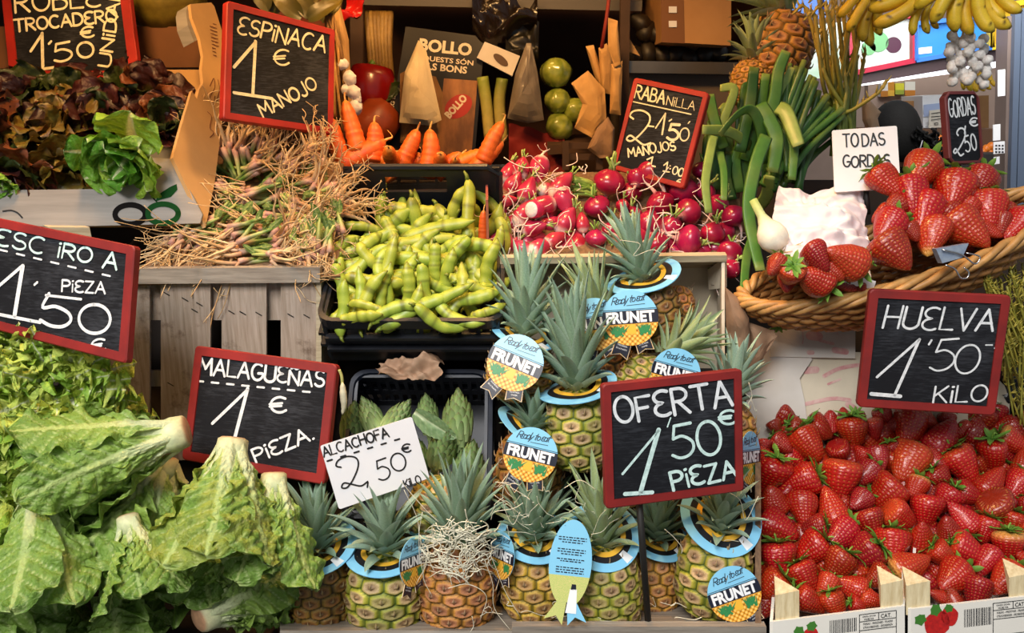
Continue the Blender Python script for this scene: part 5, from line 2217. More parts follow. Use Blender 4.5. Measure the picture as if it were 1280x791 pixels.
# ------------------------------------------------------------------ pineapples
pineapple('golden brown pineapple at far left of front row, beside the romaine lettuces', 402, 738, 84, 112, 1.07, 'brown', -2, 14, 0, 100, crown_w=92, collar=(46, 12, -6), v=1)
pineapple('green gold pineapple, second in the front row, under the white card', 482, 740, 98, 112, 1.06, 'green gold', 2, 14, 1, 102, crown_w=104, collar=(46, 6, -8), tag=(517, 702, 30, 4, 62, -.045), v=0)
pineapple('orange pineapple in the front row covered with straw', 572, 733, 96, 116, 1.06, 'orange', 3, 12, 2, 118, crown_w=104, v=1)
pineapple('golden pineapple in the front row right of the straw-covered one', 667, 724, 82, 110, 1.07, 'golden', 0, 14, 0, 92, crown_w=96, collar=(42, 16, 4), tag=(627, 694, 29, 0, -58, -.03), v=0)
pineapple('green gold pineapple with turned fish-tailed label in the front row', 757, 735, 88, 118, 1.06, 'green gold', -5, 14, 3, 112, crown_ang=-2, crown_w=92, collar=(44, 34, 6), back=(713, 704, 43, 6, 0, -.062), v=1)
pineapple('dark orange pineapple squeezed behind the front row, under the big offer sign', 818, 722, 66, 104, 1.12, 'orange', 2, 12, 0, 78, crown_w=88, collar=(40, 15, 4), v=0)
pineapple('green gold pineapple at right end of front row, large label in front', 892, 715, 92, 118, 1.07, 'green gold', 4, 14, 1, 92, crown_ang=2, crown_w=92, collar=(47, 36, 4), tag=(918, 742, 34, -18, 4, -.062), v=0)
pineapple('orange pineapple behind the front row, just right of the sign stake', 858, 660, 62, 92, 1.17, 'orange', -4, 8, None, v=1)
pineapple('yellow green pineapple lying behind the white artichoke card', 548, 640, 78, 92, 1.13, 'green gold', 10, 10, None, v=1)
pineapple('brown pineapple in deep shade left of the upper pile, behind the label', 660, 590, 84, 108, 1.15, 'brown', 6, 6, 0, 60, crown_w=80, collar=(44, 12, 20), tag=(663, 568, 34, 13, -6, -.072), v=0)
pineapple('tall-crowned green gold pineapple in the centre, left of the offer sign', 724, 537, 84, 106, 1.15, 'green gold', -3, 8, 2, 138, crown_ang=-3, crown_w=104, collar=(46, 7, -12), v=0)
pineapple('golden brown pineapple at left of upper pile, beside the bean crate', 650, 462, 82, 84, 1.21, 'golden', 8, 8, 0, 118, crown_ang=-6, crown_w=92, collar=(40, 14, 4), tag=(644, 453, 36, 22, -14, -.065), v=1)
pineapple('reddish brown pineapple half hidden behind the tall centre crown', 765, 460, 70, 96, 1.24, 'brown', -10, 6, 3, 112, crown_ang=-10, crown_w=80, tag=(743, 405, 33, -10, 0, -.055), v=1)
pineapple('brown pineapple at the top of the pile with a whole round label', 815, 395, 74, 92, 1.25, 'brown', -14, 8, 0, 100, crown_ang=-4, crown_w=78, collar=(44, 14, -6), tag=(788, 397, 35, -4, 0, -.065), v=0)
pineapple('orange pineapple leaning in the crate behind the top label', 845, 395, 44, 78, 1.315, 'orange', 8, 0, None, v=0)
pineapple('pale green pineapple whose crown leans right, above the offer sign', 808, 480, 74, 74, 1.19, 'green gold', 30, 6, 3, 92, crown_ang=22, crown_w=88, tag=(845, 467, 32, 16, 6, -.06), v=1)
pineapple('pineapple behind the right edge of the offer sign, label edge showing', 905, 555, 76, 110, 1.16, 'orange', 6, 6, 1, 92, crown_ang=4, crown_w=80, tag=(938, 572, 33, 6, 52, -.05), v=1)
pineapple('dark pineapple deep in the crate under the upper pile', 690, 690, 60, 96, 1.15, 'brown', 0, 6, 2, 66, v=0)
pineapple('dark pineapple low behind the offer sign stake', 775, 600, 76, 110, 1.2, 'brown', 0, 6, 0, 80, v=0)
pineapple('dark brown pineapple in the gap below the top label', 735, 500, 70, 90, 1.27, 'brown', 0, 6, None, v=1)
pineapple('orange pineapple high at the back above the leeks, crown leaning left', 974, 62, 82, 96, 1.66, 'orange', 18, 0, 3, 92, crown_ang=-66, crown_w=100, v=0)
pineapple('smaller orange pineapple at the back, left of the high one', 938, 105, 50, 60, 1.62, 'orange', 6, 0, 3, 62, crown_ang=-4, crown_w=66, v=1)

# wood wool
st = MB()
rng = random.Random(8)


def strand(pts, w, mb):
 n = len(pts)
 mb.tube(smooth_path(pts, 5), w, 4, 0, (1, 1, 1), squash=.5)


for k in range(150):
 a = rng.uniform(0, 2 * PI)
 r = rng.uniform(.1, 1) ** .6
 cx, cy = 574 + 46 * r * math.cos(a), 682 + 30 * r * math.sin(a) + rng.uniform(-8, 22) * (1 - r * .4)
 dep = 1.06 - .058 * math.sqrt(max(.05, 1 - min(1, ((cx - 574) / 52) ** 2))) + rng.uniform(-.006, .004)
 th = rng.uniform(0, PI)
 L = rng.uniform(18, 48)
 pts = []
 for q in (-.5, -.17, .17, .5):
  x = cx + L * q * math.cos(th) + rng.uniform(-5, 5)
  y = cy + L * q * math.sin(th) * .7 + rng.uniform(-5, 5)
  d = 1.06 - .06 * math.sqrt(max(.02, 1 - min(1, ((x - 574) / 54) ** 2))) + rng.uniform(-.004, .002)
  pts.append(P(x, y, d))
 strand(pts, rng.uniform(.0008, .0014), st)
for pts in ([(505, 612), (522, 650), (524, 690), (530, 722)], [(528, 640), (524, 670), (534, 700), (520, 730)], [(560, 735), (585, 730), (608, 745), (600, 775)], [(612, 690), (622, 715), (632, 740), (650, 770)],
   [(606, 700), (616, 730), (618, 760), (640, 790)], [(535, 690), (529, 720), (540, 745)], [(500, 600), (515, 618), (535, 640), (548, 652)], [(590, 770), (592, 782), (587, 791)]):
 strand([P(x, y, 1.0 + .00 * i) for i, (x, y) in enumerate(pts)], .0009, st)
o = wsolo('wood_wool', st, M_STRAW, 'tangled nest of pale straw on the orange front pineapple', 'straw', P(574, 720, 1.02))
o['kind'] = 'stuff'
st = MB()
for k in range(70):
 cx, cy = rng.choice(((rng.uniform(590, 940), rng.uniform(752, 772)), (rng.uniform(620, 760), rng.uniform(600, 680)), (rng.uniform(640, 940), rng.uniform(470, 700)), (rng.uniform(630, 660), rng.uniform(560, 660))))
 th = rng.uniform(0, PI)
 L = rng.uniform(14, 44)
 d = (1.01 if cy > 745 else (1.03 if cy > 600 else 1.12)) + rng.uniform(-.01, .02)
 pts = [P(cx + L * q * math.cos(th) + rng.uniform(-6, 6), cy + L * q * math.sin(th) * (.25 if cy > 745 else 1) + rng.uniform(-5, 5), d) for q in (-.5, -.1, .3, .6)]
 strand(pts, rng.uniform(.0005, .001), st)
for pts in ([(905, 612), (925, 625), (932, 650), (948, 620)], [(705, 610), (725, 600), (745, 612)], [(640, 580), (628, 620), (640, 655), (650, 640)], [(775, 300), (800, 305), (792, 320), (815, 312), (828, 318)], [(936, 478), (940, 495), (934, 506)]):
 strand([P(x, y, 1.03 if y > 400 else 1.2) for x, y in pts], .0009, st)
o = wsolo('wood_wool', st, M_STRAW, 'loose pale straw strands scattered among the pineapples', 'straw', P(770, 770, 1.01))
o['kind'] = 'stuff'

# ------------------------------------------------------------------ romaine lettuces
head('romaine_lettuce', 'romaine lettuce in the centre of the heap, cut end up, leaves fanned down', 'lettuce', 290, 556, 1.0, 184, 14, 165, 18, (.05, .5), .6, (.05, .4), seed=1, roll=140, leaf_kw=dict(ruffle=.06), colf=lambda s: romaine_col(s, .5))
head('romaine_lettuce', 'romaine lettuce on top of the heap, lying with cut end to the right', 'lettuce', 224, 541, 1.06, 254, 10, 190, 22, (.03, .38), .46, (.0, .4), seed=2)
head('romaine_lettuce', 'romaine lettuce at the left with a broad white rib, cut end up', 'lettuce', 50, 608, 1.0, 172, 12, 170, 18, (.04, .42), .5, (.05, .4), seed=3, leaf_kw=dict(ruffle=.07))
head('romaine_lettuce', 'romaine lettuce below the centre of the heap, pale rib slanting right', 'lettuce', 160, 650, 1.0, 160, 12, 120, 16, (.05, .42), .6, (.05, .4), seed=4, roll=140, leaf_kw=dict(ruffle=.06))
head('romaine_lettuce', 'romaine lettuce at the right edge of the heap beside the brown pineapple', 'lettuce', 342, 598, 1.01, 178, 12, 138, 16, (.05, .38), .54, (.05, .4), seed=5, leaf_kw=dict(ruffle=.07))
head('romaine_lettuce', 'romaine lettuce at the bottom with its brown cut end facing out', 'lettuce', 256, 770, .985, 70, -50, 130, 20, (.08, .5), .60, (.0, .4), seed=6, r0=.13)
head('romaine_lettuce', 'romaine lettuce half hidden at the bottom left corner of the heap', 'lettuce', 60, 700, 1.06, 185, 10, 120, 13, (.1, .6), .7, (.1, .5), seed=7)
head('romaine_lettuce', 'romaine lettuce hidden deep between the centre and the right one', 'lettuce', 245, 650, 1.075, 175, 6, 130, 12, (.15, .7), .7, (.1, .5), seed=8)
head('romaine_lettuce', 'romaine lettuce at the bottom centre under the fanned one', 'lettuce', 150, 718, 1.05, 168, 6, 110, 12, (.15, .7), .8, (.1, .5), seed=9)
head('romaine_lettuce', 'romaine lettuce under the topmost one, filling the gap to its right', 'lettuce', 205, 580, 1.11, 185, 8, 150, 14, (.1, .7), .7, (.1, .5), seed=11)
head('romaine_lettuce', 'romaine lettuce behind the heap at left, leaves showing under the escarole', 'lettuce', 130, 575, 1.10, 200, 4, 150, 12, (.1, .7), .7, (.1, .5), seed=10)

# ------------------------------------------------------------------ curly escarole
for i, (x, y, Y, an, ti, L, lab) in enumerate(((70, 478, 1.135, 100, 58, 98, 'curly escarole on top of its heap, right under its price sign'),
            (-8, 470, 1.13, 40, 60, 90, 'curly escarole at the left edge, long pale rib on top'),
            (20, 560, 1.10, 170, 60, 105, 'curly escarole lower in its heap, dark green fringes'),
            (112, 520, 1.16, 150, 50, 80, 'curly escarole at the right of its heap, against the slatted crate'),
            (5, 668, 1.08, 180, 40, 120, 'pale hearted curly escarole at the left edge beside the white-ribbed romaine'),
            (-15, 760, 1.06, 170, 40, 90, 'curly escarole at the bottom left corner'))):
 head('curly_escarole', lab, 'endive', x, y, Y, an, ti, L * 1.1, 48, (.1, 1.3), .5, (.0, 1.1), seed=40 + i, colf=frisee_col, prof=frisee_prof, r0=.06, butt=False,
   leaf_kw=dict(cup=-.1, ruffle=.27, rfreq=6.0, blister=.03, rib=.13, ribh=-.05, lobes=.62, lobef=5.0, nl=44, nw=17))
# ------------------------------------------------------------------ red lettuces in the carton
items = []
for i, (x, y, an, ti, L, lab) in enumerate(((30, 138, 0, 50, 66, 'red oak-leaf lettuce at the back left of the carton, below its sign'),
           (98, 132, 10, 50, 62, 'red lettuce at the back of the carton below the painted price'),
           (180, 128, 30, 50, 68, 'dark red lettuce at the back right of the carton'),
           (135, 160, 0, 60, 66, 'dark red lettuce in the middle of the carton behind the green one'),
           (75, 172, -20, 60, 70, 'red and yellow-tinged lettuce in the middle of the carton'),
           (8, 178, -30, 55, 70, 'brownish red lettuce at the left edge of the picture in the carton'),
           (200, 158, 60, 50, 56, 'small dark red lettuce against the torn carton wall'),
           (90, 210, 170, 40, 60, 'orange-tinged red lettuce spilling over the carton front'),
           (35, 218, 190, 45, 60, 'dark red lettuce over the carton front at left'))):
 Y = lerp(1.35, 1.58, (225 - y) / 130)
 hot = i in (4, 7)
 head('red_lettuce', lab, 'lettuce', x, y, Y, an, ti, L, 18, (.15, 1.25), .85, (.1, .8), seed=60 + i,
   colf=(lambda s: (lambda t, sr, v, q: mix3(red_col(3)(t, sr, v, q), mix3(hx('#7a3a18'), hx('#94842c'), .5 + .8 * ns(t * 4, q * 2, s)), .55))) if hot else red_col,
   mat=M_RED_LEAF, prof=red_prof, r0=.06, butt=False, leaf_kw=dict(cup=-.2, ruffle=.10, rfreq=2.2, blister=.04, rib=.06, lobes=.12, lobef=1.6, nl=26, nw=17))


def butter_col(seed):
 r = random.Random(seed)
 y = r.random()

 def f(t, sr, vein, s):
  c = mix3(hx('#6fb02c'), hx('#a8c23c'), y)
  c = mix3(c, hx('#3f8a22'), sstep(.4, 1, t) * .6 * (1 - y))
  c = mix3(c, hx('#cfdc88'), sstep(.8, 1, vein) * .25)
  return mix3(hx('#dfe6b0'), c, sstep(.5, 1.1, sr) if sr < 1.1 else 1)
 return f


head('butterhead_lettuce', 'bright green butterhead lettuce hanging over the carton front', 'lettuce', 168, 188, 1.335, 196, 45, 76, 18, (.1, .95), 1.0, (.0, .7), seed=81, colf=butter_col, prof=red_prof, r0=.08, butt=False,
  leaf_kw=dict(cup=-.25, ruffle=.09, rfreq=2.2, blister=.02, rib=.12))
head('butterhead_lettuce', 'green lettuce leaves at the far left carton edge', 'lettuce', 4, 225, 1.33, 180, 40, 40, 8, (.1, 1.0), .9, (.0, .7), seed=82, colf=butter_col, prof=red_prof, r0=.08, butt=False)

# ------------------------------------------------------------------ broad beans
rng = random.Random(33)


def bean_Y(py):
 return lerp(1.205, 1.42, (398 - py) / 150.0)


EB = [  # explicit pods: centre, length, direction, from the photograph
 (466, 342, 100, 30, 8), (455, 325, 60, 62, 2), (495, 300, 62, 150, 5), (488, 272, 48, 165, 3), (530, 278, 70, 82, 1), (545, 287, 84, 76, 7), (585, 278, 92, 178, 2), (580, 262, 60, 20, 9), (535, 300, 76, 86, 4),
 (540, 312, 78, 80, 6), (520, 326, 76, 95, 10), (472, 350, 70, 96, 11), (520, 345, 52, 5, 0), (492, 338, 52, 175, 3), (545, 335, 54, 178, 5), (560, 345, 60, 10, 4), (575, 330, 60, 200, 8), (590, 350, 50, 100, 1),
 (605, 365, 62, 110, 2), (580, 385, 70, 115, 3), (520, 388, 80, 62, 7), (545, 380, 90, 60, 4), (500, 380, 70, 40, 6), (470, 375, 70, 25, 9), (440, 370, 66, 10, 1), (430, 385, 60, 5, 2), (450, 398, 50, 80, 10),
 (425, 355, 46, 170, 4), (435, 330, 60, 60, 8), (450, 308, 56, 60, 5), (430, 315, 50, 50, 0), (470, 300, 50, 70, 2), (455, 285, 44, 100, 7), (500, 258, 50, 100, 3), (520, 262, 60, 95, 11), (545, 262, 54, 90, 1),
 (600, 300, 50, 95, 6), (612, 330, 56, 15, 4), (595, 320, 60, 95, 9), (612, 300, 44, 40, 8), (600, 270, 60, 50, 3), (510, 360, 54, 0, 5), (530, 365, 60, 170, 2), (480, 360, 56, 15, 7), (460, 390, 44, 110, 0),
 (565, 365, 70, 15, 1), (590, 372, 60, 80, 5), (555, 395, 66, 110, 8), (610, 388, 40, 70, 11), (500, 396, 60, 75, 9), (480, 320, 60, 120, 6), (560, 310, 50, 60, 10), (440, 345, 50, 150, 3)]
items = []
pos = []
for (x, y, l, a, v) in EB:
 pos.append((x, y, l, a, v, -.012))
tries = 0
while len(pos) < len(EB) + 40 and tries < 3000:
 tries += 1
 x, y = rng.uniform(420, 618), rng.uniform(256, 388)
 if x < 470 and y < 330 - (x - 410) * .8:
  continue
 if x < 428 and y < 340:
  continue
 pos.append((x, y, rng.uniform(48, 78), rng.uniform(0, 180) if y < 330 else rng.gauss(20, 45), rng.randrange(12), rng.uniform(.004, .03)))
for (x, y, l, a, v, dy) in pos:
 o = bean(x, y, bean_Y(y) + dy, l * 1.24, a, rng.uniform(-12, 12), rng.uniform(-25, 25), v, 'broad beans in the black crate', rng.uniform(1.05, 1.4) * min(1.25, 68 / l))
 zx = 'left' if x < 485 else ('middle' if x < 550 else 'right')
 zy = 'back' if y < 300 else ('centre' if y < 350 else 'front')
 items.append((o, x, '%s broad bean pod lying %s' % ('short' if l < 55 else ('long' if l > 72 else 'medium'), 'across' if 50 < a % 180 < 130 else 'upright'), '%s %s of the black crate' % (zy, zx)))
label_all(items, '{look}, {zone}, {ord}', '{look}, {zone}')

# ------------------------------------------------------------------ radishes
rng = random.Random(51)


def rad_Y(py):
 return lerp(1.365, 1.50, (320 - py) / 110.0)


RR = [(761.5, 227.5, 40, 10), (746, 258, 34, -20), (815, 217, 43, -30), (797, 223, 28, 20), (778, 257, 18, 10), (788, 240, 30, 0), (825, 254, 36, 160), (811, 281, 37, -60), (860, 265, 35, 60), (854, 239, 38, 0), (882, 240, 28, 30),
  (877, 213, 26, 0), (898, 256, 28, 40), (916, 270, 30, -40), (891, 292, 31, 10), (861, 300, 40, 100), (912, 316, 33, 20), (913, 336, 26, 40), (820, 305, 34, 150), (838, 283, 30, 10), (790, 268, 26, 0), (745, 298, 28, 0),
  (797, 298, 28, 30), (765, 290, 30, 0), (872, 320, 30, 0), (842, 315, 28, 10), (775, 310, 28, 0), (905, 290, 28, 0), (840, 235, 30, 0)]
RR += [(rng.uniform(742, 905), rng.uniform(296, 318), rng.uniform(28, 33), rng.uniform(0, 360)) for _ in range(16)]
items = []
for i, (x, y, w, a) in enumerate(RR):
 zy = 'top' if y < 245 else ('middle' if y < 285 else 'bottom')
 dk = i > 28 or i in (5, 20, 23, 24, 25, 26, 27, 28)
 o = radish(x, y, rad_Y(y) + (.03 if dk else 0), w, 'round', a, rng.uniform(-40, 40), rng.uniform(0, 360), i, 'round radishes')
 items.append((o, x, '%s round magenta radish' % ('large' if w > 34 else ('small' if w < 27 else 'medium')), '%s of its heap' % zy))
RL = [(634, 251, 17, 82), (660, 238, 25, 20), (676, 257, 26, -100), (702, 231, 25, 40), (706, 252, 26, 160), (652, 210, 22, 10), (674, 212, 26, 190), (642, 230, 22, 30), (655, 266, 24, 30), (668, 285, 22, 75), (633, 303, 20, 5),
  (708, 276, 27, 30), (676, 309, 24, 60), (694, 299, 20, 60), (728, 278, 18, -5), (650, 310, 22, -60), (619, 297, 20, 0), (690, 280, 22, 80), (640, 280, 22, 40), (625, 268, 20, 20), (688, 240, 22, 100), (660, 300, 22, 20), (705, 305, 22, 30), (722, 302, 22, 0), (685, 265, 22, 60), (636, 215, 20, 20)]
RL += [(rng.uniform(618, 735), rng.uniform(296, 318), 22, rng.uniform(20, 110)) for _ in range(8)]
for i, (x, y, w, a) in enumerate(RL):
 zy = 'top' if y < 245 else ('middle' if y < 285 else 'bottom')
 o = radish(x, y, rad_Y(y) - .005 + (.025 if i > 16 else 0), w, 'long', a, rng.uniform(-30, 20), rng.uniform(0, 360), i, 'long white-tipped radishes')
 items.append((o, x, '%s long pink white-tipped radish' % ('thick' if w > 24 else 'slim'), '%s of its heap' % zy))
label_all(items, '{look}, {zone}, {ord}', '{look}, {zone}')
# a long radish cut through shows its white flesh
t = thing('radish', 'halved radish showing a round white cut face among the long radishes', 'radish', put(670, 262, rad_Y(262) - .035, -100, 50, 0, 22 * S(670, 262, 1.38)), 'long white-tipped radishes')
mb = MB()
mb.lathe([(.01, -.55), (.3, -.5), (.46, -.2), (.5, .2), (.485, .42), (.46, .45)], 20, colf=lambda u, th: hx('#c72a5a'))
part('root_body', mb.mesh('root_body', M_RADISH), t)
mb = MB()
mb.lathe([(.455, .445), (.45, .47), (.2, .478), (.01, .48)], 20, colf=lambda u, th: mix3(hx('#f0e6e2'), hx('#dcbcc0'), .3 + .3 * math.sin(9 * th)))
part('cut_face', mb.mesh('cut_face', M_GARLIC), t, None, 'white cut face')
# fine pale rootlets among the radishes
st = MB()
for k in range(60):
 x, y = rng.uniform(615, 730), rng.uniform(205, 315)
 if k > 42:
  x, y = rng.uniform(760, 915), rng.uniform(225, 315)
 d = rad_Y(y) - .035
 p0 = P(x, y, d)
 s = .0013
 pts = [p0]
 dx, dy = rng.uniform(-1, 1), rng.uniform(-1, 1)
 for q in range(4):
  dx += rng.uniform(-.8, .8)
  dy += rng.uniform(-.8, .8)
  pts.append(pts[-1] + Vector((dx * 7 * s, rng.uniform(-.003, .004), dy * 7 * s)))
 st.tube(smooth_path(pts, 4), rng.uniform(.0006, .0011), 4, 0, mix3(hx('#e8c4b8'), hx('#f2e4d8'), rng.random()))
o = wsolo('radish_rootlets', st, M_ROOT, 'fine pale rootlets tangled over the radish heaps', 'rootlets', P(700, 310, 1.36))
o['kind'] = 'stuff'
t = thing('radish_greens', 'small bunch of radish greens behind the two radish heaps', 'greens', Matrix.Translation(P(728, 240, 1.52)))
for k in range(16):
 b = P(742 + rng.uniform(-6, 6), 238 + rng.uniform(-8, 8), 1.50)
 e = P(708 + rng.uniform(-10, 16), 232 + rng.uniform(-14, 16), 1.49)
 mb = MB()
 mb.tube(bez(b, lerp(b, e, .4) + Vector((0, 0, .008)), lerp(b, e, .7), e, 6), .0035, 5, 0, mix3(hx('#6f9a35'), hx('#a9c060'), rng.random()))
 wpart('stalk', mb, M_STALK, t)

# ------------------------------------------------------------------ carrots
CL = [(408, 156, 19, 70, 5), (424, 180, 24, 66, -14), (440, 158, 24, 68, -12), (447, 176, 22, 60, -5), (454, 192, 32, 66, 58), (466, 178, 26, 52, 5), (470, 202, 26, 50, 60), (511, 186, 24, 54, 22), (535, 190, 26, 58, 4),
  (500, 200, 22, 46, 60), (616, 178, 23, 58, 26), (609, 196, 22, 56, 48), (585, 200, 22, 50, 70), (520, 205, 24, 46, 80), (412, 195, 26, 60, 0), (432, 200, 28, 50, 20), (560, 206, 24, 46, 50), (480, 206, 24, 46, -40), (540, 210, 24, 40, 100)]
items = []
for i, (x, y, w, l, a) in enumerate(CL):
 o = carrot(x, y, 1.535 + (.02 if i > 11 else 0), w, l, a, 5, i, 'carrots behind the beans')
 items.append((o, x, 'orange carrot pointing %s' % ('up' if abs(a) < 30 else 'right' if a > 0 else 'left'), 'row behind black crate' if y > 185 else 'top of the carrots'))
for i, (x, y, w) in enumerate(((490, 193, 22), (553, 201, 22), (569, 207, 16))):
 o = carrot(x, y, 1.50, w, 46, 20 * i - 10, 80, i, 'carrots behind the beans')
 items.append((o, x, 'orange carrot with its blunt end to the front', 'row behind black crate'))
label_all(items, '{look}, {zone}, {ord}', '{look}, {zone}')
carrot(604, 282, 1.36, 13, 40, 5, 20, 2, None, 'small lone carrot beside the pinkish board at the right of the beans')
O, UX, UY = px_frame((395, 232, 1.49), (640, 226, 1.49), (400, 205, 1.72))
plastic_crate('plastic_crate', 'dark crate the carrots lie in, behind the broad beans', O - Vector((0, 0, .015)), UX, UY - UX.normalized() * UY.dot(UX.normalized()), .07, M_BLACKPLASTIC)

# ------------------------------------------------------------------ artichokes
artichoke(572, 532, 1.18, 46, 2, 14, 0, 'tall artichoke standing at the right end of the crate')
artichoke(535, 522, 1.2, 32, -4, 20, 1, 'artichoke behind the broad leaf in the crate')
artichoke(492, 530, 1.19, 36, 35, 10, 0, 'artichoke just above the top edge of the white card')
artichoke(467, 528, 1.2, 34, -24, 4, 1, 'artichoke left of the others, above the white card')
artichoke(552, 565, 1.17, 42, 20, 40, 1, 'artichoke below the broad leaf, facing the street')
artichoke(440, 535, 1.215, 36, 10, 20, 0, 'artichoke in the shade at the left end of the crate')
artichoke(585, 590, 1.16, 44, 10, 20, 1, 'artichoke low at the right end of the crate behind the crown')
artichoke(520, 575, 1.19, 40, -10, 30, 0, 'artichoke low in the crate right of the white card')
mb = MB()
T = Matrix.Translation(P(518, 515, 1.155)) @ orient(122, 0, 0) @ Matrix.Rotation(R(90), 4, 'X') @ Matrix.Rotation(R(20), 4, 'Y')
k = S(518, 515, 1.15)
leaf(mb, T, 62 * k, 30 * k, a0=.1, curl=-.3, cup=.2, ruffle=.03, blister=.05, veins=7, rib=.09, ribh=.05, prof=lambda t: math.sin(PI * (t * .9 + .1)) ** .7,
  colf=lambda t, s, v, q: mix3(mix3(hx('#7d9a6a'), hx('#a9bd92'), sstep(.7, 1, v) * .6), hx('#c2cfa6'), 1 - sstep(.5, 1, s) if s < 1 else 0), seed=3)
c = P(540, 530, 1.155)
wsolo('artichoke_leaf', mb, M_LEEK, 'broad grey-green artichoke leaf lying across the artichokes', 'leaf', c)

# crumpled kraft paper between the crates
M_KRAFTPAPER = flat('crumpled_kraft_paper', '#b08f74', .75, color2='#9c7a60', vscale=20, bump=.2)
crumple('kraft_paper', 'crumpled brown paper wedged between the bean crate and the artichoke crate', 'paper',
  lambda u, v: P(lerp(470, 550, u) + 3 * math.sin(v * 9), lerp(lerp(444, 434, u), 464, v), lerp(1.215, 1.185, v)), 34, 20, .022, M_KRAFTPAPER, 8, freq=14)
# pale bean sprig hanging on the crate corner
t = thing('bean_sprig', 'withered pale bean sprig hanging at the corner of the artichoke crate', 'sprig', Matrix.Translation(P(428, 520, 1.13)))
mb = MB()
mb.tube(smooth_path([P(x, y, 1.125) for x, y in ((424, 462), (427, 470), (428, 480), (430, 492))], 5), .0022, 6, 0, hx('#b9b36a'))
wpart('stalk', mb, M_STALK, t)
mb = MB()
mb.tube(smooth_path([P(x, y, 1.122) for x, y in ((428, 478), (429, 492), (430, 506), (428, 518))], 5), [.001, .003, .004, .004, .005, .005, .005, .005, .005, .0045, .004, .004, .003, .003, .002, .001], 7, 0, hx('#cfc6a8'))
wpart('pod', mb, M_STALK, t)
# ------------------------------------------------------------------ spinach bunches with their roots
rng = random.Random(71)


def root_Y(py):
 return lerp(1.245, 1.50, (345 - py) / 185.0)


RB = [(268, 188, -15, 70), (300, 186, 12, 90), (332, 176, 5, 60), (362, 200, 55, 60), (396, 192, 25, 55), (392, 228, 40, 80), (272, 236, -70, 60), (308, 240, -95, 70), (345, 236, 60, 70), (372, 262, 100, 90), (262, 285, -125, 100),
  (292, 292, -115, 110), (330, 280, -80, 90), (300, 318, -110, 110), (345, 305, 80, 90), (402, 268, 30, 70), (392, 306, 170, 60), (418, 292, 160, 50), (430, 256, 90, 70), (238, 300, -130, 90), (342, 326, 95, 110), (385, 326, 165, 50), (360, 285, 20, 70), (420, 236, 60, 60), (320, 205, 70, 70),
  (215, 305, -150, 60), (410, 318, 178, 40)]
items = []
tan, tan2, pk, gr, gl = hx('#b08a58'), hx('#dcc094'), hx('#a4736a'), hx('#56772c'), hx('#9aa65c')
for i, (x, y, a, l) in enumerate(RB):
 Y = root_Y(y)
 k = S(x, y, Y)
 M = put(x, y, Y, a, rng.uniform(0, 14), 0)
 t = thing('spinach_bunch', None, 'spinach', M, 'spinach bunches with roots')
 warm = y < 250
 rt, sm, lf, cr = MB(), MB(), MB(), MB()
 n = rng.randint(14, 19)
 for q in range(n):
  b = Vector((jit(rng, 13) * k, jit(rng, 10) * k, jit(rng, 5) * k))
  L = l * k * rng.uniform(.5, 1.15)
  w = rng.uniform(.5, 1.0)
  pts = [b]
  dx, dy = rng.gauss(0, .35), rng.gauss(-.1, .3)
  for z in range(6):
   dx += rng.gauss(0, .28)
   dy += rng.gauss(-.02, .22)
   f = Vector((dx, dy, 1)).normalized() * (L / 6)
   pts.append(pts[-1] + f)
  pp = smooth_path(pts, 4)
  N = len(pp)
  c0 = mix3(tan, tan2, rng.random())
  big = rng.uniform(2.0, 3.6) if q < n * .6 else rng.uniform(.7, 1.2)
  rt.tube(pp, [k * max(.5, big * (1 - z / N) ** 1.4) for z in range(N)], 5, 0, [mix3(mix3(pk, c0, min(1, z / N * 4)), c0, .4) for z in range(N)])
  if q % 2 == 0:
   for h in range(3):
    p0 = pp[rng.randrange(4, N - 2)]
    rt.tube(bez(p0, p0 + Vector((jit(rng, 6) * k, jit(rng, 5) * k, 4 * k)), p0 + Vector((jit(rng, 12) * k, jit(rng, 6) * k, 8 * k)), p0 + Vector((jit(rng, 22) * k, jit(rng, 6) * k, 12 * k)), 6), k * .42, 4, 0, c0)
  if q % 2:
   continue
  # stems run the other way
  e = b + Vector((rng.gauss(0, 12) * k, rng.gauss(6, 8) * k, -rng.uniform(24, 44) * k))
  cs = [mix3(mix3(pk, hx('#c9a08a'), rng.random()), gl if rng.random() < .6 else gr, sstep(.1, .5, z / 6)) for z in range(7)]
  sm.tube(bez(b + Vector((0, 0, 2 * k)), lerp(b, e, .35) + Vector((jit(rng, 3) * k, 0, 0)), lerp(b, e, .7), e, 7), [k * 4.2, k * 3.8, k * 3.2, k * 2.8, k * 2.4, k * 2.1, k * 1.6], 6, 0, cs)
  if q % 4 == 0:
   T = Matrix.Translation(e + Vector((0, 0, 6 * k))) @ Matrix.Rotation(rng.uniform(-.8, .8), 4, 'Y') @ Matrix.Rotation(R(-90) + rng.uniform(-.5, .5), 4, 'X')
   leaf(lf, T, rng.uniform(14, 26) * k, rng.uniform(7, 12) * k, curl=rng.uniform(-.8, .8), ruffle=.12, rfreq=2, blister=.04, prof=lambda t: math.sin(PI * (t * .92 + .06)) ** .8, colf=lambda t, s, v, z: mix3(gr, gl, .4 * v + (.5 if s < 1 else 0)), seed=q, nl=9, nw=7)
 part('roots', rt.mesh('roots', M_ROOT), t)
 part('stems', sm.mesh('stems', M_STALK), t)
 part('leaves', lf.mesh('leaves', M_LEAF), t)
 zone = 'back row' if y < 215 else ('middle of heap' if y < 275 else 'front rail')
 items.append((t, x, 'spinach bunch with tan roots pointing %s' % ('up' if abs(a) < 45 else 'left' if a < 0 and abs(a) < 135 else 'right' if abs(a) < 135 else 'down'), zone))
label_all(items, '{look}, {zone}, {ord}', '{look}, {zone}')
mb = MB()
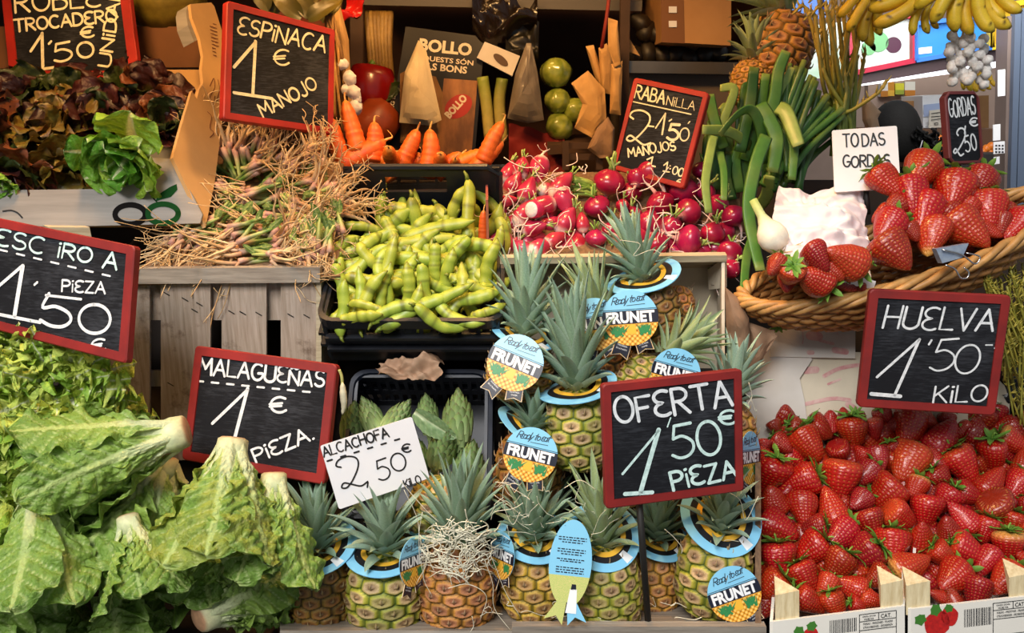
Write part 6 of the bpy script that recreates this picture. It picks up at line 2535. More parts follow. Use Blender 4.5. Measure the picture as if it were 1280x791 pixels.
prism(mb, P(170, 352, 1.25), P(425, 345, 1.25), P(430, 190, 1.54), P(250, 195, 1.54), .008)
wsolo('wooden_board', mb, M_BROWN_WOOD, 'brown wooden board the spinach bunches lie on', 'board', P(300, 345, 1.3), smooth=False)

# ------------------------------------------------------------------ onions, leeks, asparagus
LK = [hx('#2f5a24'), hx('#4f7f34'), hx('#8aa552'), hx('#b7b765')]


def leek_leaf(name, parent, pts, w, Ys, c, flat_=.18, seed=0):
 q = smooth_path([P(x, y, Ys[0] + (Ys[1] - Ys[0]) * i / (len(pts) - 1)) for i, (x, y) in enumerate(pts)], 6)
 N = len(q)
 k = S(pts[0][0], pts[0][1], Ys[0])
 mb = MB()
 rad = [w * .5 * k * (1 - .25 * (i / N) ** 3) for i in range(N)]
 cols = [mix3(c, LK[3], sstep(.86, 1, i / N) * .8 + .12 * math.sin(i * .7 + seed)) for i in range(N)]
 mb.tube(q, rad, 8, 0, cols, squash=flat_, up=(0, -1, .3))
 return wpart(name, mb, M_LEEK, parent)


leeks = [
 ('upright cut leek with a broad green leaf, tallest beside the high pineapple', [([(955, 175), (969, 120), (973, 90), (983, 64)], 16, 1), ([(960, 175), (966, 140), (978, 112), (990, 84)], 12, 2)]),
 ('leek with straight dark leaves left of the tallest one', [([(925, 190), (936, 140), (943, 84)], 16, 0), ([(930, 200), (948, 150), (958, 92)], 14, 1)]),
 ('leek whose leaf arches over to the left behind the radish sign', [([(953, 205), (952, 165), (940, 138), (922, 143), (900, 168)], 13, 1), ([(938, 182), (912, 165), (878, 162)], 14, 2)]),
 ('leek with a short cut leaf beside the top corner of the radish sign', [([(905, 185), (893, 150), (887, 118)], 15, 1), ([(898, 180), (905, 150), (918, 112), (900, 110)], 12, 2)]),
 ('leek with two broad leaves folded down in front of the bunch', [([(950, 130), (962, 150), (971, 175), (966, 215)], 19, 1), ([(962, 132), (980, 138), (990, 160), (998, 182)], 19, 2)]),
 ('leek with a long flat leaf hanging down in front of the basket', [([(958, 170), (945, 205), (936, 255), (942, 300), (951, 338)], 17, 1), ([(945, 290), (934, 320), (929, 374)], 13, 1)]),
 ('leek with a pale leaf hanging over the radishes', [([(892, 170), (886, 200), (882, 230), (886, 266)], 12, 2), ([(900, 190), (905, 215), (905, 250)], 10, 1)]),
 ('leek lying low beside the paper in the basket', [([(985, 150), (992, 185), (990, 225)], 13, 1), ([(945, 262), (958, 245), (962, 220)], 16, 2)]),
 ('leek at the left of the bunch over the magenta radishes', [([(915, 250), (908, 220), (912, 190)], 14, 0), ([(925, 240), (920, 200), (930, 170)], 14, 1), ([(935, 250), (942, 210), (940, 175)], 14, 0)]),
]
for i, (lab, lv) in enumerate(leeks):
 (x, y) = lv[0][0][0]
 Y0 = 1.40 if i in (5, 6) else 1.47
 t = thing('leek', lab, 'leek', Matrix.Translation(P(x, y, Y0)), 'leeks beside the radishes')
 for j, (pts, w, c) in enumerate(lv):
  Ys = (Y0, 1.28) if i == 5 else ((1.43, 1.36) if i == 6 else (Y0 + .02 * j, Y0 - .05 if i in (2, 4, 7) else Y0 + .03))
  leek_leaf('leaf', t, pts, w, Ys, LK[c], seed=i * 3 + j)
rng = random.Random(19)
for i, lab in enumerate(('dark leek deep in the bunch behind the arching leaf', 'dark leek at the back of the bunch below the high pineapple', 'dark leek behind the leaves that hang over the radishes')):
 t = thing('leek', lab, 'leek', Matrix.Translation(P(930 + i * 10, 220, 1.5)), 'leeks beside the radishes')
 for j in range(5):
  x0, x1 = (890, 915, 880)[i] + j * 14, (885, 925, 882)[i] + j * 13 + jit(rng, 12)
  y1 = (150, 112, 165)[i] + jit(rng, 16)
  bend_ = jit(rng, 14)
  leek_leaf('leaf', t, [(x0, 240 - 3 * j), (lerp(x0, x1, .5), lerp(240, y1, .55)), (x1, y1), (x1 + bend_, y1 + abs(bend_) * .6 - 8)], rng.uniform(11, 15), (1.50, 1.52), mix3(LK[0], LK[rng.randrange(3)], rng.random()), seed=j)
t = thing('spring_onion_bunch', 'thick bunch of dark green tubular onion leaves fanning up to the right', 'onion', Matrix.Translation(P(985, 225, 1.44)), None)
rng = random.Random(12)
for k in range(30):
 f = k / 29
 x1, y1 = lerp(985, 1062, f) + rng.uniform(-4, 8), lerp(78, 150, f ** 1.4) + rng.uniform(-12, 14)
 x0, y0 = 978 + rng.uniform(-26, 22), 232 + rng.uniform(-22, 8)
 d = 1.46 + .03 * (k % 3)
 leek_leaf('leaf', t, [(x0, y0), (lerp(x0, x1, .4) - 4, lerp(y0, y1, .45)), (x1, y1)], rng.uniform(7, 11), (d - .02, d + .05), mix3(LK[0], LK[1], rng.random()), .7, k)
t = thing('spring_onion', 'white onion bulb with fine roots at the left of the paper', 'onion', Matrix.Translation(P(966, 318, 1.27)))
mb = MB()
T = put(966, 296, 1.265, -25, -10, 0, 38 * S(966, 296, 1.265))
mb.lathe([(.02, -.52), (.3, -.46), (.47, -.2), (.5, .05), (.42, .3), (.24, .55), (.15, .8), (.13, 1.4)], 20, colf=lambda u, th: mix3(hx('#e9e3cf'), hx('#a9bf72'), sstep(.55, 1, u)), T=T)
wpart('bulb', mb, M_GARLIC, t)
mb = MB()
for k in range(40):
 b = T @ Vector((jit(rng, .2), jit(rng, .2), -.48))
 e = T @ Vector((jit(rng, .7), jit(rng, .5), -.55 - rng.random() * .3))
 mb.tube(bez(b, lerp(b, e, .3) + Vector((0, -.004, -.004)), lerp(b, e, .7) + Vector((jit(rng, .004), -.004, 0)), e, 6), .0006, 4, 0, hx('#b9a070'))
wpart('rootlets', mb, M_ROOT, t)

t = thing('wild_asparagus_bunch', 'upright bunch of dry yellow-green wild asparagus spears behind the TODAS GORDAS card', 'asparagus', Matrix.Translation(P(1050, 200, 1.56)))
tips = [(1024, 2), (1013, 20), (1031, 6), (1040, -4), (1045, 4), (1053, 2), (1060, -8), (1072, -6), (1087, 2), (1092, -10), (990, 18), (1004, 26), (1018, 48), (1032, 40), (1076, 40), (1108, 99), (1082, 60), (1066, 18), (1028, 64), (1050, 50), (1060, 66), (1010, 4)]
for k, (x1, y1) in enumerate(tips):
 x0 = 1052 + rng.uniform(-16, 16)
 Y0, Y1 = 1.55 + jit(rng, .03), 1.55 + jit(rng, .07)
 xm, ym = lerp(x0, x1, .35) + rng.uniform(-6, 6), lerp(190, y1, .55) + rng.uniform(-6, 6)
 xa, ya = lerp(xm, x1, .75) + (8 if x1 < 1030 else 0), y1 - (6 if x1 < 1020 else -16)
 q = smooth_path([P(x0, 195, Y0), P(x0 + rng.uniform(-3, 3), 150, Y0), P(xm, ym, (Y0 + Y1) / 2), P(xa, ya, Y1), P(x1, y1, Y1)], 7)
 N = len(q)
 kk = S(1050, 100, 1.55)
 mb = MB()
 c0, c1 = mix3(hx('#5f6f2a'), hx('#7d8a3a'), rng.random()), mix3(hx('#a8923c'), hx('#c2a850'), rng.random())
 mb.tube(q, [kk * (3.3 - 1.2 * i / N) * (1 if i < N * .68 else (1.0 + .35 * math.sin(i * 2.2)) * min(1, (N - i) / 5 + .15)) for i in range(N)], 6, 0, [mix3(c0, c1, sstep(.3, .7, i / N)) for i in range(N)])
 for i in range(int(N * .5), N - 1, 2):
  o = Vector((jit(rng, 1), jit(rng, .6), .9)).normalized()
  mb.tube([q[i], q[i] + o * 5 * kk, q[i] + o * 9 * kk + Vector((0, 0, 3 * kk))], [1.5 * kk, 1.2 * kk, .3 * kk], 4, 0, c1)
 wpart('spear', mb, M_STALK, t)

t = thing('dried_herb_bunch', 'bunch of yellow-green leafy stems at the right edge beside the HUELVA board', 'herbs', Matrix.Translation(P(1270, 470, 1.27)))
mb, mb2 = MB(), MB()
for k in range(70):
 x0, y0 = rng.uniform(1245, 1300), rng.uniform(425, 480)
 x1, y1 = lerp(1225, 1300, rng.random()), rng.uniform(325, 380)
 if k < 12:
  x0, y0, x1, y1 = rng.uniform(1262, 1300), rng.uniform(500, 540), rng.uniform(1240, 1290), rng.uniform(400, 440)
 Y = 1.24 + rng.uniform(0, .06)
 q = smooth_path([P(x0, y0, Y), P(lerp(x0, x1, .5) + jit(rng, 8), lerp(y0, y1, .5), Y + .01), P(x1, y1, Y)], 5)
 mb.tube(q, .0016, 5, 0, mix3(hx('#7a7a2a'), hx('#a89a3c'), rng.random()))
 for i in range(2, len(q)):
  for h in range(2):
   o = Vector((jit(rng, 1), -.3 + jit(rng, .5), .6)).normalized()
   mb2.tube([q[i], q[i] + o * .005, q[i] + o * .011], [.0008, .0017, .0002], 4, 0, mix3(hx('#8a8a2c'), hx('#d0b850'), rng.random()), squash=.4)
wpart('stems', mb, M_STALK, t)
wpart('leaves', mb2, M_STALK, t)
crumple('black_bag', 'black plastic bag at the right edge behind the strawberries', 'bag', lambda u, v: P(lerp(1238, 1300, u), lerp(430 - 20 * u, 560, v), lerp(1.345, 1.325, v) - .02 * math.sin(PI * u)), 20, 24, .02, flat('black_plastic_film', '#0d0d0f', .25), 4)

# ------------------------------------------------------------------ brown paper bags by the pineapple crate
M_PAPERBAG = flat('brown_paper_bag', '#a07e62', .75, color2='#8a6a50', vscale=14)
M_CREAMBAG = flat('cream_paper_bag', '#d0a468', .75, color2='#b98c52', vscale=9)


def bag(name, label, px_out, Y, thick, m, group=None, nfold=3, fold=.006, cat='bag', top_pin=True):
 """a folded paper bag: front sheet with pleats, back sheet, joined edges"""
 mb = MB()
 c = [P(x, y, Y) for x, y in px_out]
 ctr = sum(c, Vector()) / len(c)
 rim = []
 for i in range(len(c)):
  for q in range(8):
   rim.append(lerp(c[i], c[(i + 1) % len(c)], q / 8))
 N = len(rim)
 sd = ctr.x * 31 + ctr.z * 17
 for sg in (-1, 1):
  vs = []
  for s in (0.0, .06, .16, .3, .5, .75, 1.0):
   b = thick * .5 * (1 - (1 - s) ** 3)
   for p in rim:
    p2 = lerp(p, ctr, s)
    fo = fold * (math.sin((p2.x - ctr.x) / .012 * nfold * .35 + p2.z * 14 + sd) + .8 * ns(p2.x * 40, p2.z * 40, sd)) * min(1, s * 6)
    vs.append(p2 + Vector((0, sg * (b + .0008) + fo, 0)))
  fs = []
  for a in range(6):
   for i in range(N):
    j = (i + 1) % N
    fs.append((a * N + i, a * N + j, (a + 1) * N + j, (a + 1) * N + i))
  mb.add(vs, fs)
 return wsolo(name, mb, m, label, cat, Vector((ctr.x, ctr.y, min(p.z for p in c))), group, smooth=False)


bag('paper_bag', 'folded brown paper bag standing right of the upper pineapple crate', [(906, 358), (922, 372), (936, 398), (938, 430), (928, 470), (915, 480), (908, 420)], 1.27, .02, M_PAPERBAG)
bag('paper_bag', 'second brown paper bag, its lip spread to the right', [(934, 402), (966, 413), (972, 420), (950, 452), (934, 472), (926, 460), (938, 430)], 1.285, .016, M_PAPERBAG, nfold=5)

# ------------------------------------------------------------------ price boards
s = Sign('price_sign', 'red-framed board painted ROBLE TROCADERO, top left above the red lettuces', [(0, -28), (159, -31), (176, 102), (13, 100)], 1.585, 13, 5, M_REDWARM)
s.text('lettering', M_CHALK_CREAM, ('ROBLe', (20, 16), (126, 8), 24, 4), ('TROCADeRO', (19, 40), (147, 27), 15, 4), ('€', (102, 48), (117, 46), 13, 3.4), ('UNiDAD', (138, 84), (153, -14), 15, 3.6))
s.text('price', M_CHALK_CREAM, ('line', [(39, 64), (53, 43)], 5), ('line', [(53, 42), (54, 83)], 5.5), ('line', [(50, 87), (79, 83)], 4.5), ("'", (61, 62), (65, 62), 10, 4), ('5', (69, 78), (91, 75), 23, 4), ('0', (98, 73), (118, 71), 19, 4))
s = Sign('price_sign', 'red-framed board painted ESPINACA 1 € MANOJO above the spinach roots', [(283, 0), (418, 38), (416, 168), (278, 150)], 1.44, 9, 4, M_REDWARM)
s.text('lettering', M_CHALK_CREAM, ('eSPiNACA', (296, 41), (405, 66), 20, 3.8, dict(bounce=.05)), ('€', (342, 82), (360, 81), 19, 3), ('MANOJO', (329, 147), (397, 110), 16, 3.6, dict(bounce=.06)))
s.text('price', M_CHALK_CREAM, ('line', [(292, 84), (319, 53)], 5), ('line', [(319, 52), (315.5, 119)], 5.6), ('line', [(292, 116), (338, 123)], 5))
s = Sign('price_sign', 'red-framed board painted ESCAROLA 1\'50 PIEZA at the left edge', [(-64, 260), (170, 307), (159, 455), (-76, 393)], 1.115, 12, 5, stake=((20, 400), (20, 470), 12, 1.16))
s.text('lettering', M_CHALK_MINT, ('eSC', (-6, 305), (54, 318), 20, 4), ('iRO', (72, 321), (114, 329), 18, 4), ('A', (129, 334), (146, 337), 20, 4.4))
s.text('note', M_CHALK, ('dash', (0, 312), (150, 348), 7, 2.4), ('PieZA', (78, 364), (132, 367), 14, 3.2), ('€', (115, 440), (132, 438), 15, 3.4))
s.text('price', M_CHALK, ('line', [(-6, 362), (29, 332)], 5.5), ('line', [(29, 333), (19, 394)], 8), ('line', [(0, 393), (51, 403)], 5), ("'", (43, 363), (48, 363), 10, 4), ('line', [(58, 369), (102, 374)], 4), ('line', smooth_path([Vector((62, 367, 0)), Vector((54, 385, 0)), Vector((70, 384, 0)), Vector((86, 392, 0)), Vector((88, 402, 0)), Vector((78, 408, 0)), Vector((64, 406, 0)), Vector((52, 399, 0))], 3) and [(62, 367), (54, 384), (70, 383), (86, 391), (89, 401), (79, 408), (64, 407), (51, 400)], 5.5), ('0', (98, 415), (137, 418), 36, 5.2))
s = Sign('price_sign', 'red-framed board painted MALAGUEÑAS 1 € PIEZA above the romaine lettuces', [(245, 432), (422, 455), (406, 606), (228, 574)], 1.135, 12, 6, stake=((310, 570), (310, 620), 12, 1.14))
s.text('lettering', M_CHALK, ('MALAGUenAS', (249, 467), (405, 484), 20, 4.2, dict(bounce=.04)), ('dash', (246, 476), (398, 491), 8, 2.6), ('€', (338, 516), (357, 515), 19, 4), ('PieZA.', (321, 578), (394, 548), 17, 4))
s.text('price', M_CHALK, ('line', [(266, 529), (310, 487)], 5), ('line', [(310, 486), (290, 562)], 6))
s = Sign('price_sign', 'largest red-framed board, painted OFERTA 1\'50 PIEZA, on a dark stake among the pineapples', [(752, 480), (927, 461), (929, 613), (757, 636)], .985, 11, 5, stake=((803, 632), (810, 775), 9, 1.0))
s.text('lettering', M_CHALK, ('OFeRTA', (771, 530), (915, 505), 31, 5.4, dict(bounce=.05)),)
s.text('price', M_CHALK_MINT, ('€', (899, 531), (918, 529), 17, 4), ('line', [(778, 592), (823, 538)], 4), ('line', [(823, 537), (800, 616)], 7.5), ('line', [(781, 617), (815, 615)], 6.5), ("'", (833, 562), (839, 562), 40, 2.2), ('5', (841, 573), (868, 570), 42, 5), ('0', (874, 570), (903, 566), 42, 5), ('PieZA', (842, 613), (921, 594), 22, 5, dict(bounce=.06)))
s = Sign('price_sign', 'red-framed board painted HUELVA 1\'50 KILO above the strawberry boxes', [(1087, 361), (1264, 369), (1243, 519), (1071, 508)], 1.165, 11, 6, stake=((1150, 470), (1150, 500), 12, 1.335))
s.text('lettering', M_CHALK, ('HUeLVA', (1103, 410), (1240, 414), 27, 3.8, dict(slant=.22, bounce=.04)), ('KiLO', (1166, 503), (1232, 501), 20, 3.4, dict(slant=.2)))
s.text('price', M_CHALK, ('line', [(1096, 471), (1149, 424)], 4), ('line', [(1149, 424), (1118, 494)], 4.5), ('line', [(1089, 492), (1125, 495)], 6), ("'", (1160, 444), (1165, 444), 19, 3), ('5', (1161, 463), (1189, 463), 40, 3.2, dict(slant=.25)), ('0', (1190, 466), (1220, 467), 36, 3.0, dict(slant=.2)), ('line', [(1232, 431), (1240, 431)], 2.2), ('line', [(1243, 435), (1252, 438)], 2.2))
s = Sign('price_sign', 'white card lettered TODAS GORDAS above the wicker basket', [(1040, 163), (1121, 157), (1126, 235), (1043, 240)], 1.35, card=True, stake=((1085, 230), (1085, 268), 7, 1.34))
s.text('lettering', M_INK, ('TO', (1054, 184), (1073, 183), 16, 2.6), ('DAS', (1078, 183), (1106, 181), 15, 2.6), ('GORDAS', (1054, 209), (1112, 208), 14, 2.7, dict(bounce=.05)))
s = Sign('price_sign', 'small cut-cornered board painted GORDAS 2\'50 above the large strawberries', [(1179, 114), (1223, 114), (1229, 204), (1186, 206)], 1.36, 4, 8, flat('maroon_painted_frame', '#6b2b2c', .55, var=.2, vscale=40), stake=((1204, 200), (1204, 226), 7, 1.36), seg=1)
s.text('lettering', M_CHALK, ('GORDAS', (1187, 147), (1219, 143), 22, 2.6, dict(bounce=.05)), ('€', (1212, 158), (1221, 157), 10, 2.6))
s.text('price', M_CHALK, ('2', (1191, 193), (1203, 195), 34, 2.8), ('line', [(1206, 158), (1205, 167)], 2.8), ('5', (1207, 190), (1213, 189), 20, 2.6), ('0', (1215, 188), (1221, 187), 20, 2.6))
s = Sign('price_sign', 'leaning red-framed board painted RABANILLA over the round radishes', [(793, 97), (887, 116), (855, 237), (765, 211)], 1.475, 6.5, 5, M_REDWARM)
s.text('lettering', M_CHALK_CREAM, ('RABA', (793, 122), (830, 130), 16, 3), ('NiLLA', (833, 131), (868, 138), 11, 1.4), ('line', [(791, 127), (864, 143)], 1.8), ('MANOJOS', (786, 196), (845, 187), 11, 2.6, dict(bounce=.08)))
s.text('price', M_CHALK_CREAM, ('2', (783, 178), (812, 182), 42, 2.8), ('-', (810, 162), (817, 163), 10, 2.4), ('line', [(820, 160), (832, 142)], 2.4), ('line', [(832, 142), (828, 168)], 3), ("'", (834, 158), (837, 159), 10, 2.2), ('5', (834, 174), (847, 176), 20, 4.4), ('0', (849, 175), (860, 177), 16, 2.2), ("'", (860, 160), (863, 160), 8, 1.8), ('1', (808, 206), (818, 208), 11, 2.6), ('1', (829, 214), (836, 215), 12, 2.2), (':', (837, 213), (839, 213), 8, 2), ('00', (840, 217), (853, 221), 10, 2.4), ('€', (845, 231), (853, 233), 8, 1.8))
s = Sign('price_sign', 'white card lettered ALCACHOFA 2,50 € leaning before the artichokes', [(400, 557), (515, 521), (537, 597), (424, 637)], 1.07, card=True, stake=((480, 600), (486, 650), 8, 1.09))
s.text('lettering', M_INK, ('ALCACHOFA', (405, 571), (486, 545), 12, 2.6, dict(bounce=.04)), ('dash', (409, 576), (510, 545), 6, 2.2, .35), ('€', (503, 566), (513, 564), 10, 2.4), ('KiLO', (507, 610), (527, 603), 10, 2.2))
s.text('price', M_INK, ('2', (428, 613), (459, 605), 40, 2.5), (',', (458, 606), (461, 605), 18, 2.4), ('5', (474, 601), (489, 597), 26, 2.4), ('0', (491, 590), (509, 586), 22, 2.4))

# ------------------------------------------------------------------ bananas and garlic at the top right
def banana_at(parent, b, e, roll, v, fat=1.0):
 """one fruit of a hand: neck at pixel b, tip at pixel e"""
 p0, p1 = P(*b), P(*e)
 d = p1 - p0
 vs = BANANAS[v % 4].vertices
 chord = Vector((0.085, 0, -.985))
 sc = d.length / .95
 q = chord.normalized().rotation_difference(d.normalized()).to_matrix().to_4x4()
 M = Matrix.Translation(p0) @ Matrix.Rotation(R(roll), 4, d.normalized()) @ q @ Matrix.Diagonal((sc * fat, sc * fat, sc, 1))
 part('banana', BANANAS[v % 4], parent, mw(parent).inverted() @ M)


YB = 1.42
hands = [
 ('large hand of yellow bananas hanging at the top right above the garlic', (1222, -26), [((1210, -30), (1165, 29), -40), ((1215, -30), (1193, 40), -10), ((1222, -28), (1213, 44), 10), ((1230, -30), (1240, 41), 30), ((1236, -34), (1254, 24), 60), ((1202, -24), (1142, 10), -70), ((1240, -34), (1276, 16), 70), ((1228, -26), (1262, 36), 40)], 1.42),
 ('hand of bananas at the top right sweeping down to the left', (1150, -30), [((1152, -8), (1092, 32), -120), ((1160, -4), (1108, 24), -110), ((1146, -16), (1086, 12), -120), ((1158, 2), (1140, 44), -20), ((1166, 2), (1160, 42), 10), ((1170, 4), (1172, 36), 20)], 1.46),
 ('shaded hand of bananas at the far left of the hanging row', (1100, -20), [((1090, -8), (1060, 40), -60), ((1098, -4), (1078, 52), -20), ((1104, 2), (1088, 58), 10), ((1080, -14), (1048, 22), -80), ((1110, -6), (1100, 44), 20)], 1.50),
]
for lab, (bx, by), fr_, Y in hands:
 t = thing('banana_hand', lab, 'bananas', Matrix.Translation(P(bx, by, Y)), 'bananas hung at the top right')
 for i, (b, e, roll) in enumerate(fr_):
  banana_at(t, (*b, Y + .012 * (i % 3)), (*e, Y - .01 + .012 * (i % 3)), roll, i, 1.15)
 mb = MB()
 mb.tube([P(bx, by - 12, Y + .01), P(bx, by, Y), P(bx + 4, by + 6, Y)], [.018, .026, .02], 8, 0, hx('#8a7a2c'))
 wpart('stem', mb, M_BANANA, t)

t = thing('garlic_braid', 'two-stranded white garlic braid hanging under the bananas', 'garlic', Matrix.Translation(P(1210, 108, 1.47)))
rng = random.Random(14)
gp = []
for k in range(17):
 gp.append((1196 + (7 if k % 2 else -5) + 3 * math.sin(k) - (4 if 4 < k < 10 else 0), 44 + k * 3.6, 1.46 + .008 * (k % 3)))
for k in range(20):
 gp.append((1219 + (8 if k % 2 else -6) + 3 * math.sin(k * 1.7) + (6 if 8 < k < 16 else 0), 46 + k * 3.1, 1.45 + .008 * (k % 3)))
for i, (x, y, Y) in enumerate(gp):
 mb = MB()
 garlic_bulb(mb, put(x, y, Y, rng.uniform(-150, 150), rng.uniform(-60, 60), rng.uniform(0, 90), 13 * S(x, y, Y)), i)
 wpart('bulb', mb, M_GARLIC, t)
mb = MB()
mb.tube([P(1208, -30, 1.46), P(1206, 30, 1.47), P(1200, 60, 1.475)], .002, 6, 0, hx('#b5a98a'))
mb.tube([P(1208, -30, 1.46), P(1212, 30, 1.47), P(1218, 60, 1.475)], .002, 6, 0, hx('#b5a98a'))
wpart('string', mb, M_ROOT, t)

t = thing('garlic_braid', 'brown dried garlic braid hanging beside the ESPINACA board', 'garlic', Matrix.Translation(P(425, 160, 1.60)))
for i, (x, y, w) in enumerate(((428, 80, 15), (436, 98, 19), (432, 112, 15), (441, 116, 20), (443, 134, 20), (436, 142, 15), (446, 124, 12))):
 mb = MB()
 garlic_bulb(mb, put(x, y, 1.60, rng.uniform(30, 150), 20, rng.uniform(0, 90), w * S(x, y, 1.6)), i + 60)
 wpart('bulb', mb, M_GARLIC, t)
mb = MB()
for k in range(26):
 x0, y0 = 411 + rng.uniform(-4, 6), 22 + rng.uniform(-6, 12)
 x1, y1 = 420 + rng.uniform(-12, 14), rng.uniform(90, 168)
 mb.tube(smooth_path([P(x0, y0, 1.61), P(lerp(x0, x1, .5) + rng.uniform(-7, 7), lerp(y0, y1, .5), 1.60 + jit(rng, .01)), P(x1, y1, 1.61)], 5), rng.uniform(.002, .004), 5, 0, mix3(hx('#6a4a2a'), hx('#b98a4a'), rng.random()))
wpart('dried_stalks', mb, M_ROOT, t)
mb = MB()
mb.tube([P(414, 22, 1.61), P(413, 8, 1.61), P(416, -40, 1.61)], .002, 6, 0, hx('#2a2420'))
wpart('string', mb, M_ROOT, t)
# ------------------------------------------------------------------ inside the stall, behind the carrots
YK = 1.98
M_DARKBROWN = flat('dark_brown_post', '#4a3120', .7, var=.3, vscale=10)
mb = MB()
bar(mb, P(447, 215, YK), P(447, -60, YK), .028, .03, (0, 1, 0))
structure('pillar_trim', mb, M_DARKBROWN)


def shelf(name, label, a, b, c, d, th, m):
 mb = MB()
 prism(mb, d, c, b, a, th)
 return wsolo(name, mb, m, label, 'shelf', (a + b) / 2, smooth=False)


shelf('wall_shelf', 'grey metal shelf across the top of the stall interior', P(450, 6, 1.97), P(802, 14, 1.97), P(802, 2, 2.4), P(450, -6, 2.4), .022, M_GREYMETAL)
for k, (x0, x1, lab) in enumerate(((656, 730, 'cream paper sack lying on the shelf beside the black bag'), (726, 800, 'second cream paper sack on the shelf, right end'))):
 mb = MB()
 c = P((x0 + x1) / 2, -10, 2.08)
 w = (x1 - x0) * S(700, 0, 2.08)
 mb.lathe([(.01, -.5), (.35, -.48), (.5, -.3), (.5, .3), (.35, .48), (.01, .5)], 24, fn=lambda u, th: 1 + .06 * ns(math.cos(th) * 2, math.sin(th) * 2, u * 6 + k), T=Matrix.Translation(c) @ Matrix.Rotation(PI / 2, 4, 'Y') @ Matrix.Diagonal((.075, .16, w, 1)))
 wsolo('paper_sack', mb, M_CREAMBAG, lab, 'sack', c - Vector((0, 0, .04)))
crumple('black_bag', 'glossy black plastic bag drooping over the front of the shelf', 'bag', lambda u, v: P(lerp(590, 672, u), lerp(-14, 30 + 16 * math.sin(u * 5), v), 1.93 - .03 * math.sin(PI * v)), 26, 20, .035, flat('black_bin_bag', '#1c1410', .25), 6)
crumple('black_bag', 'dark plastic bag with a small pale mark hanging under the shelf', 'bag', lambda u, v: P(lerp(632, 674, u), lerp(24, 62, v), 1.95 - .03 * math.sin(PI * v)), 18, 18, .03, flat('dark_green_bag', '#1d1a12', .35), 7)

# the poster with the slogan
PP = plane_px((507, 33, 1.95), (605, 46, 1.95), (484, 183, 1.93))
t = thing('poster', 'black fruit poster with the words BOLLO AQUESTS SÓN ELS BONS', 'poster', Matrix.Translation(P(540, 195, 1.93)))
mb = MB()
f = [PP.at(*p) for p in ((507, 33), (606, 46), (593, 200), (484, 184))]
mb.slab(list(reversed(f)), [p - PP.n * .004 for p in reversed(f)])
wpart('sheet', mb, flat('black_poster_print', '#120e0c', .35), t, False)
mb = MB()
f = [PP.at(x, y, .001) for x, y in ((555, 98), (597, 101), (589, 197), (545, 190))]
mb.add(list(reversed(f)), [(0, 1, 2, 3)])
wpart('printed_picture', mb, flat('brown_produce_print', '#6a4426', .4, color2='#a06a3a', vscale=26, stretch=(1, 1, .4)), t, False)


def poster_word(body, cx, cy, w, h, rot, mat, lift, bold=.02):
 mb = MB()
 k = MB()
 fit_text(k, body, 0, 0, w, h, 0, Matrix.Identity(4), bold=bold, rot=rot)
 c = PP.at(cx, cy)
 ex, ey = PP.at(cx + 1, cy) - c, PP.at(cx, cy - 1) - c
 mb.add([c + ex * v[0] + ey * v[1] + PP.n * lift for v in k.v], k.f)
 wpart('lettering', mb, mat, t, False)


M_PW = flat('poster_cream_letters', '#d9c9b0', .5)
M_PR = flat('poster_red', '#a82a1e', .4)
poster_word('BOLLO', 557, 59, 66, 16, R(-6), M_PW, .0012, .04)
poster_word('AQUESTS SÓN', 556, 75, 72, 9, R(-6), M_PW, .0012, .02)
poster_word('ELS BONS', 556, 85, 56, 9, R(-6), M_PW, .0012, .03)
mb = MB()
pts = [(573 + 17 * math.cos(a) * .8 - 25 * math.sin(a) * .42, 133 - 17 * math.cos(a) * .75 - 25 * math.sin(a) * .35) for a in [2 * PI * k / 24 for k in range(24)]]
f = [PP.at(x, y, .0016) for x, y in pts]
if (f[1] - f[0]).cross(f[2] - f[1]).dot(PP.n) < 0:
 f.reverse()
mb.add(f, [tuple(range(24))])
wpart('printed_badge', mb, M_PR, t, False)
poster_word('BOLLO', 570, 133, 34, 10, R(48), M_PW, .002, .05)
poster_word('MARKETING DE', 489, 142, 56, 5, R(82), M_PW, .0012, .02)

bag('paper_bag', 'white paper bag hanging pinned in front of the black poster', [(523, 50), (533, 64), (552, 150), (537, 157), (499, 153), (506, 90)], 1.87, .03, flat('white_paper_bag', '#d9c7a4', .75, color2='#c9b48e', vscale=9), None, 2)
bag('paper_bag', 'brown paper bag hanging behind the white one before the poster', [(500, 92), (512, 86), (545, 96), (554, 118), (548, 182), (520, 186), (500, 178)], 1.905, .02, flat('kraft_bag', '#8a6238', .8, var=.2, vscale=8))
bag('plastic_bag', 'greyish translucent plastic bag hanging right of the poster', [(658, 54), (664, 54), (672, 90), (680, 150), (660, 154), (634, 148), (644, 92)], 1.86, .05, pigment('cloudy_plastic', .35, .15, 30, translucent=.4), None, 3)
bpy.data.objects['plastic_bag'].data.color_attributes['Col'].data.foreach_set('color', [x for _ in bpy.data.objects['plastic_bag'].data.vertices for x in (.30, .25, .2, 1)])
mb = MB()
c = [P(596, 72, 1.93), P(640, 95, 1.93), P(650, 70, 1.93), P(606, 52, 1.93)]
prism(mb, *c, .05)
t = thing('small_carton', 'small tilted white carton with an oval cut-out, right of the poster', 'carton', Matrix.Translation(P(622, 95, 1.95)))
wpart('box', mb, M_WHITEBOARD, t, False)
CN = Plane(c[0], c[1], c[2])
mb = MB()
f = [CN.at(626 + 9 * math.cos(a) + 2 * math.sin(a), 75 + 4 * math.cos(a) + 7 * math.sin(a), .001) for a in [2 * PI * k / 20 for k in range(20)]]
if (f[1] - f[0]).cross(f[2] - f[1]).dot(CN.n) < 0:
 f.reverse()
mb.add(f, [tuple(range(20))])
wpart('painted_hole_shade', mb, flat('hole_shade_paint', '#5a463a', .8), t, False)  # flat dark oval on the box face, painting the shade inside the cut-out

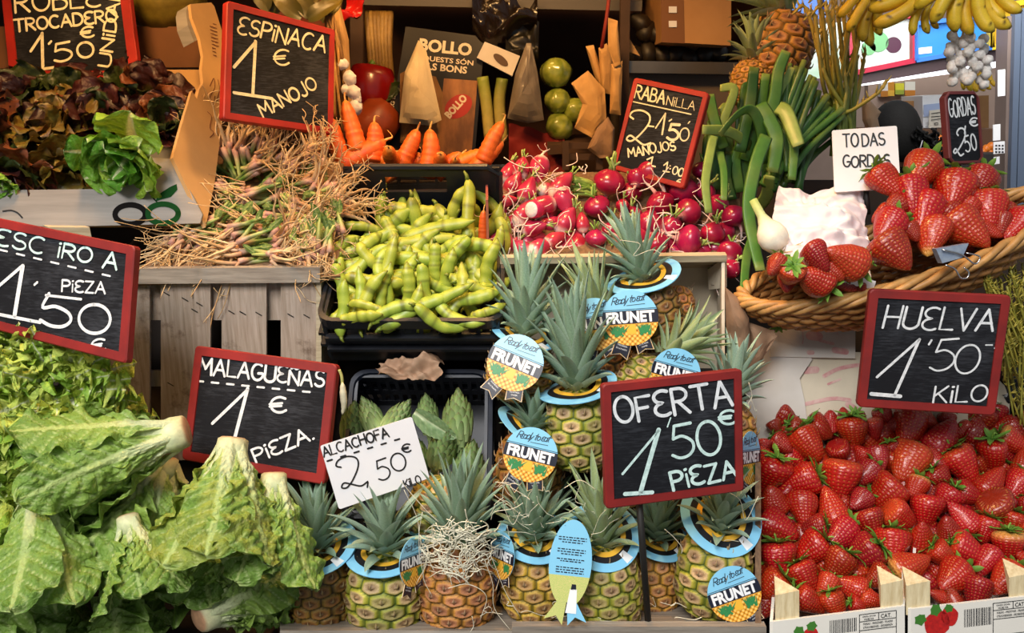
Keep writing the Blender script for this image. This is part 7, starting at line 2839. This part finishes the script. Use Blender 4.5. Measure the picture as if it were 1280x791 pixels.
# vegetables in the dark left of the poster
mb = MB()
for k in range(7):
 x = 462 + k * 4
 mb.tube(smooth_path([P(x + 3, 100, 1.99), P(x, 60, 1.985), P(x - 4 + k, 14, 2.0)], 5), .008, 6, 0, mix3(hx('#8a6a34'), hx('#b8964e'), rng.random()))
wsolo('cardoon_bunch', mb, M_STALK, 'brown-yellow cardoon stalks standing behind the red pepper', 'cardoon', P(475, 100, 2.0))
mb = MB()
mb.lathe([(.03, -.5), (.3, -.48), (.42, -.2), (.5, .2), (.42, .45), (.2, .5), (.05, .42)], 20, colf=lambda u, th: hx('#7e120c'), fn=lambda u, th: 1 + .12 * abs(math.cos(1.5 * th)), T=put(463, 112, 1.95, 4, 0, 0, .1))
t = thing('red_pepper', 'shiny red pepper beside the pillar, left of the poster', 'pepper', Matrix.Translation(P(463, 138, 1.95)))
wpart('fruit', mb, M_RADISH, t)
mb = MB()
mb.tube([P(463, 86, 1.95), P(464, 80, 1.95), P(467, 76, 1.95)], .006, 6, 0, hx('#5a7a2a'))
wpart('stem', mb, M_STALK, t)
mb = MB()
for k in range(14):
 T = Matrix.Translation(P(476 + jit(rng, 8), 118 + jit(rng, 12), 1.93)) @ orient(rng.uniform(-60, 60), 0, 0) @ Matrix.Rotation(R(90), 4, 'X')
 leaf(mb, T, .045, .03, curl=-.6, ruffle=.15, nl=10, nw=7, colf=lambda a, b, c, d: hx('#33401c'), seed=k)
wsolo('parsley_bunch', mb, M_LEEK, 'dark green leafy bunch between the red pepper and the poster', 'parsley', P(476, 135, 1.93))
mb = MB()
mb.lathe([(.05, -.5), (.42, -.42), (.5, -.1), (.46, .25), (.25, .46), (.05, .5)], 20, colf=lambda u, th: hx('#8f4414'), fn=lambda u, th: 1 + .06 * math.cos(8 * th), T=put(470, 152, 1.9, 40, 0, 0, .1))
wsolo('squash', mb, M_CARROT, 'orange squash low left of the poster above the carrots', 'squash', P(470, 175, 1.9))
bag('paper_bag', 'long cream paper bag hanging behind the dried garlic braid', [(413, 6), (424, 2), (436, 50), (438, 90), (447, 150), (440, 160), (428, 100), (418, 60)], 1.68, .03, M_CREAMBAG)
crumple('red_bag', 'bright red plastic bag at the top beside the hanging cream bag', 'bag', lambda u, v: P(lerp(430, 456, u) - 8 * v, lerp(-16, 26 - 16 * u, v), 1.72), 14, 14, .02, flat('red_film', '#b3140f', .35), 9)
mb = MB()
for k in range(9):
 T = Matrix.Translation(P(330 + k * 9 + jit(rng, 3), 14 + k * 1.5, 1.62 + jit(rng, .03))) @ orient(rng.uniform(-70, 70), 20, 0) @ Matrix.Rotation(R(90), 4, 'X')
 leaf(mb, T, .07, .035, curl=-.6, ruffle=.12, nl=10, nw=7, colf=lambda a, b, c, d: mix3(hx('#3f3f14'), hx('#6a5a20'), a), seed=k)
wsolo('herb_bunch', mb, M_LEEK, 'yellow-green herb leaves peeking over the ESPINACA board', 'herbs', P(365, 30, 1.62))
mb = MB()
c = [P(330, 60, 1.74), P(420, 60, 1.74), P(420, -20, 1.74), P(330, -20, 1.74)]
prism(mb, *c, .06)
wsolo('orange_crate', mb, flat('dark_orange_board', '#7a3413', .8, color2='#3a1a0e', vscale=6), 'dark orange crate behind the ESPINACA board', 'crate', P(375, 60, 1.77), smooth=False)
mb = MB()
mb.lathe([(.02, -.5), (.3, -.45), (.5, -.1), (.5, .1), (.3, .45), (.02, .5)], 28, colf=lambda u, th: mix3(hx('#6a5a1c'), hx('#8a7a2c'), .5 + .5 * math.cos(10 * th)), T=put(205, -6, 1.72, 90, 0, 0, .15))
wsolo('melon', mb, M_STALK, 'dull green melon above the back of the lettuce carton', 'melon', P(205, 20, 1.72))

# cabbages in film, leeks and crates to the right of the poster
M_CAB = pigment('wrapped_cabbage', .25, .2, 40, bump=.3, bdist=.003, coat=.5)
for i, (x, y, w, lab) in enumerate(((695, 91, 40, 'film-wrapped cabbage, topmost of its stack'), (697, 126, 34, 'film-wrapped cabbage, middle of the stack'), (699, 158, 36, 'film-wrapped cabbage at the bottom of the stack'), (719, 138, 32, 'paler film-wrapped cabbage at the right of the stack'))):
 mb = MB()
 mb.lathe([(max(.01, .5 * math.sin(PI * k / 12)), -.46 * math.cos(PI * k / 12)) for k in range(13)], 26, colf=lambda u, th: mix3(hx('#5f7420'), hx('#a5ad4c'), .5 + .18 * math.sin(5 * th + 5 * ns(u * 3, i)) + .8 * ns(math.cos(th) * 3 + i, math.sin(th) * 3, u * 5)),
    fn=lambda u, th: 1 + .12 * ns(math.cos(th) * 2.2 + i * 3, math.sin(th) * 2.2, u * 4) + .03 * math.sin(9 * th), T=put(x, y, 1.92, 20 * i, 10, 40 * i, w * S(x, y, 1.92)))
 wsolo('cabbage', mb, M_CAB, lab, 'cabbage', P(x, y + w / 2, 1.92), 'wrapped cabbages')
mb = MB()
prism(mb, P(684, 182, 1.86), P(745, 178, 1.86), P(745, 166, 2.0), P(684, 170, 2.0), .02)
wsolo('crate_board', mb, M_DARKBROWN, 'dark board the wrapped cabbages are stacked on', 'board', P(715, 180, 1.9), smooth=False)
crumple('red_cloth', 'red cloth hanging below the cloudy plastic bag', 'cloth', lambda u, v: P(lerp(636, 706, u), lerp(150 + 10 * u, 215, v), 1.90 - .02 * v), 18, 16, .02, flat('red_fabric', '#7a120e', .8), 11)
for k, (pts, c, lab) in enumerate((([(612, 172), (608, 130), (603, 96)], '#8a9a3a', 'pale green leek standing right of the poster'), ([(628, 176), (624, 130), (628, 98)], '#6a7a2c', 'darker leek standing right of the pale one'))):
 mb = MB()
 mb.tube(smooth_path([P(x, y, 1.92) for x, y in pts], 6), .013, 8, 0, [mix3(hx('#c9b46a'), hx(c), q / 12) for q in range(13)])
 wsolo('leek', mb, M_LEEK, lab, 'leek', P(pts[0][0], pts[0][1], 1.92))
mb = MB()
for (y0, y1) in ((178, 186), (192, 200)):
 prism(mb, P(705, y1, 1.82), P(752, y1, 1.82), P(752, y0, 1.82), P(705, y0, 1.82), .012)
for x in (707, 749):
 bar(mb, P(x, 212, 1.82), P(x, 176, 1.82), .014, .014, (0, 1, 0))
wsolo('slat_crate', mb, M_DARKBROWN, 'small dark slatted crate right of the red cloth', 'crate', P(728, 212, 1.82), smooth=False)
for i, (o_, Y, lab) in enumerate((([(748, 60), (758, 54), (768, 70), (764, 118), (752, 116)], 1.84, 'bundle of cream paper bags hanging highest at the stall post'),
         ([(760, 22), (772, 26), (776, 80), (768, 84), (760, 60)], 1.80, 'narrow pleated cream bag hanging at the top of the stall post'),
         ([(732, 58), (742, 56), (758, 108), (754, 122), (742, 92)], 1.85, 'open cream bag hanging left of the stall post'),
         ([(714, 104), (735, 88), (756, 112), (758, 150), (740, 172), (718, 160), (728, 130)], 1.82, 'brown-bottomed paper bag hanging lowest beside the cabbages'),
         ([(764, 80), (778, 76), (776, 144), (762, 142)], 1.81, 'flat cream and green bag hanging below the pleated one'),
         ([(746, 160), (760, 146), (768, 160), (766, 196), (750, 198), (734, 186)], 1.80, 'twisted strips of brown paper hanging under the bags'))):
 bag('paper_bag', lab, o_, Y, .02, M_CREAMBAG if i != 5 else M_PAPERBAG, 'paper bags hung at the stall post', 4, .004)
mb = MB()
bar(mb, P(778, 215, 1.90), P(782, -60, 1.90), .02, .02, (0, 1, 0))
structure('post_trim', mb, M_DARKBROWN)
mb = MB()
mb.tube([P(762, -50, 1.84), P(761, 0, 1.84), P(758, 24, 1.83), P(752, 60, 1.835)], .004, 6, 0, hx('#8a2a20'))
wsolo('rope', mb, M_ROOT, 'dark red cord the paper bags hang from at the stall post', 'rope', P(760, 40, 1.84))

# steel counter, avocados and carton
t = thing('steel_counter', 'steel counter with grey side behind the RABANILLA board', 'counter', Matrix.Translation(P(845, 200, 2.0)))
mb = MB()
prism(mb, P(782, 91, 1.92), P(930, 93, 1.92), P(930, 78, 1.92), P(782, 76, 1.92), .4)
wpart('steel_edge', mb, M_STEEL, t, False)
mb = MB()
prism(mb, P(782, 240, 1.96), P(940, 240, 1.96), P(940, 93, 1.96), P(782, 91, 1.96), .3)
wpart('side_panel', mb, flat('grey_side_panel', '#6a5c50', .6, var=.2, vscale=6), t, False)
M_AVO = flat('dark_avocado_skin', '#221a12', .5, var=.4, vscale=60, bump=.3)
rng = random.Random(77)
items = []
for k in range(15):
 x, y = 790 + (k % 8) * 18 + rng.uniform(-3, 3), (68 if k < 8 else 40) + rng.uniform(-4, 4)
 if k == 8:
  x, y = 800, 28
 mb = MB()
 mb.lathe([(.02, -.5), (.32, -.42), (.42, -.1), (.32, .25), (.2, .45), (.03, .55)], 16, T=put(x, y, 1.98, rng.uniform(-90, 90), 0, 0, 28 * S(x, y, 1.98)))
 o = wsolo('avocado', mb, M_AVO, None, 'avocado', P(x, y + 13, 1.98), 'dark avocados on the steel counter')
 items.append((o, x, 'dark avocado', 'bottom row on the steel counter' if k < 8 else 'upper row on the steel counter'))
label_all(items, '{look}, {ord} in the {zone}', '{look} in the {zone}')
t = thing('cardboard_box', 'brown cardboard box with taped edge above the avocados', 'box', Matrix.Translation(P(866, 54, 1.93)))
mb = MB()
prism(mb, P(828, 52, 1.88), P(914, 57, 1.88), P(914, -40, 1.88), P(826, -44, 1.88), .3)
wpart('box', mb, flat('tan_carton', '#b98a58', .75, color2='#a87a4a', vscale=5), t, False)
mb = MB()
prism(mb, P(827, 53, 1.879), P(856, 54, 1.879), P(854, -40, 1.879), P(826, -40, 1.879), .002)
wpart('darker_panel', mb, flat('brown_carton', '#7a5030', .75), t, False)
mb = MB()
for (y) in (8, 26):
 prism(mb, P(836, y + 8, 1.8765), P(846, y + 8, 1.8765), P(846, y, 1.8765), P(836, y, 1.8765), .001)
wpart('white_stickers', mb, M_CARD, t, False)
mb = MB()
prism(mb, P(780, 62, 1.93), P(800, 70, 1.93), P(782, 40, 1.93), P(778, 40, 1.93), .01)
wsolo('board_scrap', mb, M_KRAFT, 'scrap of cardboard standing at the left of the avocados', 'cardboard', P(786, 70, 1.93), smooth=False)

# ------------------------------------------------------------------ the neighbouring stall, upper right
YF = 3.3
lamp('far_stall_light', 'AREA', P(1165, 60, 3.0) + Vector((0, -.4, .5)), 17, (1, .97, .92), .8, target=P(1165, 140, 4.4))
M_TUBE = emit('lit_tube', '#f4f6ff', 2.2)
t = thing('tube_light', 'long lit white tube light under the neighbouring stall fascia', 'lamp', Matrix.Translation(P(1160, 100, YF)))
mb = MB()
mb.tube([P(1064, 103, YF + .06), P(1256, 77, YF + .06)], .018, 10)
wpart('tube', mb, M_TUBE, t)
mb = MB()
bar(mb, P(1060, 97, YF + .08), P(1262, 70, YF + .08), .03, .03)
wpart('housing', mb, M_GREYMETAL, t, False)


def fascia(name, label, px4, Y, m, rim=None, rim_px=5):
 t = thing(name, label, 'sign', Matrix.Translation(P(px4[0][0], px4[0][1], Y)))
 mb = MB()
 c = [P(x, y, Y) for x, y in px4]
 prism(mb, *c, .04)
 wpart('panel', mb, m, t, False)
 if rim:
  ctr = sum(c, Vector()) / 4
  mb = MB()
  for i in range(4):
   bar(mb, c[i] - Vector((0, .01, 0)), c[(i + 1) % 4] - Vector((0, .01, 0)), .03, rim_px * .003, (c[i] - ctr))
  wpart('rim', mb, rim, t, False)
 return t


t = fascia('fascia_sign', 'pink-red framed fruit picture panel on the neighbouring stall', [(1062, 92), (1140, 76), (1140, 20), (1062, 26)], YF, flat('pale_mint_print', '#b9d8c6', .4, color2='#dfe8ec', vscale=4), flat('crimson_rim', '#b52040', .4), 6)
mb = MB()
for (x, y, r, mi) in ((1098, 52, 13, 0), (1086, 60, 9, 0), (1117, 56, 10, 1)):
 mb.add([P(x + r * math.cos(a), y + r * math.sin(a), YF - .003) for a in [-2 * PI * k / 20 for k in range(20)]], [tuple(range(20))], mi)
wpart('printed_fruit', mb, [flat('printed_green', '#6fb07a', .4), flat('printed_plum', '#4a1f3a', .4)], t, False)
t = fascia('fascia_sign', 'bright blue panel of the neighbouring stall behind the garlic', [(1142, 76), (1236, 60), (1236, 20), (1142, 30)], YF, flat('bright_blue_panel', '#2f86d8', .45), flat('blue_rim', '#3a78d0', .4), 5)
mb = MB()
prism(mb, P(1148, 68, YF - .003), P(1165, 66, YF - .003), P(1165, 58, YF - .003), P(1148, 60, YF - .003), .002)
wpart('small_sticker', mb, M_CARD, t, False)
t = fascia('fascia_sign', 'yellow panel at the top right corner of the picture', [(1236, 60), (1300, 48), (1300, 0), (1236, 10)], YF, flat('yellow_panel', '#c9a21c', .45), flat('yellow_rim', '#f0c52c', .4), 6)
fascia('fascia_sign', 'blue panel at the top behind the high pineapple', [(940, 36), (1030, 20), (1030, -30), (940, -20)], YF, flat('deep_blue_panel', '#2a62b0', .45), flat('blue_rim2', '#3a72c0', .4), 5)
fascia('fascia_sign', 'pale picture panel behind the asparagus spears', [(1000, 104), (1062, 92), (1062, 26), (1000, 34)], YF + .02, flat('pale_print', '#dfe6e8', .4, color2='#9fc7a8', vscale=5))
mb = MB()
prism(mb, P(1000, 118, YF), P(1262, 74, YF), P(1262, 58, YF), P(1000, 102, YF), .06)
structure('fascia_trim', mb, flat('dark_fascia_metal', '#5a4a4e', .4, metal=.4))
mb = MB()
bar(mb, P(1256, 420, 3.0), P(1266, 20, 3.0), .07, .07, (0, 1, 0))
structure('pillar', mb, M_PILLAR)
mb = MB()
for x, w in ((1262, .02), (1274, .04)):
 bar(mb, P(x - 4, 420, 2.96), P(x + 8, 10, 2.96), w, .03, (0, 1, 0))
structure('post_trim', mb, flat('blue_grey_steel', '#6f7d94', .35, metal=.5))
for (x, y, w, h, lab) in ((1252, 104, 9, 33, 'tall white notice stuck highest on the steel column'), (1246, 166, 9, 20, 'small white notice stuck on the column above the printed one'), (1249, 185, 14, 15, 'white sticker printed with black marks on the column'), (1246, 201, 7, 9, 'grey sticker stuck lowest on the column')):
 mb = MB()
 c = [P(x - w / 2, y + h / 2, 2.925), P(x + w / 2, y + h / 2 - 1, 2.925), P(x + w / 2, y - h / 2 - 1, 2.925), P(x - w / 2, y - h / 2, 2.925)]
 prism(mb, *c, .003)
 t = thing('notice', lab, 'notice', Matrix.Translation(P(x, y, 2.925)))
 wpart('sheet', mb, M_CARD, t, False)
 if w == 14:
  mb = MB()
  for q in range(9):
   xx, yy = x - 5 + (q % 3) * 4, y - 4 + (q // 3) * 4
   mb.add([P(xx, yy + 2, 2.924), P(xx + 2.6, yy + 2, 2.924), P(xx + 2.6, yy, 2.924), P(xx, yy, 2.924)], [(0, 1, 2, 3)])
  wpart('printed_marks', mb, M_INK, t, False)
# goods in the neighbouring stall
for k, (x0, y0, x1, y1, c1, c2, lab) in enumerate(((1101, 102, 1110, 121, '#e8e6e0', '#b9772a', 'white and amber packet hanging leftmost under the tube light'), (1110, 102, 1118, 120, '#c98a2a', '#e0b040', 'amber packet hanging second under the tube light'), (1119, 104, 1130, 118, '#d8d23a', '#9aa83a', 'yellow-green packet hanging third under the tube light'), (1131, 102, 1144, 120, '#e0dcd0', '#c07a2a', 'white and orange packet hanging rightmost under the tube light'))):
 mb = MB()
 m = (x0 + x1) / 2
 c = [P(x0, y1, 3.925), P(x1, y1, 3.925), P(x1, y0, 3.925), P(x0, y0, 3.925)]
 prism(mb, *c, .03)
 t = thing('hanging_packet', lab, 'packet', Matrix.Translation(P(m, y1, 3.92)), 'packets hanging under the tube light')
 wpart('bag', mb, flat('packet_a%d' % k, c1, .4), t, False)
 mb = MB()
 prism(mb, P(x0, y1, 3.921), P(x1, y1, 3.921), P(x1, lerp(y0, y1, .6), 3.921), P(x0, lerp(y0, y1, .6), 3.921), .002)
 wpart('printed_band', mb, flat('packet_b%d' % k, c2, .4), t, False)
t = thing('plastic_tub', 'white and blue tub on the neighbouring stall, left of the GORDAS board', 'tub', Matrix.Translation(P(1166, 160, 3.7)))
mb = MB()
prism(mb, P(1154, 160, 3.7), P(1182, 159, 3.7), P(1182, 118, 3.7), P(1153, 120, 3.7), .2)
wpart('tub', mb, flat('white_tub', '#e8eaee', .4), t, False)
mb = MB()
prism(mb, P(1155, 146, 3.695), P(1182, 142, 3.695), P(1182, 128, 3.695), P(1155, 131, 3.695), .004)
wpart('blue_label', mb, flat('tub_label', '#a8b8dc', .4), t, False)
t = thing('price_card', 'small cream handwritten card before the white tub', 'price sign', Matrix.Translation(P(1168, 160, 3.66)))
mb = MB()
prism(mb, P(1161, 160, 3.66), P(1181, 159, 3.66), P(1181, 136, 3.66), P(1162, 138, 3.66), .004)
wpart('card', mb, flat('cream_card', '#d6cfc0', .6), t, False)
TP = Plane(P(1161, 160, 3.658), P(1181, 159, 3.658), P(1162, 138, 3.658))
mb = MB()
for pts in ([(1164, 142), (1178, 140)], [(1164, 146), (1176, 145)], [(1164, 150), (1178, 148)], [(1168, 154), (1172, 153), (1172, 156), (1168, 156), (1168, 154)]):
 ribbon(mb, [TP.at(*p) for p in pts], .003, TP.n, .002)
wpart('scribble', mb, M_INK, t, False)
M_ORANGE = flat('orange_peel', '#d8741a', .45, var=.15, vscale=30, bump=.1)
items = []
for k, (x, y) in enumerate(((1156, 182), (1162, 176), (1168, 180), (1174, 174), (1180, 178), (1171, 186), (1164, 186), (1178, 186), (1233, 186), (1239, 183), (1228, 190), (1237, 191))):
 mb = MB()
 mb.lathe([(max(.02, .5 * math.sin(PI * q / 10)), -.5 * math.cos(PI * q / 10)) for q in range(11)], 16, T=put(x, y, 3.5, 0, 0, 0, 11 * S(x, y, 3.5)))
 o = wsolo('orange', mb, M_ORANGE, None, 'orange', P(x, y + 5, 3.5), 'oranges in the neighbouring stall')
 items.append((o, x, 'orange', 'left of the GORDAS board' if x < 1200 else 'beside the steel column'))
label_all(items, '{look} {zone}, {ord} of its like', '{look} {zone}')
def solid(name, label, cat, x0, x1, py, Ya, Yb, m):
 a, b = P(x0, py, Ya), P(x1, py, Ya)
 mb = MB()
 mb.box(((a.x + b.x) / 2, (Ya + Yb) / 2, a.z / 2), (b.x - a.x, Yb - Ya, a.z), bevel=.005)
 wsolo(name, mb, m, label, cat, Vector(((a.x + b.x) / 2, Ya, 0)), smooth=False)


solid('far_counter', 'dark counter of the neighbouring stall under the oranges', 'counter', 1140, 1252, 191, 3.4, 3.61, flat('dark_counter', '#2a2624', .6))
solid('far_table', 'brown back table of the neighbouring stall under the white tub', 'table', 1090, 1252, 161, 3.62, 3.94, flat('far_table_brown', '#6a4a34', .6))
mb = MB()
prism(mb, P(1085, 420, 3.96), P(1262, 420, 3.96), P(1262, 92, 3.96), P(1085, 92, 3.96), .04)
structure('wall_divider', mb, M_FARWALL)
t = thing('banana_hand', 'small far bunch of yellow bananas beside the garlic braid', 'bananas', Matrix.Translation(P(1222, 84, 3.6)))
for k, (b, e, rl) in enumerate((((1214, 84), (1204, 112), -30), ((1218, 84), (1213, 114), -10), ((1222, 84), (1221, 115), 0), ((1228, 86), (1230, 114), 10), ((1233, 88), (1238, 112), 20), ((1238, 88), (1246, 108), 40), ((1210, 90), (1202, 106), -40))):
 banana_at(t, (*b, 3.6), (*e, 3.58), rl, k, 1.2)
mb = MB()
mb.tube([P(1224, 86, 3.6), P(1222, 76, 3.5), P(1222, 66, 3.36)], .008, 6, 0, hx('#8a7a2c'))
wpart('stem', mb, M_BANANA, t)
for k, (a, b, m, lab) in enumerate((((1120, 160), (1152, 128), '#a87a48', 'brown carton in the neighbouring stall behind the shopper'), ((1206, 160), (1236, 122), '#8a6238', 'brown carton behind the GORDAS board'))):
 mb = MB()
 prism(mb, P(a[0], a[1], 3.78), P(b[0], a[1], 3.78), P(b[0], b[1] - 3, 3.78), P(a[0], b[1], 3.78), .12)
 wsolo('carton', mb, flat('far_carton%d' % k, m, .7, var=.2, vscale=8), lab, 'carton', P(a[0], a[1], 3.8), smooth=False)

# ------------------------------------------------------------------ the shopper
M_COAT = flat('black_coat', '#0b0b0c', .85, var=.3, vscale=40, bump=.3)
M_HAIR = flat('black_hair', '#050404', .8, bump=.5, vscale=90, bdist=.003, spec=.2)
M_SKIN = flat('skin', '#b98568', .5)


def skin_body(name, joints, edges, mat, parent, sub=2, root=0):
 me = bpy.data.meshes.new(name)
 me.from_pydata([j[0] for j in joints], edges, [])
 me.materials.append(mat)
 o = bpy.data.objects.new(name, me)
 COL.objects.link(o)
 sk = o.modifiers.new('skin', 'SKIN')
 for i, j in enumerate(joints):
  me.skin_vertices[0].data[i].radius = (j[1], j[2] if len(j) > 2 else j[1])
  me.skin_vertices[0].data[i].use_root = (i == root)
 sk.use_smooth_shade = True
 ss = o.modifiers.new('sub', 'SUBSURF')
 ss.levels = ss.render_levels = sub
 dg = bpy.context.evaluated_depsgraph_get()
 dg.update()
 bm = bpy.data.meshes.new_from_object(o.evaluated_get(dg))
 bpy.data.objects.remove(o)
 bm.name = name
 for p in bm.polygons:
  p.use_smooth = True
 if not bm.materials:
  bm.materials.append(mat)
 return part(name, bm, parent)


sx = P(1120, 150, 3.0)
# a shopper in a black coat stands with the back to the stall
t = thing('person', 'shopper in a black coat with dark curly hair, seen from behind', 'person', Matrix.Translation((sx.x, 3.0, 0)))
HZ = 1.44
J = [((0, 0, .90), .16, .13), ((.0, 0, 1.05), .15, .12), ((.0, 0, 1.20), .175, .125), ((0, 0, 1.29), .14, .10), ((0, 0, 1.36), .055), ((0, .01, 1.42), .055),
  ((-.17, 0, 1.28), .072), ((-.24, .04, 1.06), .056), ((-.20, .20, .90), .042), ((.17, 0, 1.28), .072), ((.24, .06, 1.06), .056), ((.20, .22, .90), .042),
  ((-.10, 0, .80), .11), ((-.11, .01, .46), .075), ((-.11, .0, .09), .05), ((-.11, .12, .05), .045),
  ((.10, 0, .80), .11), ((.11, .03, .46), .075), ((.11, .02, .09), .05), ((.11, .14, .05), .045)]
E = [(0, 1), (1, 2), (2, 3), (3, 4), (4, 5), (3, 6), (6, 7), (7, 8), (3, 9), (9, 10), (10, 11), (0, 12), (12, 13), (13, 14), (14, 15), (0, 16), (16, 17), (17, 18), (18, 19)]
J = [((j[0][0], j[0][1], j[0][2] * .958), *j[1:]) for j in J]
skin_body('body', J, E, M_COAT, t)
HC = Matrix.Translation((0, .02, HZ)) @ Matrix.Rotation(R(-14), 4, 'X')
hrng = random.Random(2)
mb = MB()
mb.lathe([(max(.004, .078 * math.sin(PI * q / 14) ** .9), -.112 * math.cos(PI * q / 14)) for q in range(15)], 22, T=HC)
mb.tube([HC @ Vector((0, .075, .01)), HC @ Vector((0, .100, -.02)), HC @ Vector((0, .08, -.03))], [.008, .014, .008], 8)
for e in (-1, 1):
 mb.tube([HC @ Vector((e * .075, .0, .02)), HC @ Vector((e * .088, -.01, 0)), HC @ Vector((e * .078, 0, -.03))], [.01, .014, .008], 8)
part('head', mb.mesh('head', M_SKIN), t)
mb = MB()
mb.lathe([(max(.004, .088 * math.sin(PI * q / 14) ** .9), -.122 * math.cos(PI * q / 14)) for q in range(3, 15)], 30, fn=lambda u, th: 1 + .015 * math.sin(15 * th), T=HC @ Matrix.Translation((0, -.026, .006)))
for q in range(240):                             # curls gathered to the right
 f = hrng.random() ** .7
 c = Vector((lerp(.075, .125, f) + hrng.gauss(0, .026), -.06 + hrng.gauss(0, .022), HZ + .045 - lerp(.0, .17, f) + hrng.gauss(0, .012)))
 r, ph = hrng.uniform(.006, .011), hrng.uniform(0, 6)
 mb.tube([c + Vector((r * math.cos(ph + z), r * math.sin(ph + z), -.005 * z)) for z in range(8)], .0045, 5)
part('hair', mb.mesh('hair', M_HAIR), t)
mb = MB()
mb.tube(smooth_path([Vector((.045, -.115, HZ + .0)), Vector((.02, -.13, HZ - .09)), Vector((-.01, -.135, HZ - .17)), Vector((-.03, -.14, HZ - .25))], 5), .0022, 6)
part('earphone_cord', mb.mesh('earphone_cord', flat('grey_cord', '#9a9aa0', .5)), t)
for e, px in ((-1, -.20), (1, .22)):
 hb = MB()
 w = Vector((px, .22 if e < 0 else .24, .852))
 hb.tube([w, w + Vector((0, .04, -.01)), w + Vector((0, .085, -.02))], [.024, .036, .03], 10, squash=.5, up=(0, 0, 1))
 for f, (dx, l) in enumerate(((-.024, .062), (-.008, .074), (.008, .070), (.024, .055))):
  b = w + Vector((dx, .08, -.018))
  hb.tube(smooth_path([b, b + Vector((0, l * .5, -.004)), b + Vector((0, l * .85, -.022)), b + Vector((0, l * .9, -.04))], 3), [.0085, .0085, .0083, .008, .008, .0078, .0075, .007, .007, .005], 7)
 b = w + Vector((-e * .03, .03, -.01))
 hb.tube(smooth_path([b, b + Vector((-e * .022, .025, -.006)), b + Vector((-e * .024, .052, -.016))], 3), [.011, .011, .0105, .010, .0095, .009, .007], 7)
 part('hand', hb.mesh('hand', M_SKIN), t)

bag('paper_bag', 'cream paper bag standing beside the asparagus, left of the shopper', [(1077, 124), (1084, 122), (1101, 140), (1097, 148), (1100, 162), (1084, 164), (1078, 150)], 1.62, .02, flat('pale_paper_bag', '#d9b592', .75, color2='#c9a07c', vscale=9))
